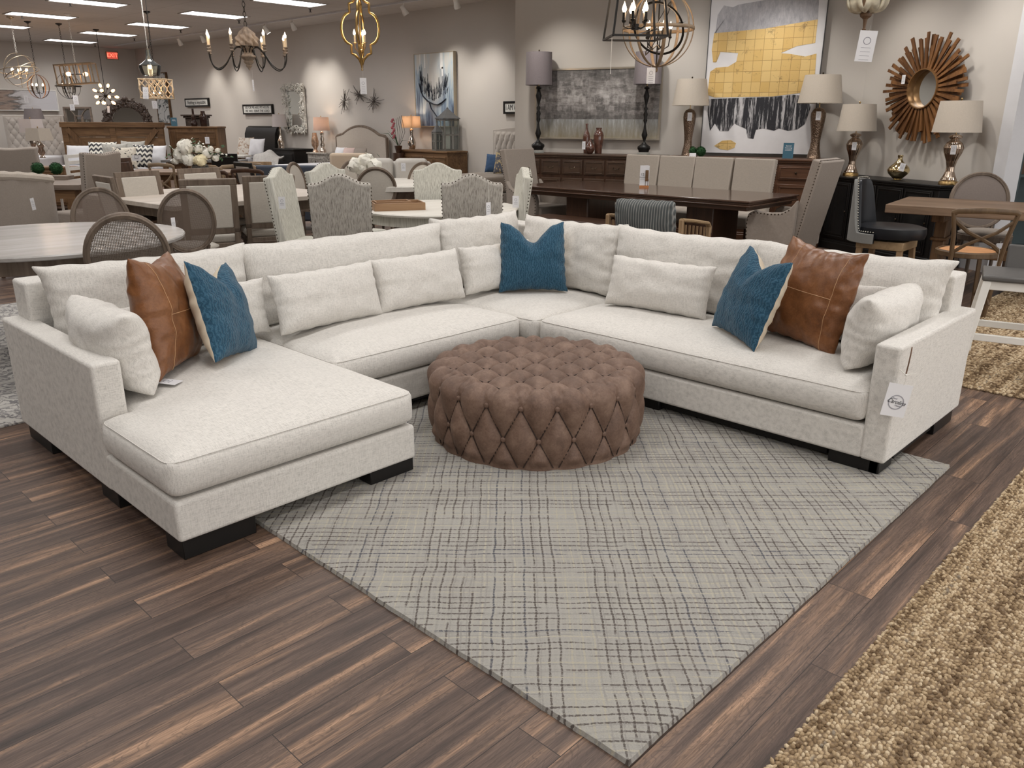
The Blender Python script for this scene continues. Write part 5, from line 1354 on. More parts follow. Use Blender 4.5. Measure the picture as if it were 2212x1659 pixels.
# white-legged stool with grey seat
GREYSEAT = plain('grey_moulded_seat', (.105, .10, .095), .4)
p = G(2185, 600, .62)
t = thing('white_leg_stool', 'low-backed grey stool on splayed white wooden legs at the right edge', 'stool', (p.x+.12, p.y+.0, 0), math.radians(15))
B().bx(-.20, .20, -.18, .18, .60, .635).obj('seat', GREYSEAT, t, bevel=.012, seg=3)
B(Matrix.Rotation(.1, 4, 'Y')).bx(.125, .15, -.17, .06, .60, .79).obj('backrest', GREYSEAT, t, bevel=.012, seg=3)
for (i, j) in ((-1, -1), (1, -1), (1, 1), (-1, 1)): B().bar((i*.235, j*.22, 0), (i*.17, j*.15, .60), .042, .042).obj('leg', WHITEP, t, bevel=.004)
for (a, c) in (((-.20, -.185, .20), (.20, -.185, .20)), ((-.20, .185, .20), (.20, .185, .20)), ((-.205, -.18, .27), (-.205, .18, .27)), ((.205, -.18, .27), (.205, .18, .27))): B().bar(a, c, .03, .04).obj('stretcher', WHITEP, t, bevel=.003)
B().bx(-.18, .18, -.16, .16, .55, .60).obj('apron', WHITEP, t, bevel=.003)
q = G(2152, 575, .60); price_tag((q.x, q.y, .60), camrz(q), .055, .10, 'white price tag dangling from the white-legged stool', string=.16)
# jute rug beyond
jr2 = thing('jute_rug', 'braided jute rug under the cross-back chair and white stool', 'rug')
B().bx(5.05, 8.4, -.4, 1.75, .001, .009).obj('backing', JBACK, jr2, smooth=False)
def jt2(P):
    d = (P[:, 0]*CW.x+P[:, 1]*CW.y-H*CW.z); pxx = CX+F_PX*(P[:, 0]*CR.x+P[:, 1]*CR.y-H*CR.z)/d
    return (pxx < 2300)
k = knots_mesh('braided_pile', JUTE, 5.05, 8.4, -.4, 1.75, .024, .017, 0, .008, jt2, seed=8); k.parent = jr2; k['kind'] = 'stuff'
# big tag on the sofa arm
p = Vector((RX0-.006, RY0+.045, .455))
t = thing('price_tag', 'large white shop tag with a round logo hanging from the right sofa arm', 'price tag', (RX0-.016, RY0-.022, .452), rz=math.radians(-48)-0)
t.rotation_euler = (0, math.radians(8), math.radians(-50))
tw, th_ = .098, .142
B().bx(-tw/2, tw/2, -.0008, .0008, -th_, 0).obj('card', WHITE, t, smooth=False)
b = B(); ring(b, 0, -th_*.56, -.0014, .030, .030, .0045, .0005, 40); b.obj('logo_ring', plain('grey_print', (.33, .33, .36), .5), t, smooth=False)
text('lettering', 'Carolina', .025, INK, t, (0, -.0022, -th_*.55), (PI/2, .12, 0), .0002, shear=.45, sx=.9)
text('lettering', 'Classic', .0095, GREYINK, t, (-.012, -.0022, -th_*.44), (PI/2, .12, 0), .0002, shear=.45)
text('lettering', 'Home', .0105, GREYINK, t, (.010, -.0022, -th_*.66), (PI/2, .12, 0), .0002, shear=.45)
B().tube([(.008, 0, -.004), (.010, -.004, .02), (.004, -.004, .045)], .0011, 5).obj('string', STRING, t)
b = B(); b.tube([(-.03, -.006, .062), (-.012, -.008, .052), (.003, -.007, .043), (.018, -.008, .05), (.042, -.006, .053)], .0018, 5); b.ball((.003, -.007, .043), .005, 8); b.obj('knot', STRING, t)
B().tube([(.003, -.004, .045), (.001, -.003, .09), (-.001, .0, .130), (.002, .012, .148), (.012, .035, .151)], .0030, 6).obj('loop', plain('brown_cord', (.13, .07, .04), .7), t)
q = G(346, 826, .43); tg = price_tag((q.x, q.y, .438), 0, .06, .09, 'white tag lying on the chaise seat below the leather pillow', lines=1); tg.rotation_euler = (-PI/2+.03, 0, math.radians(30))
# ================================================================ hanging lights, track spots, wall art
def AT(px, py, s):
    d = F_PX/s; return CC + CW*d + CR*((px-CX)/s) - CU*((py-CY)/s)
def chain(t, z0, z1, mat, r=.006, link=.05, canopy=True, beads=False, bm=None):
    b = B(); z = z0; k = 0
    while z < z1-.02:
        if beads: b.ball((0, 0, z+link/2), r*1.6, 6); z += link*.55
        else:
            pts = [(math.cos(a)*link*.28, 0, math.sin(a)*link*.5) for a in [i*PI/4 for i in range(8)]]
            R = Matrix.Translation((0, 0, z+link/2)) @ Matrix.Rotation(PI/2*(k % 2), 4, 'Z'); bb = B(R); bb.bm.free(); bb.bm = b.bm; bb.tube(pts, r*.5, 5, closed=True); z += link*.82
        k += 1
    b.obj('chain', mat, t)
    if canopy: B().lathe([(.065, z1-.002), (.065, z1-.018), (.03, z1-.035), (.012, z1-.05)], n=20).obj('canopy', bm or mat, t)
def flame(t, c, h=.055, r=.014, m=BULB, name='bulb'):
    b = B(); b.lathe([(.0001, 0), (r*.6, .002), (r, h*.28), (r*.75, h*.5), (r*.3, h*.78), (.0001, h)], c, 10); return b.obj(name, m, t)
def glowlamp(p, e, col=(1, .70, .45)):
    ld = bpy.data.lights.new('bulb_light', 'POINT'); ld.energy = e; ld.color = col; ld.shadow_soft_size = .05
    lo = bpy.data.objects.new('bulb_light', ld); COL.objects.link(lo); lo.location = p
def orb(name, label, px, py, s, R, mat, group, rings, candles, ch_m, bandw=.022, tilt=0, cr=None, canopy=True, metal=BLACKM, inner=False):
    c = AT(px, py, s); t = thing(name, label, 'chandelier', c, 0, group)
    for (rx, rz, k) in rings:
        Mx = Matrix.Rotation(math.radians(rz), 4, 'Z') @ Matrix.Rotation(math.radians(rx), 4, 'X')
        b = B(Mx)
        def f(u, v, k=k):
            a = u*2*PI; q = v*2*PI; e = bandw*.16*math.cos(q); w_ = bandw*.5*math.sin(q)
            return ((R*k+e)*math.cos(a), w_, (R*k+e)*math.sin(a))
        b.grid(f, 56, 8, closed_u=True); b.obj('hoop', mat, t, ang=180)
    cr = cr or R*.45; z0 = -R*.25
    B().cyl((0, 0, -R), (0, 0, R), .006, n=8).obj('stem', metal, t)
    b = B()
    for k in range(candles):
        a = 2*PI*k/candles+.4; x, y = cr*math.cos(a), cr*math.sin(a)
        b.tube([(0, 0, z0-.05), (x*.5, y*.5, z0-.085), (x*.9, y*.9, z0-.06), (x, y, z0)], .005, 6)
        b.lathe([(.012, z0), (.016, z0+.012), (.010, z0+.014), (.010, z0+.07)], (x, y, 0), 8)
    b.obj('candle_arms', metal, t)
    for k in range(candles):
        a = 2*PI*k/candles+.4; flame(t, (cr*math.cos(a), cr*math.sin(a), z0+.07), .06, .016)
    chain(t, R, HC-c.z, ch_m, canopy=canopy, bm=metal); glowlamp(c+Vector((0, 0, z0+.1)), 2.5); return t, c
GOLDW = wood('pale_driftwood_hoop', (.17, .115, .07), (.30, .22, .14), 'x', rough=.5)
COPPER = plain('antique_copper', (.16, .075, .035), .4, .8)
PEWT = plain('champagne_metal', (.42, .34, .24), .35, .8)
g = 'chandeliers hanging over the far left of the showroom'
orb('orb_chandelier', 'champagne orb chandelier of tilted overlapping rings, leftmost', 42, 152, 105, .33, PEWT, g, [(0, 20, 1), (35, 20, 1.02), (80, 10, 1.1), (60, 60, .98)], 6, STRING, .018, metal=PEWT)
orb('orb_chandelier', 'small copper-brown orb chandelier hanging in front of the long painting', 83, 187, 100, .24, COPPER, g, [(0, 40, 1), (0, -50, 1.0)], 5, BLACKM, .028)
orb('orb_chandelier', 'dark iron globe chandelier hanging under the rectangular wooden one', 148, 186, 98, .265, BLACKM, g, [(0, 10, 1), (0, 100, 1), (90, 0, 1), (0, 55, 1)], 6, BLACKM, .022)
# rectangular wooden frame pendant
c = AT(166, 160, 108); t = thing('frame_chandelier', 'rectangular open wooden frame chandelier with two amber bulbs', 'chandelier', c, math.atan2(CR.y, CR.x)+.06, g)
w2, h2, d2 = .37, .195, .12; b = B(Matrix.Rotation(math.radians(-4), 4, 'Y'))
for y in (-d2, d2):
    b.bx(-w2, w2, y-.012, y+.012, h2-.022, h2); b.bx(-w2, w2, y-.012, y+.012, -h2, -h2+.022)
    for x in (-w2, -w2*.5, 0.0, w2*.5, w2-.024): b.bx(x, x+.022, y-.01, y+.01, -h2, h2)
for x in (-w2, w2-.024):
    for z in (-h2, h2-.022): b.bx(x, x+.024, -d2, d2, z, z+.022)
b.obj('frame', GOLDW, t, smooth=False)
b = B(); b.cyl((-.12, 0, .0), (.12, 0, .0), .014, n=10); b.cyl((0, 0, 0), (0, 0, h2+.02), .006, n=6); b.obj('socket_bar', BLACKM, t)
for x in (-.16, .17): B().ball((x, 0, 0), .042, 14, (1.2, 1, 1)).obj('bulb', AMBER, t)
chain(t, h2, HC-c.z, STRING); glowlamp(c, 2)
# sputnik
c = AT(228, 207, 92); t = thing('sputnik_chandelier', 'black sputnik chandelier with radiating amber bulbs', 'chandelier', c, 0, g)
b = B(); b.ball((0, 0, 0), .045, 12); bl = []
dirs = [(math.cos(a)*math.cos(e), math.sin(a)*math.cos(e), math.sin(e)) for e, n_, o_ in ((1.2, 2, 0), (.5, 5, .3), (-.1, 5, .9), (-.7, 5, .2)) for a in [o_+2*PI*k/n_ for k in range(n_)]]
for dv in dirs:
    dv = Vector(dv); b.cyl((0, 0, 0), dv*.19, .006, n=6); b.cyl(dv*.15, dv*.20, .016, n=8); bl.append(dv)
b.obj('arms', BLACKM, t)
for dv in bl:
    q = dv.to_track_quat('Z', 'Y').to_matrix().to_4x4(); q.translation = dv*.19
    B().lathe([(.014, 0), (.030, .04), (.032, .06), (.018, .09), (.0001, .10)], n=10, M=q).obj('bulb', AMBER, t)
B().cyl((0, 0, 0), (0, 0, HC-c.z), .007, n=6).obj('rod', BLACKM, t); B().lathe([(.065, HC-c.z-.001), (.065, HC-c.z-.02), (.02, HC-c.z-.04)], n=16).obj('canopy', BLACKM, t); glowlamp(c, 4)
# glass bottle pendant
c = AT(323, 140, 135); t = thing('glass_pendant', 'clear glass bottle-shaped pendant lamp with one amber bulb', 'pendant lamp', c, 0, g)
B().lathe([(.035, .225), (.035, .13), (.055, .07), (.12, .02), (.172, -.01), (.165, -.06), (.14, -.14), (.125, -.165), (.118, -.165), (.132, -.14), (.158, -.06), (.165, -.012), (.115, .016), (.05, .066), (.03, .13), (.03, .225)], n=32, cap=False).obj('glass_shade', CLEAR, t, ang=60)
B().lathe([(.0001, -.07), (.022, -.06), (.032, -.02), (.022, .02), (.012, .045), (.0001, .046)], n=14).obj('bulb', AMBER, t)
B().cyl((0, 0, .045), (0, 0, .24), .014, n=10).obj('socket', PEWT, t); chain(t, .23, HC-c.z, STRING, .003, .026); glowlamp(c, 2)
B().tube([(.0, .02, .23), (.06, .02, .30), (.075, .02, .6), (.07, 0, HC-c.z)], .006, 6).obj('cord', BLACKM, t)
# quatrefoil fret lantern
c = AT(338, 192, 110); t = thing('fretwork_lantern', 'cream fretwork drum lantern with curving wooden lattice', 'pendant lamp', c, math.atan2(CR.y, CR.x), g)
CREAMW = plain('cream_fretwork', (.62, .47, .30), .5, var=.15)
w2, h2 = .245, .185; b = B()
for y in (-.22, .22):
    b.bx(-w2, w2, y-.006, y+.006, h2-.02, h2); b.bx(-w2, w2, y-.006, y+.006, -h2, -h2+.02)
    for k in range(4):
        for sg in (1, -1): b.tube([(-w2+w2*.5*k+sg*0+w2*.25+sg*w2*.24*math.cos(z/h2*PI*1.0), y, z) for z in [h2*(-1+2*i/16) for i in range(17)]], .011, 5)
for x in (-w2, w2-.02): b.bx(x, x+.02, -.22, .22, h2-.02, h2); b.bx(x, x+.02, -.22, .22, -h2, -h2+.02); b.bx(x, x+.02, -.22, -.20, -h2, h2); b.bx(x, x+.02, .20, .22, -h2, h2)
b.obj('lattice', CREAMW, t, ang=180)
for x in (-.06, .06): flame(t, (x, 0, -.09), .06, .015)
b = B(); b.cyl((-.08, 0, -.12), (.08, 0, -.12), .008, n=6); b.cyl((0, 0, -.12), (0, 0, h2+.02), .005, n=6); b.bx(-w2, w2, -.008, .008, h2-.012, h2); b.obj('candle_arms', BLACKM, t); chain(t, h2, HC-c.z, BLACKM); glowlamp(c, 2)
# big carved chandelier
s = 195; c = AT(536, 118, s); t = thing('candle_chandelier', 'eight-armed chandelier with a carved grey wooden heart and candle bulbs', 'chandelier', c, -.10)
CARV = wood('carved_greywash_wood', (.17, .13, .10), (.33, .27, .21), 'z', rough=.7, dark=(.08, .06, .045))
B().lathe([(.0001, -.165), (.012, -.15), (.012, -.14), (.03, -.125), (.035, -.11), (.028, -.105), (.05, -.085), (.055, -.07), (.045, -.06), (.075, -.035), (.095, -.025), (.095, -.012), (.05, 0), (.042, .045), (.07, .06), (.085, .075), (.07, .09)], n=28).obj('turned_stem', CARV, t)
def lump(u, v):
    a = u*2*PI; z = .085+.20*v; r = (.085+.02*math.sin(v*PI))*(1-v**2.2)+.018; r *= 1+.20*math.sin(a*7+v*6)*math.sin(v*PI*3+1)+.08*noise.noise(Vector((math.cos(a)*5, math.sin(a)*5, z*30)))
    return (r*math.cos(a), r*math.sin(a), z)
b = B(); b.grid(lump, 84, 40, closed_u=True); b.obj('carved_acanthus', CARV, t, ang=60)
for k in range(8):
    a = k*2*PI/8; ca, sa = math.cos(a), math.sin(a); P_ = [(.045, .02), (.07, .065), (.12, .075), (.18, .02), (.26, -.10), (.34, -.155), (.40, -.13), (.43, -.06), (.435, .0)]
    from mathutils.geometry import interpolate_bezier
    pts = []
    for i in range(len(P_)-1):
        p0 = P_[max(i-1, 0)]; p1 = P_[i]; p2 = P_[i+1]; p3 = P_[min(i+2, len(P_)-1)]
        for q in range(4):
            u = q/4; f = lambda i_: .5*((2*p1[i_])+(-p0[i_]+p2[i_])*u+(2*p0[i_]-5*p1[i_]+4*p2[i_]-p3[i_])*u*u+(-p0[i_]+3*p1[i_]-3*p2[i_]+p3[i_])*u**3); pts.append((f(0), f(1)))
    pts.append(P_[-1]); B().tube([(r*ca, r*sa, z) for r, z in pts], .0065, 7).obj('arm', BLACKM, t)
    x, y = .435*ca, .435*sa
    B().lathe([(.010, 0), (.024, .008), (.024, .014), (.012, .022), (.018, .035), (.022, .045), (.012, .055), (.026, .068), (.026, .074)], (x, y, 0), 14).obj('candle_cup', CARV, t)
    B().lathe([(.0135, .074), (.0135, .165)], (x, y, 0), 10).obj('candle', CANDLE, t); flame(t, (x, y, .165), .065, .015)
    if k % 2 == 0: glowlamp(c+Vector((x, y, .20)), 1.2)
chain(t, .28, HC-c.z, BLACKM, .007, .06)
# gold quatrefoil lantern
s = 185; c = AT(778, 62, s); t = thing('quatrefoil_lantern', 'antique gold quatrefoil lantern chandelier with three candle bulbs', 'chandelier', c, .0)
GOLDM = plain('antique_gold', (.42, .27, .10), .32, 1.0, var=.25)
half = [(0, -.40), (.028, -.33), (.075, -.285), (.115, -.27), (.115, -.175)]
arc = [(.115+.105*math.sin(a)*1.0+.0, -.175*math.cos(a)*1.0) for a in [k*PI/10 for k in range(1, 10)]]
prof_ = half+[(.125+.095*math.sin(k*PI/10), -.165*math.cos(k*PI/10)) for k in range(1, 10)]+[(.115, .175), (.115, .27), (.075, .285), (.028, .33), (0, .40)]
for k in range(4):
    a = k*PI/2+math.radians(-46); b = B(Matrix.Rotation(a, 4, 'Z'))
    b.tube([(x, 0, z) for x, z in prof_], .015, 8, flat=(1, 1)); b.obj('frame_rib', GOLDM, t, ang=50)
B().lathe([(.006, -.46), (.012, -.45), (.012, -.44), (.009, -.43), (.014, -.42), (.012, -.40), (.016, -.38)], n=12).obj('finial', GOLDM, t)
b = B(); b.cyl((0, 0, -.24), (0, 0, .40), .009, n=8); b.ball((0, 0, -.245), .028, 12)
for k in range(3):
    a = k*2*PI/3+.6; x, y = .072*math.cos(a), .072*math.sin(a); b.tube([(0, 0, -.25), (x*.6, y*.6, -.245), (x, y, -.21), (x, y, -.16)], .005, 6); b.lathe([(.026, -.160), (.022, -.152), (.010, -.150)], (x, y, 0), 12)
b.obj('candle_arms', GOLDM, t)
for k in range(3):
    a = k*2*PI/3+.6; x, y = .072*math.cos(a), .072*math.sin(a); B().lathe([(.009, -.15), (.009, -.07)], (x, y, 0), 8).obj('candle', CANDLE, t); flame(t, (x, y, -.07), .065, .016)
chain(t, .40, HC-c.z, GOLDM, .007, .05); glowlamp(c, 4)
# black open lantern
s = 290; c = AT(1371, 82, s); t = thing('open_lantern', 'black iron open-frame lantern chandelier with candle bulbs, left of the wooden orb', 'chandelier', c, math.atan2(CR.y, CR.x)+math.radians(4))
b = B(); r1, r2, hh = .200, .125, .62
for (i, j) in ((-1, -1), (1, -1), (1, 1), (-1, 1)): b.bar((i*r1, j*r1, 0), (i*r2, j*r2, hh), .014, .014)
for (r_, z_) in ((r1, 0), (r2, hh)):
    for (a_, c_) in (((-1, -1), (1, -1)), ((1, -1), (1, 1)), ((1, 1), (-1, 1)), ((-1, 1), (-1, -1))): b.bar((a_[0]*r_, a_[1]*r_, z_), (c_[0]*r_, c_[1]*r_, z_), .014, .014)
for (i, j) in ((-1, -1), (1, -1), (1, 1), (-1, 1)): b.bar((i*r2, j*r2, hh), (0, 0, hh+.12), .012, .012)
b.obj('frame', BLACKM, t, smooth=False)
b = B(); b.cyl((0, 0, .07), (0, 0, hh+.12), .006, n=8); b.cyl((0, 0, .055), (0, 0, .095), .028, n=12)
for k in range(5):
    a = k*2*PI/5+.5; x, y = .085*math.cos(a), .085*math.sin(a); b.tube([(0, 0, .075), (x*.6, y*.6, .065), (x, y, .08), (x, y, .11)], .005, 6); b.lathe([(.012, .105), (.018, .12), (.013, .122), (.012, .175)], (x, y, 0), 10)
b.obj('candle_arms', BLACKM, t)
for k in range(5): a = k*2*PI/5+.5; flame(t, (.085*math.cos(a), .085*math.sin(a), .175), .075, .018)
chain(t, hh+.12, HC-c.z, BLACKM); glowlamp(c+Vector((0, 0, .2)), 4)
# wooden orb
t, c11 = orb('orb_chandelier', 'large weathered wood orb chandelier with a dark iron sphere inside', 1422, 62, 262, .292, GOLDW, None, [(0, 0, 1), (0, 45, 1), (0, 90, 1), (0, 135, 1), (90, 0, 1.0)], 5, BLACKM, .028, cr=.10)
for (rx, rz) in ((25, 30), (-30, 100), (75, 60)):
    b = B(Matrix.Rotation(math.radians(rz), 4, 'Z') @ Matrix.Rotation(math.radians(rx), 4, 'X')); b.tube([(.215*math.cos(a), 0, .215*math.sin(a)) for a in [k*2*PI/40 for k in range(40)]], .007, 6, closed=True, flat=(.5, 1.4)); b.obj('inner_hoop', BLACKM, t)
B().lathe([(.003, -.335), (.012, -.33), (.018, -.315), (.010, -.30), (.03, -.292)], n=14).obj('finial', GOLDW, t)
# cream petal chandelier, only its foot in view
c = AT(1873, 12, 255); t = thing('petal_chandelier', 'foot of a turned wood chandelier with whitewashed petals at the top edge', 'chandelier', c, .2)
B().lathe([(.0001, -.21), (.012, -.195), (.018, -.185), (.010, -.175), (.016, -.12), (.020, -.105), (.045, -.085), (.050, -.065), (.030, -.05), (.030, -.035), (.052, -.01), (.045, .03), (.03, .10), (.03, .3)], n=24).obj('turned_stem', wood('brown_turned_wood', (.10, .055, .03), (.20, .12, .07), 'z', rough=.5), t)
DISTR = plain('distressed_cream_paint', (.62, .57, .44), .6, var=.35, vs=14)
for k in range(7):
    a = k*2*PI/7; R_k = Matrix.Rotation(a, 4, 'Z'); b = B(R_k)
    b.grid(lambda u, v: (.045+.10*math.sin(v*PI*.75)+.02*v, (u-.5)*.115*math.sin(PI*min(1, .15+v*.85))**.6, -.045+.24*v-.07*math.sin(v*PI)*1.0+.012*math.cos((u-.5)*PI*3)), 10, 14); b.obj('petal', DISTR, t, ang=180, solid=.014)
B().cyl((0, 0, .3), (0, 0, HC-c.z), .008, n=8).obj('rod', BRASS, t)
# tags hanging from the chandeliers
def hang(px, py, s, w, h, label, string=.1, tilt=0, yaw=0):
    q = AT(px, py, s); return price_tag(tuple(q), camrz(q)+yaw, w, h, label, tilt, string, lines=4)
hang(55, 206, 108, .07, .14, 'white price tag under the leftmost champagne orb chandelier', .12)
hang(162, 206, 100, .10, .19, 'white price tag hanging below the dark iron globe chandelier', .05)
hang(155, 225, 108, .085, .12, 'small white price tag below the rectangular frame chandelier', .4)
hang(234, 229, 92, .05, .15, 'narrow white price tag under the sputnik chandelier', .1, .1)
hang(314, 188, 128, .085, .19, 'white price tag beside the fretwork lantern', .3, .08)
hang(333, 218, 100, .10, .16, 'white price tag below the fretwork lantern', .05)
hang(546, 172, 195, .018, .12, 'white price tag seen edge-on under the eight-armed chandelier', .10)
hang(784, 168, 185, .075, .18, 'white price tag on a string under the gold quatrefoil lantern', .14)
hang(1407, 146, 262, .070, .125, 'white shop tag with a round logo under the wooden orb', .02)
hang(1878, 66, 255, .140, .245, 'large framed white price tag below the petal chandelier', .04, .08)
q = AT(1322, 82, 290); t = thing('tag_string', 'loose white string hanging from the corner of the black open lantern', 'string', tuple(q)); B().tube([(0, 0, 0), (0, 0, -.09), (-.003, 0, -.10), (-.002, 0, -.25)], .0025, 5).obj('string', STRING, t)
# ---------------------------------------------------------------- track and spots on the long wall
tx = XW-.95
tr = tag(B().bx(tx-.018, tx+.018, 9.2, YF-1, HC-.03, HC-.0005).obj('light_track', TRIMC, smooth=False), 'white lighting track on the ceiling in front of the long wall', 'light track')
SPOTG = glow('spot_lamp_face', (1, .97, .92), 14)
def spotlight(label, loc, aim, lit=True, energy=None, group='white track spotlights along the long wall', size=75, blend=.9):
    t = thing('track_spotlight', label, 'spotlight', loc, 0, group)
    dv = (Vector(aim)-Vector(loc)); dv.normalize(); q = dv.to_track_quat('Z', 'Y').to_matrix().to_4x4()
    B().cyl((0, 0, 0), (0, 0, .11), .012, n=8).obj('stem', WHITEP, t)
    B().lathe([(.0001, -.07), (.036, -.06), (.04, .0), (.055, .06), (.055, .10), (.048, .10), (.046, .07), (.0001, .07)], n=20, M=q).obj('can', WHITEP, t)
    B().lathe([(.0001, .088), (.046, .088), (.046, .090), (.0001, .090)], n=16, M=q).obj('lamp_face', SPOTG, t)
    ld = bpy.data.lights.new('spot_beam', 'SPOT'); ld.energy = energy or SPOT_W; ld.color = (1, .95, .88); ld.spot_size = math.radians(size); ld.spot_blend = blend; ld.shadow_soft_size = .06
    lo = bpy.data.objects.new('spot_beam', ld); COL.objects.link(lo); lo.location = Vector(loc)+dv*.12; lo.rotation_euler = dv.to_track_quat('-Z', 'Y').to_euler()
    return t
k = 0
for (px, py, lb) in ((388, 97, 'white track spotlight nearest the far corner'), (438, 90, 'white track spotlight between the far corner and the carved chandelier'), (575, 72, 'glowing track spotlight just right of the carved chandelier'), (633, 63, 'white track spotlight above the carved white mirror'), (872, 33, 'glowing track spotlight right of the gold lantern'), (985, 15, 'white track spotlight above the flower painting')):
    q = ONP(px, py, Vector((tx, 0, 0)), Vector((1, 0, 0))); loc = (tx, q.y, HC-.13)
    spotlight(lb, loc, (XW, q.y+(-.5 if px in (575, 872) else .25), 1.55))
# spots for the front walls, above the top of the picture
for (u, lb) in ((.10, 'first'), (.42, 'second'), (.75, 'third')):
    q = WA0+(WC-WA0)*u+nA*1.25; aim = WA0+(WC-WA0)*(u+.06); spotlight('ceiling spotlight aimed at the front wall, %s from its free end' % lb, (q.x, q.y, HC-.13), (aim.x, aim.y, 1.6), group='spotlights for the front walls', energy=SPOT_W*1.0)
for (u, lb) in ((.25, 'nearer the corner'), (.85, 'nearer the white trim')):
    q = WC+(WB1-WC)*u+nB*1.25; aim = WC+(WB1-WC)*(u+.15); spotlight('ceiling spotlight aimed at the sunburst mirror wall, %s' % lb, (q.x, q.y, HC-.13), (aim.x, aim.y, 1.6), group='spotlights for the front walls', energy=SPOT_W*.9)
# sprinkler heads
spr = thing('sprinkler', 'x', 'sprinkler', (0, 0, 0)); b = B(); b.lathe([(.035, -.001), (.035, -.006), (.012, -.01), (.010, -.05), (.03, -.055), (.03, -.06)], n=12); b.obj('head', BLACKM, spr)
SP = [(670, 19, 'nearest the gold lantern'), (516, 44, 'just left of the chandelier chain'), (390, 65, 'between the panel rows'), (290, 83, 'near the exit sign'), (205, 96, 'above the globe chandelier'), (151, 6, 'at the top left'), (47, 33, 'farthest left')]
for i, (px, py, lb) in enumerate(SP):
    q = G(px, py, HC); o = spr if i == 0 else dup(spr, (0, 0, 0), 0)
    o.location = (q.x, q.y, HC); o['label'] = 'small ceiling sprinkler head '+lb; o['group'] = 'ceiling sprinklers'

# ---------------------------------------------------------------- wall pictures, long wall and far wall
NX = Vector((-1, 0, 0)); LW = Vector((XW, 0, 0)); NY = Vector((0, -1, 0)); FW = Vector((0, YF, 0))
def sign(label, tl, br, body, base, n, sizes, fr=BLACKW, depth=.05, off=.035):
    o, w_, h_, yf = wall_pic('framed_sign', label, (tl, br), n, off, fr, plain('white_sign_face', (.66, .66, .62), .6, var=.02), depth, .035, cat='sign', base=base)
    for (bd, z, sz, sx_) in body:
        e = text('lettering', bd, sz*h_, INK, o, (0, yf-.003, z*h_), (PI/2, 0, 0)); xs_ = [v.co.x for v in e.data.vertices]; e.scale.x = sx_*w_/(max(xs_)-min(xs_))
    return o
# the pixels of the sign's left-top and right-bottom corners
sign('small framed sign in thin script near the far end of the long wall', (400, 213), (452, 230), [('Nothing is impossible', .5,   .60, .78)], LW, NX, None)
sign('framed sign in capitals left of the carved white mirror', (525, 226), (590, 247), [('AS FOR ME AND MY HOUSE', .68, .36, .82), ('WE WILL SERVE THE LORD', .33, .36, .82)], LW, NX, None)
sign('black-framed sign cut off by the front wall, right of the flower painting', (1089, 219), (1156, 246), [('I AM WITH YOU', .5, .62, .84)], LW, NX, None)
# flower painting
def flower_bg():
    m, nt, bs = _nt('blue_grey_wash'); sx = N(nt, 'ShaderNodeSeparateXYZ'); tc = N(nt, 'ShaderNodeTexCoord'); nt.links.new(tc.outputs['Generated'], sx.inputs[0])
    n = noise_t(nt, coords(nt, (9, 9, 1.6)), 1, 4, .6, .3)
    s = math_(nt, 'ADD', math_(nt, 'MULTIPLY', n, .8), math_(nt, 'MULTIPLY', sx.outputs[2], .25))
    c = ramp(nt, s, [(.34, (.05, .07, .12)), (.46, (.20, .27, .36)), (.56, (.42, .50, .55)), (.70, (.55, .54, .50))])
    cen = ramp(nt, math_(nt, 'ADD', math_(nt, 'ABSOLUTE', math_(nt, 'SUBTRACT', sx.outputs[0], .5)), math_(nt, 'MULTIPLY', math_(nt, 'ABSOLUTE', math_(nt, 'SUBTRACT', sx.outputs[2], .62)), .6)), [(.1, .85), (.42, 0.0)])
    nt.links.new(mixc(nt, cen, c, (.56, .54, .50)), bs.inputs['Base Color']); bs.inputs['Roughness'].default_value = .6; return m
o, w_, h_, yf = wall_pic('flower_painting', 'large blue-grey painting of a dark branching flower on the long wall', ((896, 117), (985, 274)), NX, .05, plain('pale_gold_frame', (.42, .36, .27), .4, .3), flower_bg(), .07, .012, base=LW)
DPAINT = plain('dark_navy_paint', (.02, .025, .04), .5); WPAINT = plain('white_flecks', (.75, .75, .73), .5)
rs = random.Random(4); b = B(); P2 = lambda u, v: ((u-.5)*w_, yf-.003, v*h_)
b.tube([P2(.62, .07), P2(.58, .12), P2(.50, .19), P2(.42, .25), P2(.38, .34)], [.016, .016, .018, .020, .026], 6, flat=(1, .3))
b.tube([P2(.12, .60), P2(.16, .50), P2(.22, .42), P2(.34, .35), P2(.48, .31), .0 or P2(.60, .30), P2(.70, .33), P2(.80, .38)], [.012, .018, .026, .035, .03, .034, .03, .018], 6, flat=(1, .3))
for k in range(150):
    u0 = rs.uniform(.14, .84); v0 = .33+abs(u0-.48)*.35; L_ = rs.uniform(.03, .16)*(1.3 if u0 < .35 else 1); lean = (u0-.48)*.25
    st = rs.uniform(0, .25 if u0 > .35 else .38); b.tube([P2(u0, v0+st*.6), P2(u0+lean*L_+rs.uniform(-.02, .02), v0+st*.6+L_)], [rs.uniform(.004, .011), .002], 5, flat=(1, .25))
b.obj('branch_strokes', DPAINT, o)
for (u0, v0, v1, w0) in ((.28, .80, .99, .02), (.16, .85, .99, .012), (.70, .78, .99, .04), (.72, .68, .80, .02)): B().bx((u0-.5)*w_-w0, (u0-.5)*w_+w0, yf-.004, yf-.002, v0*h_, v1*h_).obj('white_drip', WPAINT, o, smooth=False)
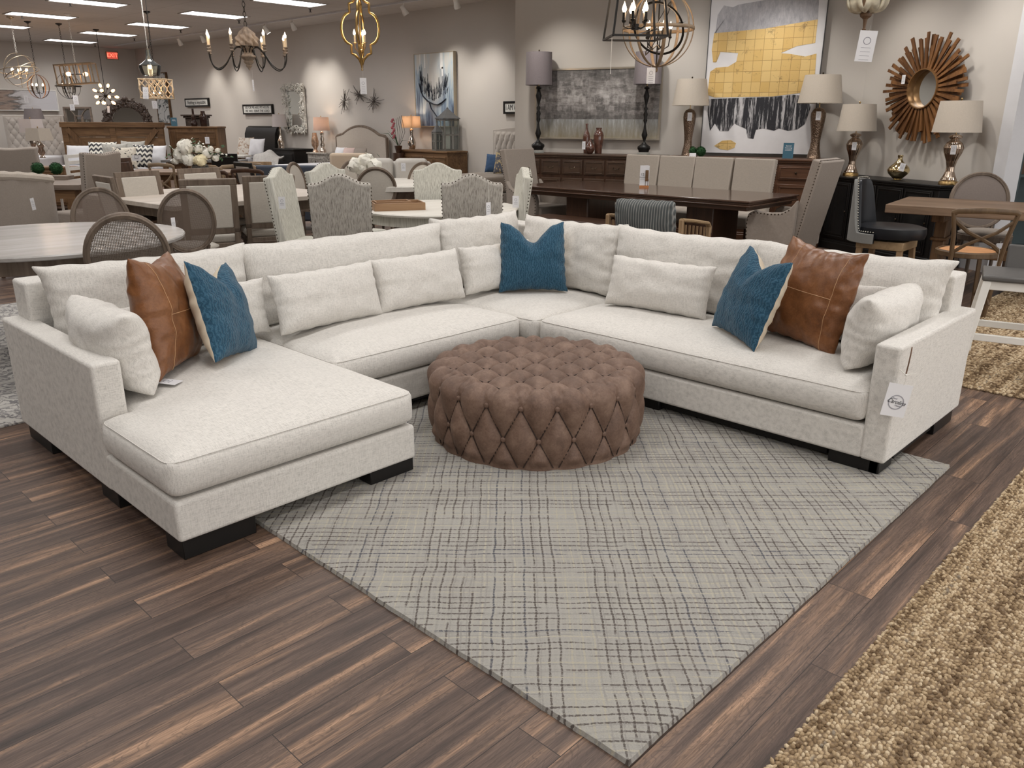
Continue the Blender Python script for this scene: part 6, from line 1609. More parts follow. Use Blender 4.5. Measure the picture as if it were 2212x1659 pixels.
# carved white mirror
WCARV = plain('distressed_white_carving', (.60, .58, .53), .7, var=.35, vs=25)
q0, q1 = ONP(612, 182, LW+NX*.06, NX), ONP(664, 290, LW+NX*.06, NX); w_ = abs(q0.y-q1.y); h_ = q0.z-q1.z; mid = (q0+q1)/2
t = thing('carved_mirror', 'tall mirror in a carved distressed white frame on the long wall', 'mirror', (XW-.06, mid.y, q1.z), rzw(NX))
B().bx(-w_*.30, w_*.30, -.005, .02, h_*.15, h_*.85).obj('mirror_glass', MIRR, t, smooth=False)
b = B(); rs = random.Random(6)
for (x0, x1, z0, z1) in ((-w_*.44, w_*.44, h_*.86, h_*.97), (-w_*.44, w_*.44, h_*.03, h_*.14), (-w_*.46, -w_*.31, h_*.1, h_*.9), (w_*.31, w_*.46, h_*.1, h_*.9)): b.bx(x0, x1, -.02, .03, z0, z1)
for k in range(110):
    sd = rs.random(); 
    if sd < .5: x = rs.choice((-1, 1))*w_*rs.uniform(.33, .50); z = rs.uniform(0, h_)
    else: x = rs.uniform(-w_*.5, w_*.5); z = rs.choice((rs.uniform(0, h_*.15), rs.uniform(h_*.85, h_)))
    r = rs.uniform(.025, .055); a0 = rs.uniform(0, 6); b.tube([(x+math.cos(a0+i*.8)*r*(1-i*.1), -.03-.01*i, z+math.sin(a0+i*.8)*r*(1-i*.1)) for i in range(8)], [.014-.001*i for i in range(8)], 5)
b.obj('carved_frame', WCARV, t, ang=60)
# twig wall sculpture, three bursts
TWIG = plain('dark_wire', (.10, .085, .075), .5, .5)
for (px, py, lb, n_) in ((744, 219, 'left', 1), (775, 205, 'middle and highest', 2), (807, 219, 'right', 3)):
    q = ONP(px, py, LW+NX*.08, NX); t = thing('wire_burst', '%s one of three spiky wire bursts on the long wall' % lb, 'wall sculpture', tuple(q), rzw(NX), 'spiky wire bursts on the long wall'); rs = random.Random(n_); b = B()
    for k in range(20):
        a = rs.uniform(0, 2*PI); L_ = rs.uniform(.2, .5)*(1.2 if k < 3 else .8); y = rs.uniform(-.06, .05); b.tube([(-math.cos(a)*L_*.4, y, -math.sin(a)*L_*.4), (math.cos(a)*L_*.6, -y*.6, math.sin(a)*L_*.6)], .0045, 5)
    b.obj('wires', TWIG, t)
# far wall: long abstract, exit sign
def brown_abs():
    m, nt, bs = _nt('brown_white_abstract'); sx = N(nt, 'ShaderNodeSeparateXYZ'); tc = N(nt, 'ShaderNodeTexCoord'); nt.links.new(tc.outputs['Generated'], sx.inputs[0])
    n = noise_t(nt, coords(nt, (1.2, 1, 9)), 1, 5, .7, .5); s = math_(nt, 'ADD', math_(nt, 'MULTIPLY', n, .6), math_(nt, 'MULTIPLY', sx.outputs[0], .42))
    nt.links.new(ramp(nt, s, [(.34, (.13, .085, .06)), (.44, (.30, .23, .19)), (.50, (.10, .09, .085)), (.54, (.48, .46, .46)), (.62, (.55, .54, .56))]), bs.inputs['Base Color']); return m
wall_pic('abstract_painting', 'long brown and white abstract painting on the far wall', ((-60, 190), (128, 240)), NY, .05, WHITEP, brown_abs(), .05, .02, base=FW)
q = ONP(242, 120, FW+NY*.03, NY); t = thing('exit_sign', 'red lit exit sign on the far wall near the corner', 'exit sign', tuple(q), rzw(NY))
B().bx(-.17, .17, -.02, .02, -.11, .11).obj('housing', plain('sign_housing', (.35, .28, .18), .4), t, bevel=.005)
REDG = glow('exit_red', (1, .10, .05), 2.2); B().bx(-.145, .145, -.024, -.019, -.09, .09).obj('lit_face', plain('exit_face', (.55, .09, .06), .4, emit=.6), t, smooth=False)
text('lettering', 'EXIT', .15, REDG, t, (0, -.027, 0), (PI/2, 0, 0))
# ================================================================ far left and middle of the showroom
def box_at(name, label, cat, pxl, pxr, py, s, depth, h=None, mat=RUSTW, group=None):
    a, c = AT(pxl, py, s), AT(pxr, py, s); W_ = (c-a).length; z = (a.z+c.z)/2 if h is None else h; m_ = (a+c)/2
    d = Vector((CW.x, CW.y, 0)).normalized(); q = m_+d*depth/2
    return thing(name, label, cat, (q.x, q.y, 0), math.atan2(CR.y, CR.x), group), W_, z
# barn-wood headboard with its bed
t, W_, z = box_at('bed', 'long rustic plank bed headboard with cross braces and patterned pillows', 'bed', 130, 349, 264, 108, .08)
b = B()
for k in range(5): b.bx(-W_/2+.08, W_/2-.08, -.02, .02, .35+k*(z-.43)/5, .35+(k+1)*(z-.43)/5-.008)
b.obj('planks', RUSTW, t, bevel=.004)
b = B(); b.bx(-W_/2-.02, W_/2+.02, -.06, .05, z-.10, z); b.bx(-W_/2, -W_/2+.12, -.04, .04, 0, z-.09); b.bx(W_/2-.12, W_/2, -.04, .04, 0, z-.09); b.bx(-.06, .06, -.035, .03, .35, z-.09); b.obj('frame', RUSTW, t, bevel=.006)
for sx in (-1, 1): B().bar((sx*(W_/2-.12), -.04, z-.13), (sx*.10, -.04, .42), .10, .03, up=(0, 1, 0)).obj('brace', RUSTWZ, t, smooth=False)
bz = t.rotation_euler.z; bl = t.location.copy(); fwd = Vector((CW.x, CW.y, 0)).normalized(); rgt = Vector((CR.x, CR.y, 0)).normalized()
BEDW = plain('white_bedding', (.66, .66, .68), .8, var=.02)
fabric_box(t, 'mattress', -W_/2+.06, W_/2-.06, -2.1, -.05, .34, .62, BEDW, .06)
fabric_box(t, 'footboard', -W_/2, W_/2, -2.22, -2.12, .0, .66, RUSTW, .006)
def chevron():
    m, nt, bs = _nt('black_white_zigzag'); sx = N(nt, 'ShaderNodeSeparateXYZ'); nt.links.new(coords(nt, (11, 1, 11)), sx.inputs[0])
    zz = math_(nt, 'PINGPONG', sx.outputs[0], .5); f = math_(nt, 'FRACT', math_(nt, 'ADD', math_(nt, 'MULTIPLY', sx.outputs[2], 1.0), zz)); nt.links.new(ramp(nt, f, [(0, (.70, .68, .60)), (.5, (.02, .02, .025))], 'CONSTANT'), bs.inputs['Base Color']); return m
def spots_m(name, bg, fg, sc, t0=.6):
    m, nt, bs = _nt(name); n = noise_t(nt, coords(nt), sc, 3, .6, 1.5); nt.links.new(ramp(nt, n, [(t0-.03, bg), (t0+.01, fg)]), bs.inputs['Base Color']); bs.inputs['Roughness'].default_value = .9; return m
CHEV = chevron(); PLD = linen('grey_plaid_pillow', (.42, .41, .37), dark=.5, sc=.5, bumps=.1); FLOW = spots_m('black_flowers_on_cream', (.62, .57, .48), (.03, .03, .03), 11)
def bedpillow(label, px, py_bottom, zb, w, h, T, mat, s_seed, dist, yaw=0, chop=0, lean=-.35, group='pillows on the rustic plank bed', ref=None):
    c = D(px, zb, dist); o = pillow('pillow', w, h, T, mat, pinch=.06, seed=s_seed, chop=chop, nu=20); tag(o, label, 'pillow', group); o.location = (c.x, c.y, zb); o.rotation_euler = (lean, 0, math.atan2(CR.y, CR.x)+yaw); return o
bedpillow('white bed pillow at the left of the plank bed', 176, 0, .62, .62, .42, .2, BEDW, 51, 111)
bedpillow('white bed pillow at the right of the plank bed', 332, 0, .62, .50, .42, .2, BEDW, 52, 111)
bedpillow('black and white zigzag pillow left of the grey plaid pillow', 222, 0, .62, .54, .50, .16, CHEV, 53, 113.5, .1)
bedpillow('grey plaid pillow between the zigzag and flowered pillows', 252, 0, .62, .46, .48, .16, PLD, 54, 116, .3)
bedpillow('cream pillow with small black flowers, front of the row', 272, 0, .62, .42, .42, .15, FLOW, 55, 118.5, .3)
bedpillow('grey plaid pillow behind the flowered one', 284, 0, .62, .50, .52, .14, PLD, 56, 114, -.1)
bedpillow('black and white zigzag pillow at the right of the plank bed', 305, 0, .62, .44, .46, .14, CHEV, 57, 116, -.2)
# tufted headboard bed at the far left
TUFT = linen('light_grey_tufted_linen', (.44, .40, .36), dark=.85, sc=1, bumps=.2)
def tufted(root, W_, z0, z1, mat, nxb, nzb, y=-.05, T=.08, arch=0, bs_=.016):
    def f(u, v):
        x = (u-.5)*W_; z = z0+(z1-z0)*v; p_, q_ = u*nxb/1+v*nzb/2, u*nxb-v*nzb/2
        d = abs(math.sin(PI*p_)*math.sin(PI*q_))**.35*min(1, 12*min(u, 1-u, v, 1-v)); return (x, y-.035*d, z+arch*math.sin(PI*u)*v)
    b = B(); b.grid(f, nxb*12, nzb*8); b.obj('tufted_panel', mat, root, ang=180)
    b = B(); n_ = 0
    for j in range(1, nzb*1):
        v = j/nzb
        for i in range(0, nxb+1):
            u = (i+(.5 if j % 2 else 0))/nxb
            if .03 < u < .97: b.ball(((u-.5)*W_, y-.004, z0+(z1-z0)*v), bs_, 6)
    b.obj('buttons', plain('button_shadow_grey', (.20, .18, .16), .8), root)  # buttons in a darker grey than the panel
    B().bx(-W_/2, W_/2, y, y+T, z0, z1).obj('back_board', mat, root, bevel=.01)
t, W_, z = box_at('bed', 'grey linen button-tufted bed headboard below the long painting', 'bed', 4, 132, 249, 84, .1, mat=TUFT)
tufted(t, W_-.1, .5, z-.04, TUFT, 7, 8); fabric_box(t, 'surround', -W_/2-.02, W_/2+.02, -.02, .08, .0, z, TUFT, .02); fabric_box(t, 'mattress', -W_/2+.05, W_/2-.05, -2.1, -.07, .3, .6, BEDW, .06)
# lamps at left: dark drum, square white, square beige
def far_lamp(label, px, s, ztop_tab, shade, body, bm_, sm_, lit=0, shade_n=None, oval=1.0, group=None, **kw):
    p = D(px, ztop_tab, s); return lamp(label, (p.x, p.y, ztop_tab), ztop_tab, body, shade, bm_, sm_, group, lit, shade_n=shade_n, oval=oval, **kw)
GREYSH = plain('dark_grey_shade', (.15, .13, .13), .8); BASEW = plain('white_ceramic_base', (.6, .6, .58), .3)
def stand(name, label, cat, px, ztop, s, w, d, mat, matv=None, drawers=1, group=None, pull='knob', rz=None, legs=False):
    p = D(px, ztop, s); q = p+fwd*(d/2-.08); t = thing(name, label, cat, (q.x, q.y, 0), math.atan2(CR.y, CR.x) if rz is None else rz, group); matv = matv or mat
    B().bx(-w/2-.015, w/2+.015, -d/2-.015, d/2, ztop-.03, ztop).obj('top', mat, t, bevel=.005)
    zb = .10 if not legs else ztop-.16
    B().bx(-w/2, w/2, -d/2, d/2, zb, ztop-.03).obj('body', matv, t, bevel=.005)
    for (i, j) in ((-1, -1), (1, -1), (1, 1), (-1, 1)): B().bx(i*(w/2-.03)-.022, i*(w/2-.03)+.022, j*(d/2-.03)-.022, j*(d/2-.03)+.022, 0, zb).obj('leg', matv, t)
    for k in range(drawers):
        z0 = zb+.03+k*(ztop-.06-zb)/drawers; panel(t, 'drawer', -w/2+.03, w/2-.03, z0, z0+(ztop-.06-zb)/drawers-.02, -d/2, mat, pull)
    return t
stand('nightstand', 'dark nightstand carrying two lamps left of the plank bed', 'nightstand', 92, .72, 128, .8, .45, RUSTW, drawers=2)
far_lamp('square white-shaded lamp above the beige one at the far left', 84, 118, .60, (22, 257, 24, 286), [(3, 290), (6, 296), (9, 306), (6, 318), (4, 326), (8, 333)], SILVER, SHADEW, shade_n=4, oval=.8)
far_lamp('square beige-shaded lamp with a clear glass base left of the plank bed', 96, 130, .72, (23, 277, 27, 304), [(2, 307), (8, 314), (5, 320), (8, 330), (3, 336), (7, 341)], SILVER, SHADEB, shade_n=4, oval=.8)
far_lamp('dark grey drum-shaded lamp in front of the tufted headboard', 82, 88, 1.0, (16, 235, 20, 257), [(2, 258), (5, 268), (3, 276), (6, 290)], BASEW, GREYSH)
# fret mirror, carved mirror, palm painting
ca_, cb_2 = AT(150, 262, 84), AT(330, 262, 84); cm_ = (ca_+cb_2)/2; t = thing('dresser', 'low white-topped dresser behind the plank bed headboard', 'dresser', (cm_.x, cm_.y, 0), math.atan2(CR.y, CR.x)); wd_ = (cb_2-ca_).length/2+.15
B().bx(-wd_, wd_, -.25, .25, .92, .96).obj('top', WHITEP, t); B().bx(-wd_+.03, wd_-.03, -.22, .22, .0, .92).obj('body', GREYWX, t, smooth=False)
for k in range(4): panel(t, 'drawer', -wd_+.06+k*(wd_*2-.12)/4, -wd_+.04+(k+1)*(wd_*2-.12)/4, .5, .88, -.22, GREYWX, 'knob')
c = AT(166, 231, 84); t = thing('fretwork_mirror', 'square greywashed fretwork mirror behind the plank bed headboard', 'mirror', (c.x, c.y, .9605), math.atan2(CR.y, CR.x))
b = B(); H_ = c.z-.96; wv = .36
for (x0, x1, z0, z1) in ((-wv, wv, 0, .04), (-wv, wv, H_-.04, H_), (-wv, -wv+.04, 0, H_), (wv-.04, wv, 0, H_), (-.10, .10, H_*.50, H_*.53), (-.10, .10, H_*.72, H_*.75), (-.10, -.08, H_*.5, H_*.74), (.08, .10, H_*.5, H_*.74)): b.bx(x0, x1, -.02, .02, z0, z1)
for sx in (-1, 1):
    for zc_, sg in ((H_, -1), (0, 1)): b.tube([(sx*(wv-.30*math.sin(a)), 0, zc_+sg*(.34*(1-math.cos(a))+.02)) for a in [k*PI/2/10 for k in range(11)]], .012, 6)
b.obj('fretwork', GREYWX, t, smooth=False); B().bx(-wv+.02, wv-.02, .022, .03, .02, H_-.02).obj('mirror_glass', MIRR, t, smooth=False)
c = AT(277, 262, 84.5); t = thing('carved_arch_mirror', 'dark carved arched mirror rising behind the plank bed headboard', 'mirror', (c.x, c.y, .961), math.atan2(CR.y, CR.x))
DC = plain('dark_carved_wood', (.05, .035, .027), .6, var=.5, vs=30); rs = random.Random(12)
RA, RI = .62, .40; b = B(); b.grid(lambda u, v: ((RI+(RA-RI)*v)*math.cos(PI*u)*1.0, -.02+.012*math.sin(u*60)*math.sin(v*12), .47+(RI+(RA-RI)*v)*math.sin(PI*u)*.88), 90, 10)
for sx in (-1, 1): b.bx(sx*.51-.11, sx*.51+.11, -.03, .01, 0, .48)
for k in range(120):
    a = rs.uniform(0, PI); r = rs.uniform(RI+.03, RA+.02); x, z = r*math.cos(a), .47+r*.88*math.sin(a); q = rs.uniform(.02, .045); a1 = rs.uniform(0, 6)
    b.tube([(x+math.cos(a1+i*.9)*q*(1-i*.12), -.045, z+math.sin(a1+i*.9)*q*(1-i*.12)) for i in range(6)], .009, 5)
b.ball((0, -.03, 1.03), .06, 10); b.obj('carved_frame', DC, t, ang=60, solid=.02)
b = B(); b.prism([(-RI, 0)]+[(-RI*math.cos(PI*k/20), .47+RI*.88*math.sin(PI*k/20)) for k in range(21)]+[(RI, 0)], -.012, -.002, R_); b.obj('mirror_glass', MIRR, t, smooth=False)
PALM = spots_m('grey_palm_print', (.50, .50, .49), (.07, .08, .08), 4, .53)
wall_pic('palm_painting', 'tall pale painting of dark palm leaves near the far corner', ((331, 158), (372, 268)), NX, .035, RUSTW, PALM, .06, .03, base=LW)
# tall chest of drawers, cornice, vases, card
t, W_, z = box_at('chest_of_drawers', 'tall rustic brown chest of drawers right of the plank bed', 'chest', 362, 468, 273, 105, .5)
B().bx(-W_/2-.02, W_/2+.02, -.27, .25, z-.04, z).obj('top', RUSTW, t, bevel=.006); B().bx(-W_/2, W_/2, -.25, .25, .06, z-.04).obj('body', RUSTWZ, t, bevel=.004)
for k in range(4): zz = .10+k*(z-.18)/4; panel(t, 'drawer', -W_/2+.16, W_/2-.05, zz, zz+(z-.18)/4-.02, -.25, RUSTW, 'bar')
panel(t, 'door', -W_/2+.02, -W_/2+.14, .10, z-.08, -.25, RUSTWZ)
cz = z; base_c = t.location.copy()
c = AT(427, 272, 101); t = thing('carved_cornice', 'dark carved wooden cornice standing behind the smoked glass vases', 'cornice', (c.x, c.y, cz+.0005), math.atan2(CR.y, CR.x))
b = B(); b.bx(-.24, .24, -.03, .04, 0, .16); b.bx(-.27, .27, -.06, .05, .16, .20); b.bx(-.31, .31, -.09, .06, .20, .235); b.prism([(-.18, 0), (.18, 0), (.18, .10), (.08, .14), (-.08, .14), (-.18, .10)], .03, .06, R_); b.obj('cornice', DC, t, bevel=.008)
for (px, lb, pts) in ((420, 'long-necked smoked glass bottle on the tall chest', [(2.2, 234), (2.2, 243), (3, 248), (5, 253), (4, 259), (6, 263), (8, 267), (6, 272)]), (441, 'wide smoked glass jar vase on the tall chest', [(4.5, 239), (4.5, 244), (8, 250), (8, 258), (7, 266), (6.5, 272)])):
    p = D(px, cz, 103.5); yb = proj((p.x, p.y, cz))[1]; dy = yb-272; vase('glass_vase', lb, p, cz, [(h_, y+dy) for h_, y in pts], SMOKE, 'smoked glass vases on the tall chest')
p = D(377, cz, 104); card('sign_card', 'blue display card standing on the tall chest of drawers', (p.x, p.y, cz+.001), .12, .17, BLUEC, -.1, 'sign', [('Special\nfinancing', .12, .02)], WHITE)
tg = AT(447, 296, 105.6); price_tag(tuple(tg), camrz(tg), .085, .13, 'white price tag hanging before the tall chest of drawers', string=.05)
# vase of white flowers on the limed table
p = G(437, 398, .76)
gl = thing('flower_vase', 'ribbed grey glass vase full of white flowers on the limed table', 'vase', (p.x, p.y, .7605), 0)
def rib(u, v):
    a = u*2*PI; z = .26*v; r = .085+.010*math.sin(v*PI); r = r if v < .8 else r-.028*math.sin((v-.8)/.2*PI/2); r *= 1+.02*math.cos(a*24); return (r*math.cos(a), r*math.sin(a), z)
VG = glass('grey_ribbed_glass', (.50, .50, .48), .15, 1.4, .62); b = B(); b.grid(rib, 96, 20, closed_u=True); b.obj('vase_glass', VG, gl, ang=180); B().lathe([(.0001, 0), (.085, 0), (.085, .006), (.0001, .006)], n=32).obj('vase_foot', VG, gl)
LEAF = plain('green_leaves', (.035, .085, .03), .6, var=.5, vs=9); PETAL = plain('white_petals', (.78, .76, .68), .6, var=.04); PETALY = plain('cream_petals', (.80, .72, .48), .6, var=.08); BUD = plain('pink_bud', (.35, .12, .12), .6)
def blossom_old(parent, c, r, mat, seed, name='blossom', layers=4, flat=.6):
    rs = random.Random(seed); b = B()
    for L_ in range(layers):
        n_ = 7+L_*2; rr = r*(.35+.65*L_/(layers-1)); op = .25+.9*L_/(layers-1)
        for k in range(n_):
            a = 2*PI*k/n_+rs.uniform(-.3, .3)+L_; w_ = rr*.62
            Mx = Matrix.Translation(c) @ Matrix.Rotation(a, 4, 'Z') @ Matrix.Rotation(op+rs.uniform(-.1, .1), 4, 'Y')
            b.grid(lambda u, v: (.12*rr*math.sin(v*PI)+.03*rr*math.cos((u-.5)*6), (u-.5)*w_*2*math.sin(PI*(.1+.8*v)), v*rr), 4, 5, M=Mx)
    return b.obj(name, mat, parent, ang=180)
def blossom(parent, c, r, mat, seed, name='blossom', layers=4):
    """a full round bloom: overlapping cupped petals laid over a ball, lips flaring outward"""
    rs = random.Random(seed); b = B(Matrix.Translation(c)); b.ball((0, 0, 0), r*.55, 10); n_ = 34 if layers > 2 else 8
    for k in range(n_):
        z = 1-1.55*(k+.5)/n_; a = k*2.39996+rs.uniform(-.2, .2); q = math.sqrt(max(0, 1-z*z)); d = Vector((q*math.cos(a), q*math.sin(a), z)); u = d.orthogonal().normalized(); u = (u*math.cos(rs.uniform(0, 6))+d.cross(u)*math.sin(rs.uniform(0, 6))).normalized(); v = d.cross(u)
        L_ = r*rs.uniform(.42, .60); rr = r*rs.uniform(.62, .92)
        def f(s_, t_): x = (s_-.5)*2; y = (t_-.5)*2; k_ = 1-.55*(x*x+y*y)*.5; p = d*(rr*(k_)+.22*r*max(0, y)**2+.05*r*math.sin(x*7)*max(0, y))+u*(x*L_*(1-.35*abs(y)))+v*(y*L_); return tuple(p)
        b.grid(f, 4, 4)
    return b.obj(name, mat, parent, ang=180)
rs = random.Random(31)
for (x, z, r, mt) in ((-.20, .33, .10, PETAL), (-.12, .42, .10, PETAL), (-.10, .28, .085, PETAL), (.04, .27, .085, PETALY), (.12, .35, .07, PETAL), (.02, .40, .06, PETAL), (.20, .30, .05, PETAL), (-.27, .26, .05, PETAL), (.17, .40, .04, PETAL), (.24, .38, .035, PETAL)):
    d = rgt*x-fwd*rs.uniform(.02, .09); blossom(gl, (d.x, d.y, z), r, mt, rs.randint(0, 99))
b = B(); bb2 = B(); b3 = B()
for k in range(26):
    a = rs.uniform(-1.35, 1.35); L_ = rs.uniform(.24, .42); e = rs.uniform(-.1, .1); d = rgt*math.sin(a)*L_+fwd*e
    tip_ = Vector((d.x, d.y, .24+math.cos(a)*L_*.62+.02)); st = Vector((0, 0, .22)); mid = st.lerp(tip_, .5)+Vector((0, 0, .04)); b3.tube([st, mid, tip_], .0025, 4)
    for j in range(7):
        q = mid.lerp(tip_, rs.uniform(-.3, 1.0))+Vector((rs.uniform(-.03, .03), rs.uniform(-.03, .03), rs.uniform(-.03, .03))); u = Vector((rs.uniform(-1, 1), rs.uniform(-1, 1), rs.uniform(-.6, .6))).normalized(); v = u.orthogonal().normalized()
        (b if j % 3 else bb2)._add([tuple(q), tuple(q+u*.028+v*.013), tuple(q+u*.06), tuple(q+u*.028-v*.013)] if j % 3 else [tuple(q), tuple(q+u*.016+v*.016), tuple(q+u*.03), tuple(q+u*.016-v*.016)], [(0, 1, 2, 3)])
b.obj('leaves', LEAF, gl, smooth=False); bb2.obj('small_blooms', PETAL, gl, smooth=False); b3.obj('stems', plain('brown_stems', (.10, .06, .03), .7), gl)
# vase of peonies
p = G(789, 399, .76); pv = thing('peony_vase', 'round white marbled vase with big white peonies on the white table', 'vase', (p.x, p.y, .7605), 0)
B().lathe([(.0001, 0), (.05, 0), (.08, .03), (.095, .08), (.09, .12), (.065, .15), (.06, .165)], n=28).obj('vase_body', plain('white_marbled_ceramic', (.62, .58, .53), .3, var=.15, vs=20), pv)
for (x, z, r) in ((-.09, .25, .10), (.02, .29, .11), (.12, .24, .10), (-.02, .21, .09), (.06, .33, .06), (-.14, .22, .06), (.17, .20, .05)):
    d = rgt*x-fwd*rs.uniform(.0, .06); blossom(pv, (d.x, d.y, z-.03), r, PETAL, rs.randint(0, 99))
b = B()
for k in range(16):
    d = rgt*rs.uniform(-.16, .2)+fwd*rs.uniform(-.05, .05); q = Vector((d.x, d.y, rs.uniform(.17, .30))); u = Vector((rs.uniform(-1, 1), rs.uniform(-1, 1), rs.uniform(-.2, .6))).normalized(); v = u.orthogonal().normalized(); b._add([tuple(q), tuple(q+u*.04+v*.015), tuple(q+u*.08), tuple(q+u*.04-v*.015)], [(0, 1, 2, 3)])
b.obj('leaves', LEAF, pv, smooth=False)

# ---------------------------------------------------------------- chairs at the far left
g = 'plain beige high-backed chairs at the far left'
ch = parsons_chair('x', TAUPE, w=.50, ht=1.12, camel=-.02, thick=.09)
l, rz = spot(197, 331, 1.12, (2.0, 13.5), .2); put(ch, [(l, rz, 'tall taupe chair with a nailhead-edged back, left of the plank bed')])
ch = parsons_chair('x', TAUPE, w=.62, ht=1.12, camel=-.015, thick=.13, nail=False)
p = AT(36, 314, 160); l = (p.x, p.y, 0); put(ch, [(l, rz_to(p, p+fwd-rgt*.3), 'plain high-backed taupe chair at the left edge, behind the barrel chair')])
# barrel chair with rolled tufted rim
p = AT(18, 385, 225); t = thing('barrel_chair', 'rounded barrel-back taupe chair with a tufted rim at the left edge', 'chair', (p.x, p.y, 0), rz_to(p, p+fwd-rgt*.25))
zt = p.z
def barrel(u, v, r=.30):
    a = PI+PI*(u*1.3-.15); x, y = r*math.cos(a), r*math.sin(a)*.95+.1; return (x*(1+.06*v), y, .30+(zt-.30)*v+.03*math.cos((u-.5)*2*PI)*v)
b = B(); b.grid(barrel, 44, 12); b.obj('backrest', TAUPE, t, ang=180, solid=.06, bevel=.02)
b = B(); pts = [barrel(k/40, 1) for k in range(41)]; b.tube([(x, y, z+.0) for x, y, z in pts], [.045+.004*math.sin(k*1.6) for k in range(41)], 10); b.obj('rolled_rim', BEIGE, t)
B().lathe([(.0001, .46), (.24, .45), (.26, .40), (.26, .28), (.0001, .28)], (0, .1, 0), 28).obj('seat', BEIGE, t)
for (i, j) in ((-1, -1), (1, -1), (1, 1), (-1, 1)): B().cyl((i*.18, .1+j*.18, 0), (i*.18, .1+j*.18, .29), .018, .024, 8).obj('leg', DARKWZ, t)
q = AT(68, 428, 232); price_tag(tuple(q), camrz(q)+.9, .05, .11, 'white price tag on the side of the barrel chair', tilt=-.1)
# grey table with boxwood balls
p = G(118, 396, .76); t = thing('dining_table', 'grey plank table with two boxwood balls on it at the left', 'table', (p.x-.1, p.y+.35, 0), math.atan2(CR.y, CR.x))
B().bx(-.62, .72, -.40, .40, .70, .76).obj('tabletop', GREYWX, t, bevel=.005); B().bx(-.65, .65, -.38, .38, .60, .70).obj('apron', RUSTW, t)
for (i, j) in ((-1, -1), (1, -1), (1, 1), (-1, 1)): B().bx(i*.6-.04, i*.6+.04, j*.34-.04, j*.34+.04, 0, .6).obj('leg', RUSTWZ, t)
p = G(118, 388, .76); B_ = B(); o = thing('tray_box', 'shallow grey wooden box under the boxwood balls', 'box', (p.x, p.y, .7605), math.atan2(CR.y, CR.x)); B().bx(-.2, .2, -.1, .1, 0, .05).obj('box_body', GREYWX, o, bevel=.003); B().bx(-.03, .03, -.103, -.099, .025, .035).obj('hand_hole', BLACKM, o, smooth=False)  # flat black patch stands in for the shade inside the hand hole
for (px, lb) in ((83, 'left boxwood ball on the grey plank table'), (123, 'right boxwood ball on the grey plank table')):
    p = D(px, .812, 168); fuzz('boxwood_ball', lb, (p.x, p.y, .811), .073, 'boxwood balls on the grey plank table')
# white slatted chair
p = AT(128, 333, 150); t = thing('slat_back_chair', 'white painted slat-back chair behind the boxwood balls', 'chair', (p.x, p.y, 0), rz_to(p, p-rgt)); zt = p.z
b = B(); b.bx(-.23, -.19, -.22, -.18, 0, zt); b.bx(.19, .23, -.22, -.18, 0, zt); b.obj('back_post', WHITEP, t)
for k in range(5): B().bx(-.19, .19, -.21, -.19, zt-.05-k*.085, zt-.005-k*.085).obj('slat', WHITEP, t)
fabric_box(t, 'seat', -.22, .22, -.2, .22, .42, .46, WHITEP, .006); fabric_box(t, 'seat_pad', -.20, .20, -.18, .2, .461, .50, plain('terracotta_pad', (.42, .20, .12), .8), .012); legs4(t, .19, .18, .42, WHITEP, turned=False)
# dark wooden ladder chair at the left edge
p = AT(14, 352, 190); t = thing('wooden_chair', 'dark wooden chair back leaning at the left edge above the barrel chair', 'chair', (p.x, p.y, 0), rz_to(p, p+rgt+fwd*.4)); zt = p.z
b = B(Matrix.Translation((0, -.2, .4)) @ Matrix.Rotation(.25, 4, 'X')); b.bx(-.2, .2, -.015, .015, zt-.75, zt-.4); b.bx(-.2, -.165, -.02, .02, 0, zt-.4); b.bx(.165, .2, -.02, .02, 0, zt-.4); b.obj('backrest', RUSTWZ, t, bevel=.004); fabric_box(t, 'seat', -.2, .2, -.2, .2, .40, .44, RUSTW, .006); legs4(t, .17, .17, .40, RUSTWZ, turned=False)

# ---------------------------------------------------------------- middle distance: cross-back chairs, tables
TANX = wood('tan_bentwood', (.17, .115, .07), (.30, .22, .14), 'x', rough=.5)
def long_table(label, px, py, w, d, mat, h=.76, rz=None, off=0):
    p = G(px, py, h); q = p+fwd*d/2; t = thing('dining_table', label, 'table', (q.x, q.y, 0), math.atan2(CR.y, CR.x) if rz is None else rz)
    B().bx(-w/2, w/2, -d/2, d/2, h-.045, h).obj('tabletop', mat, t, bevel=.005); B().bx(-w/2+.1, w/2-.1, -d/2+.1, d/2-.1, h-.12, h-.045).obj('apron', RUSTW, t)
    for x in (-w/2+.3, w/2-.3): B().bx(x-.05, x+.05, -d*.35, d*.35, 0, h-.12).obj('trestle', RUSTWZ, t, bevel=.01)
    return t
long_table('long grey-topped table behind the vase of white flowers', 432, 346, 1.5, .5, plain('slate_grey_top', (.17, .165, .16), .4))
long_table('long oak-topped table between the cross-back chairs', 400, 372, 2.0, .8, TREST)
long_table('small white-topped table behind the cross-back chairs', 497, 336, .6, .5, WHITEP)
xb = cross_chair('x', BEIGE, TANX)
sp = []
for (px, py, fc, lb) in ((378, 347, 1, 'tan cross-back chair left of the white flowers'), (472, 350, 1, 'tan cross-back chair right of the white flowers'), (516, 354, -1, 'tan cross-back chair at the oak-topped table, facing left'), (566, 346, 1, 'tan cross-back chair beside the slate blue settee')):
    p = G(px, py, .93); sp.append(((p.x, p.y, 0), rz_to(p, p+fwd*fc+rgt*.4), lb))
put(xb, sp, 'tan cross-back chairs in the middle distance')
xb = cross_chair('x', TAUPE, DARKWZ); sp = []
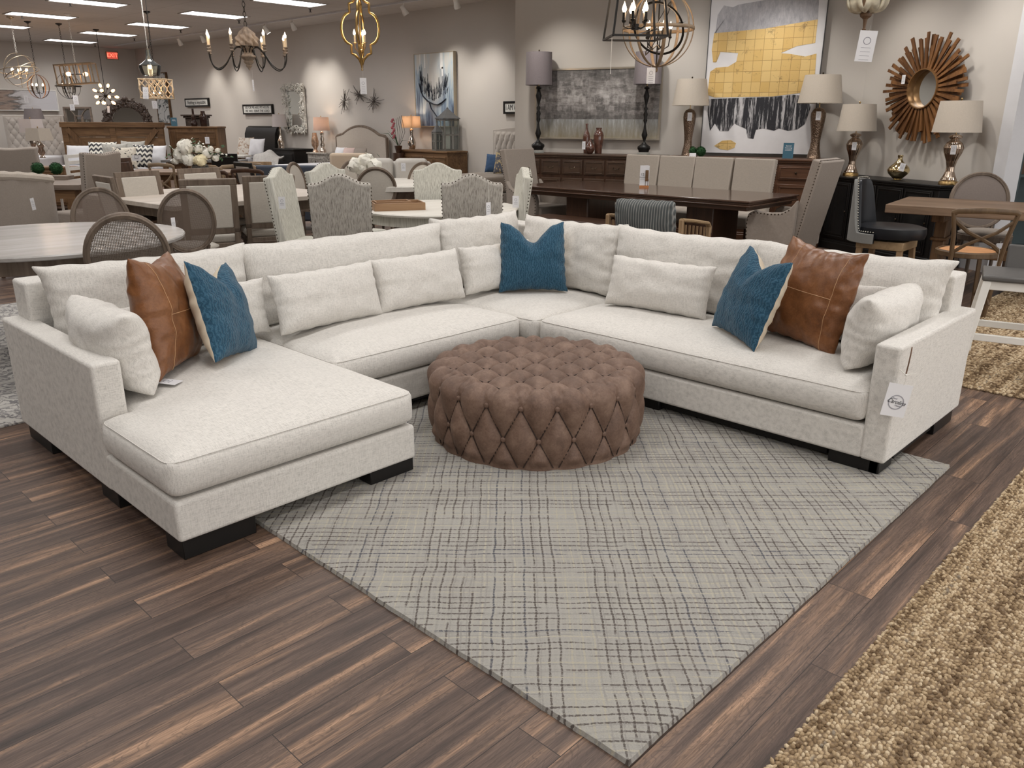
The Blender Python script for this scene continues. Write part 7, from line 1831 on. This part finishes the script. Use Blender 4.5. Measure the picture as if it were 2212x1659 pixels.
for (px, py, lb) in ((485, 360, 'dark brown cross-back chair near the oak-topped table'), (560, 358, 'dark brown cross-back chair in front of the slate blue settee')):
    p = G(px, py, .93); sp.append(((p.x, p.y, 0), rz_to(p, p+fwd+rgt*.3), lb))
put(xb, sp, 'dark cross-back chairs in the middle distance')
bk = square_back_chair('x', BLACKW, BLACKW, TAUPE, ht=.92); p = G(495, 330, .92); put(bk, [((p.x, p.y, 0), rz_to(p, p+fwd), 'black wooden chair in front of the small white table')])
sm = square_back_chair('x', OAKZ, GREYST, GREYST, ht=.9); p = AT(535, 313, 150); put(sm, [((p.x, p.y, 0), rz_to(p, p-fwd), 'small oak chair with a grey back before the sleigh bed')])
sm = square_back_chair('x', BLACKW, TAUPE, TAUPE, ht=.95); p = AT(564, 312, 160); put(sm, [((p.x, p.y, 0), rz_to(p, p+fwd+rgt), 'black-framed chair with a grey back before the sleigh bed')])
sm = square_back_chair('x', DARKWZ, DARKWZ, TAUPE, ht=1.0); p = AT(290, 315, 165); put(sm, [((p.x, p.y, 0), rz_to(p, p+rgt-fwd*.3), 'dark brown wooden chair with a white card on it, before the plank bed')])
q = AT(294, 335, 170); price_tag(tuple(q), camrz(q)+.2, .11, .07, 'white card on the dark brown chair before the plank bed', string=.02)
# slate blue settee
SLATE = linen('slate_blue_velvet', (.060, .070, .092), dark=.85, sc=2, bumps=.05)
t, W_, z = box_at('settee', 'slate blue upholstered settee seen from behind', 'sofa', 536, 690, 358, 158, .12)
fabric_box(t, 'backrest', -W_/2, W_/2, -.06, .10, .14, z, SLATE, .03); fabric_box(t, 'seat', -W_/2+.04, W_/2-.04, .10, .62, .18, .44, SLATE, .03)
for (i, j) in ((-1, -.02), (1, -.02), (1, .56), (-1, .56)): B().bx(i*(W_/2-.06)-.02, i*(W_/2-.06)+.02, j-.02, j+.02, 0, .18).obj('leg', DARKWZ, t)
q = AT(538, 396, 160); price_tag(tuple(q), camrz(q), .03, .05, 'small white tag on the back of the slate blue settee')

# ---------------------------------------------------------------- along the long wall
def on_wall(px, py, off): return ONP(px, py, LW+NX*off, NX)
def wall_case(name, label, cat, pxl, pxr, py, depth, h, mat, matv, cols_, rows_, pull, group=None, off=0.03):
    a, c = on_wall(pxl, py, depth+off), on_wall(pxr, py, depth+off); W_ = abs(a.y-c.y); ym = (a.y+c.y)/2
    t = thing(name, label, cat, (XW-off-depth/2, ym, 0), rzw(NX), group)
    B().bx(-W_/2-.02, W_/2+.02, -depth/2-.02, depth/2, h-.035, h).obj('top', mat, t, bevel=.006); B().bx(-W_/2, W_/2, -depth/2, depth/2, .08, h-.035).obj('body', matv, t, bevel=.005)
    B().bx(-W_/2+.02, W_/2-.02, -depth/2+.02, depth/2-.02, 0, .08).obj('plinth', matv, t)
    for i in range(cols_):
        for j in range(rows_):
            x0 = -W_/2+.03+i*(W_-.06)/cols_; z0 = .12+j*(h-.20)/rows_; panel(t, 'drawer', x0+.01, x0+(W_-.06)/cols_-.01, z0, z0+(h-.20)/rows_-.02, -depth/2, mat, pull)
    return t, a, c
hC = on_wall(915, 325, .53).z; hN = on_wall(610, 321, .53).z; hM = on_wall(682, 330, .48).z
wall_case('media_console', 'rustic brown console under the lanterns on the long wall', 'console', 862, 966, 325, .5, hC, RUSTW, RUSTW, 4, 2, 'bar')
wall_case('nightstand', 'black nightstand carrying a mercury lamp beside the sleigh bed', 'nightstand', 592, 634, 321, .5, hN, BLACKW, BLACKW, 1, 2, 'knob')
SILV = plain('carved_silver_front', (.36, .34, .31), .4, .5, var=.5, vs=30)
wall_case('nightstand', 'small silver carved nightstand under the pink-shaded lamp', 'nightstand', 664, 701, 331, .42, hM, SILV, SILV, 1, 3, 'knob')
def wlamp(label, px, py_base, off, z0, shade, body, bm_, sm_, lit=0, **kw):
    p = on_wall(px, py_base, off); yb = proj((p.x, p.y, z0))[1]; dy = yb-body[-1][1]
    return lamp(label, (p.x, p.y, z0), z0, [(h_, y+dy*(k/(len(body)-1))) for k, (h_, y) in enumerate(body)], shade, bm_, sm_, None, lit, **kw)
PINKS = linen('pinkish_lit_shade', (.56, .42, .38), dark=.95, sc=1.5, bumps=.05); AMBS = linen('amber_lit_shade', (.62, .42, .22), dark=.95, sc=1.5, bumps=.05)
for m_ in (PINKS, AMBS, SHADEW):     # thin cloth lets some light through
    bs_ = m_.node_tree.nodes['Principled BSDF']; bs_.inputs['Transmission Weight'].default_value = .0; bs_.inputs['Subsurface Weight'].default_value = .0
    tr_ = N(m_.node_tree, 'ShaderNodeBsdfTranslucent'); mx_ = N(m_.node_tree, 'ShaderNodeMixShader'); mx_.inputs[0].default_value = .45; tr_.inputs[0].default_value = (.75, .66, .58, 1)
    ou_ = m_.node_tree.nodes['Material Output']; m_.node_tree.links.new(bs_.outputs[0], mx_.inputs[1]); m_.node_tree.links.new(tr_.outputs[0], mx_.inputs[2]); m_.node_tree.links.new(mx_.outputs[0], ou_.inputs[0])
wlamp('mercury bottle lamp on the black nightstand, before the carved mirror', 608, 318, .33, hN, (14, 247, 16, 274), [(1.5, 275), (2.5, 281), (1.5, 287), (4, 297), (7.5, 306), (6, 314), (6.5, 319)], SILVER, SHADEW)
wlamp('pink-shaded lamp with a stacked silver base on the silver nightstand', 698, 328, .25, hM, (16, 253, 17.5, 282), [(1.5, 283), (4.5, 288), (2.5, 294), (4.5, 300), (2.5, 307), (5.5, 313), (3, 319), (7, 324), (7, 329)], SILVER, PINKS, lit=2.2)
p = on_wall(682, 328, .30); vase('hurricane_vase', 'amber mercury hurricane vase on the silver nightstand', p, hM, [(4.5, 287), (5, 291), (6, 296), (8, 306), (7.5, 314), (3.5, 321), (4, 324), (7, proj((p.x, p.y, hM))[1]-.3)], plain('amber_mercury', (.55, .38, .27), .25, .8, var=.3, vs=20))
wlamp('square amber-shaded lamp with a silver gourd base on the rustic console', 890, 320, .28, hC, (19.5, 251, 21, 276), [(2, 277), (4, 280), (3.5, 286), (3, 292), (6, 299), (9, 307), (8.5, 315), (6.5, 322)], SILVER, AMBS, lit=4, shade_n=4)
# lanterns
LM = plain('greywashed_lantern_wood', (.16, .155, .14), .6, var=.2); LZ = plain('zinc_roof', (.12, .12, .12), .5, .4)
def lantern(label, px, pyb, off, z0, hw, y_roof, y_top):
    p = on_wall(px, pyb, off); s_ = sat(p, z0+.4); w_ = hw/s_; zr = zat(p, y_roof)-z0; zt_ = zat(p, y_top)-z0; t = thing('lantern', label, 'lantern', (p.x, p.y, z0+.0005), math.radians(-12), 'grey wooden lanterns on the rustic console')
    b = B()
    for (i, j) in ((-1, -1), (1, -1), (1, 1), (-1, 1)): b.bx(i*w_-.012, i*w_+.012, j*w_-.012, j*w_+.012, 0, zr)
    for z in (0, zr*.48, zr-.03):
        for j in (-1, 1): b.bx(-w_, w_, j*w_-.008, j*w_+.008, z, z+.025); b.bx(j*w_-.008, j*w_+.008, -w_, w_, z, z+.025)
    for j in (-1, 1): b.bx(-.006, .006, j*w_-.006, j*w_+.006, 0, zr); b.bx(j*w_-.006, j*w_+.006, -.006, .006, 0, zr)
    b.obj('frame', LM, t, smooth=False); B().bx(-w_, w_, -w_, w_, -.0004, .012).obj('floor_plate', LM, t)
    b = B(); k = math.sqrt(2)
    b.lathe([(w_*1.18*k, zr), (w_*1.18*k, zr+.012), (w_*.75*k, zr+(zt_-zr)*.30), (w_*.28*k, zr+(zt_-zr)*.68), (w_*.12*k, zr+(zt_-zr)*.80)], n=4, M=Matrix.Rotation(PI/4, 4, 'Z')); b.obj('roof', LZ, t, smooth=False)
    b = B(); b.ball((0, 0, zr+(zt_-zr)*.84), w_*.16, 8); b.lathe([(w_*.05, zr+(zt_-zr)*.8), (.002, zt_)], n=8); b.obj('finial', LZ, t)
    for j in (-1, 1): B().bx(-w_+.012, w_-.012, j*(w_-.002)-.0015, j*(w_-.002)+.0015, .012, zr-.02).obj('glass_pane', CLEAR, t, smooth=False)
lantern('tall grey wooden lantern with a zinc roof on the rustic console', 968, 323, .22, hC, 17, 257, 230)
lantern('small grey wooden lantern left of the tall one', 945, 324, .40, hC, 7.5, 286, 264)
# orchid
p = on_wall(861, 331, .62); zo = zat(p, 331)-.0
t = thing('orchid', 'potted pink orchid with long green leaves beside the console', 'plant', (p.x, p.y, 0)); 
B().cyl((0, 0, 0), (0, 0, zat(p, 330)), .11, n=20).obj('plant_stand', DARKWZ, t); zb = zat(p, 330); B().lathe([(.045, zb), (.075, zb+.12), (.08, zb+.13)], n=20).obj('pot', DARKW, t)
b = B()
for a, L_ in ((2.6, .42), (2.2, .33), (.5, .2), (1.9, .25)): d = rgt*math.cos(a)*L_; b.tube([(0, 0, zb+.12), (d.x*.5, d.y*.5, zb+.12+L_*.55), (d.x, d.y, zb+.12+L_*math.sin(a)*1.1)], [.006, .016, .002], 6, flat=(1.4, .3))
b.obj('leaves', LEAF, t)
b = B()
for k in range(5): d0 = rgt*(-.03+.03*k); d = rgt*(-.06+.035*k); b.tube([(d0.x*.3, d0.y*.3, zb+.12), (d0.x*1.5, d0.y*1.5, zb+.38), (d.x, d.y, zb+.60+.02*k)], .004, 5)
b.obj('stems', plain('dark_orchid_stem', (.06, .045, .03), .6), t)
PKF = plain('pink_orchid_petals', (.48, .13, .15), .5)
for k in range(10): d = rgt*(-.085+.02*math.sin(k*2.1)); blossom(t, (d.x, d.y, zb+.28+k*.036), .032, PKF, k, layers=2)
# beds on the long wall
def wall_bed(label, pxl, pxr, z1, frame_m, pad_m, bed_m, arch, tuft=False, length=2.05, zm=.62, thick=.10, ref=290):
    a, c = on_wall(pxl, ref, .12), on_wall(pxr, ref, .12); W_ = abs(a.y-c.y); ym = (a.y+c.y)/2; t = thing('bed', label, 'bed', (XW-.10, ym, 0), rzw(NX))
    n_ = 40; top = [(-W_/2+W_*k/n_, z1-arch+arch*arch_f(k/n_)) for k in range(n_+1)]
    if frame_m: b = B(); b.tube([(x, -.02, z) for x, z in [(-W_/2, .3)]+top+[(W_/2, .3)]], .03, 8); b.obj('frame', frame_m, t)
    b = B(); b.prism([(-W_/2, .2)]+top+[(W_/2, .2)], -.04, .04, R_); b.obj('headboard', pad_m, t, bevel=.01)
    if tuft: tufted(t, W_-.06, .6, z1-arch-.03, pad_m, 8, 5, -.045, .02, 0, .012)
    for (i, j) in ((-1, -.12), (1, -.12), (1, -length+.05), (-1, -length+.05)): B().bx(i*(W_/2-.08)-.03, i*(W_/2-.08)+.03, j-.03, j+.03, 0, .09).obj('leg', DARKWZ, t)
    fabric_box(t, 'mattress', -W_/2+.02, W_/2-.02, -length-.04, -.06, .36, zm, bed_m, .05); fabric_box(t, 'bed_base', -W_/2, W_/2, -length-.06, -.05, .08, .35, pad_m, .02)
    return t, W_, ym
def arch_f(u):
    v = abs(u-.5)*2; return 1-(v/.72)**2*.75 if v < .72 else .25*max(0, 1-(v-.72)/.28)**.5*1.0
z1 = on_wall(782, 273, .12).z; z2 = on_wall(1095, 275, .12).z; z3 = on_wall(562, 272, .12).z
QUILT = linen('beige_quilt', (.38, .33, .28), dark=.9, sc=1, bumps=.3)
wall_bed('bed with a camel-backed taupe headboard in a wooden frame on the long wall', 727, 835, z1, GREYW, BEIGE, BEDW, .22, length=1.6)
t, W_, ym = wall_bed('bed with a button-tufted headboard and beige quilt, cut off by the front wall', 1066, 1165, z2, None, TUFT, QUILT, .04, True, length=2.0)
BLUEP = plain('deep_blue_velvet', (.03, .075, .16), .8); GFL = spots_m('gold_flowers_on_slate', (.10, .105, .13), (.50, .40, .22), 9, .52)
yy = on_wall(1068, 345, 1.2).y
for (px, dist, w_, mt, lb, sd) in ((1066, 150, .46, BLUEP, 'deep blue pillow on the beige quilt', 61), (1088, 158, .52, GFL, 'slate pillow with gold flowers leaning on the blue one', 62)):
    c = on_wall(px, 345, .50 if px < 1080 else .68); o = pillow('pillow', w_*.8, w_*.72, .14, mt, pinch=.05, seed=sd, nu=20); tag(o, lb, 'pillow'); o.location = (c.x, c.y, .625); o.rotation_euler = (-.3, .0, rzw(NX)+.3)
for (px, dist, w_, mt, lb, sd) in ((731, 128, .40, BEDW, 'small white pillow at the left of the camel-backed bed', 63), (748, 135, .44, plain('blush_pillow', (.60, .46, .42), .9), 'blush pink pillow on the camel-backed bed', 64), (772, 130, .44, TAUPE, 'grey-taupe pillow on the camel-backed bed', 65)):
    c = on_wall(px, 335, .42); o = pillow('pillow', w_, .34, .13, mt, pinch=.05, seed=sd, nu=16); tag(o, lb, 'pillow'); o.location = (c.x, c.y, .625); o.rotation_euler = (-.3, 0, rzw(NX))
# black sleigh bed
a, c = on_wall(527, 290, .25), on_wall(592, 290, .25); W_ = abs(a.y-c.y); ym = (a.y+c.y)/2; t = thing('bed', 'black sleigh bed with a curled headboard on the long wall', 'bed', (XW-.25, ym, 0), rzw(NX))
pr = [(-.02, .1), (-.03, .7), (.02, z3-.18), (.08, z3-.04), (.15, z3), (.20, z3-.03), (.20, z3-.08), (.14, z3-.07), (.09, z3-.14), (.05, z3-.3), (.03, .7), (.03, .1)]
B().prism(pr, -W_/2, W_/2, Matrix(((0, 0, 1, 0), (1, 0, 0, 0), (0, 1, 0, 0), (0, 0, 0, 1)))).obj('headboard', BLACKW, t, bevel=.006); fabric_box(t, 'mattress', -W_/2+.04, W_/2-.04, -1.9, -.05, .36, .66, BEDW, .05); fabric_box(t, 'side_rail', -W_/2, W_/2, -1.92, -.04, .2, .35, BLACKW, .01)
for (i, j) in ((-1, -.02), (1, -.02), (1, -1.85), (-1, -1.85)): B().bx(i*(W_/2-.06)-.03, i*(W_/2-.06)+.03, j-.03, j+.03, 0, .22).obj('leg', BLACKW, t)
QF = spots_m('tan_quatrefoil_pillow', (.58, .54, .48), (.32, .22, .15), 12, .56); KN = linen('chunky_knit', (.55, .53, .50), dark=.6, sc=.3, bumps=.8)
for (px, w_, h_, mt, lb, sd, dist) in ((527, .50, .46, QF, 'cream pillow with a tan lattice pattern on the sleigh bed', 66, 118), (551, .46, .44, BEDW, 'white pillow with a raised corner on the sleigh bed', 67, 120)):
    c = on_wall(px, 330, .75 if px < 540 else .85); o = pillow('pillow', w_, h_, .14, mt, pinch=.05, seed=sd, nu=18); tag(o, lb, 'pillow', 'pillows on the sleigh bed'); o.location = (c.x, c.y, .665); o.rotation_euler = (-.3, 0, rzw(NX)+.3)
c = on_wall(578, 335, 1.0); b = B(); b.grid(lambda u, v: ((u-.5)*.55, (v-.5)*.7, .05*math.sin(u*9+v*4)*.5+.12*math.exp(-((u-.4)/.3)**2)-max(0, .35-v)*.9), 24, 24); o = b.obj('knit_throw', KN, loc=(c.x, c.y, .69), rz=math.atan2(CR.y, CR.x), ang=180, solid=.03); tag(o, 'white chunky knit throw heaped at the right of the sleigh bed', 'throw blanket')
# peach lounge seat, white loveseat
PEACH = linen('peach_linen', (.62, .50, .38), dark=.93, sc=1.4, bumps=.1); WSOFA = linen('off_white_cotton', (.62, .59, .54), dark=.94, sc=1.4, bumps=.1)
t, W_, z = box_at('armchair', 'peach-coloured low chair back behind the oval-backed chairs', 'chair', 710, 788, 331, 150, .16)
fabric_box(t, 'backrest', -W_/2, W_/2, -.08, .08, .2, z, PEACH, .04); fabric_box(t, 'seat', -W_/2+.03, W_/2-.03, .08, .6, .16, .42, PEACH, .04); legs4(t, W_/2-.06, .2, .17, GREYW, turned=False, y0=.3)
p = G(845, 400, .44); t = thing('loveseat', 'small off-white loveseat with two cushions, below the rustic console', 'sofa', (p.x+.25, p.y+.25, 0), rz_to(p, p-fwd)+PI*0)
fabric_box(t, 'base', -.62, .62, -.42, .42, .10, .30, WSOFA, .03); fabric_box(t, 'backrest', -.62, .62, -.44, -.24, .28, .80, WSOFA, .05)
for x in (-.30, .30): fabric_box(t, 'seat_cushion', x-.28, x+.28, -.24, .42, .30, .46, WSOFA, .05); fabric_box(t, 'back_cushion', x-.28, x+.28, -.26, -.06, .47, .86, WSOFA, .07)
for x in (-.66, .66): fabric_box(t, 'arm', x-.07, x+.07, -.44, .42, .10, .62, WSOFA, .04)
for (i, j) in ((-1, -1), (1, -1), (1, 1), (-1, 1)): B().bx(i*.6-.025, i*.6+.025, j*.36-.025, j*.36+.025, 0, .1).obj('leg', DARKWZ, t)
q = AT(871, 352, 190); price_tag(tuple(q), camrz(q), .05, .09, 'white price tag on the off-white loveseat arm')
# side table with drum lamp and little sign
ST = .56; p = G(1012, 366, ST); q = p+fwd*.3; t = thing('side_table', 'whitewashed side table with a drum lamp and a small sign', 'table', (q.x, q.y, 0), math.atan2(CR.y, CR.x)-.15)
B().bx(-.26, .26, -.3, .3, ST-.035, ST).obj('tabletop', WASHW, t, bevel=.004); B().bx(-.23, .23, -.27, .27, ST-.11, ST-.035).obj('apron', GREYWX, t)
for (i, j) in ((-1, -1), (1, -1), (1, 1), (-1, 1)): B().bx(i*.22-.02, i*.22+.02, j*.26-.02, j*.26+.02, 0, ST-.11).obj('leg', WASHW, t)
pl = p+fwd*.32; yb = proj((pl.x, pl.y, ST))[1]
x_l = proj((pl.x, pl.y, .9))[0]
lamp('white drum-shaded lamp with stacked mercury spheres on the side table', (pl.x, pl.y, ST), ST+.0005, [(h_, y+(yb-355)*max(0, (y-303)/52)) for h_, y in ((1.5, 303), (8, 307), (8.5, 313), (3, 317), (4, 322), (11, 329), (10, 336), (3, 341), (4.5, 346), (6.5, 355))], (21.5, 267, 22.5, 301), SILVER, SHADEW, finial=9)
ps = p+rgt*.18+fwd*.02; o = thing('block_sign', 'small white block sign reading prayer room on the side table', 'sign', (ps.x, ps.y, ST+.001), camrz(ps)); B().bx(-.11, .11, -.014, .014, 0, .075).obj('block', WHITEP, o, smooth=False); text('lettering', 'PRAYER ROOM', .034, INK, o, (0, -.0155, .038), (PI/2, 0, 0), sx=.8)
# price tags on the camel-back chairs
for (px, py, s_, yw, lb) in ((608, 425, 262, -.3, 'white price tag on the leaning camel-back chair at the left end'), (794, 444, 262, 0, 'white price tag on the near left camel-back chair'), (1055, 437, 285, .9, 'white price tag on the near right camel-back chair'), (1114, 423, 255, -.1, 'white price tag on the camel-back chair at the right end')):
    q = AT(px, py, s_); price_tag(tuple(q), camrz(q)+yw, .055, .098, lb, string=.15)
q = AT(373, 470, 300); price_tag(tuple(q), camrz(q)+.7, .035, .12, 'white price tag behind the see-through cane chair')
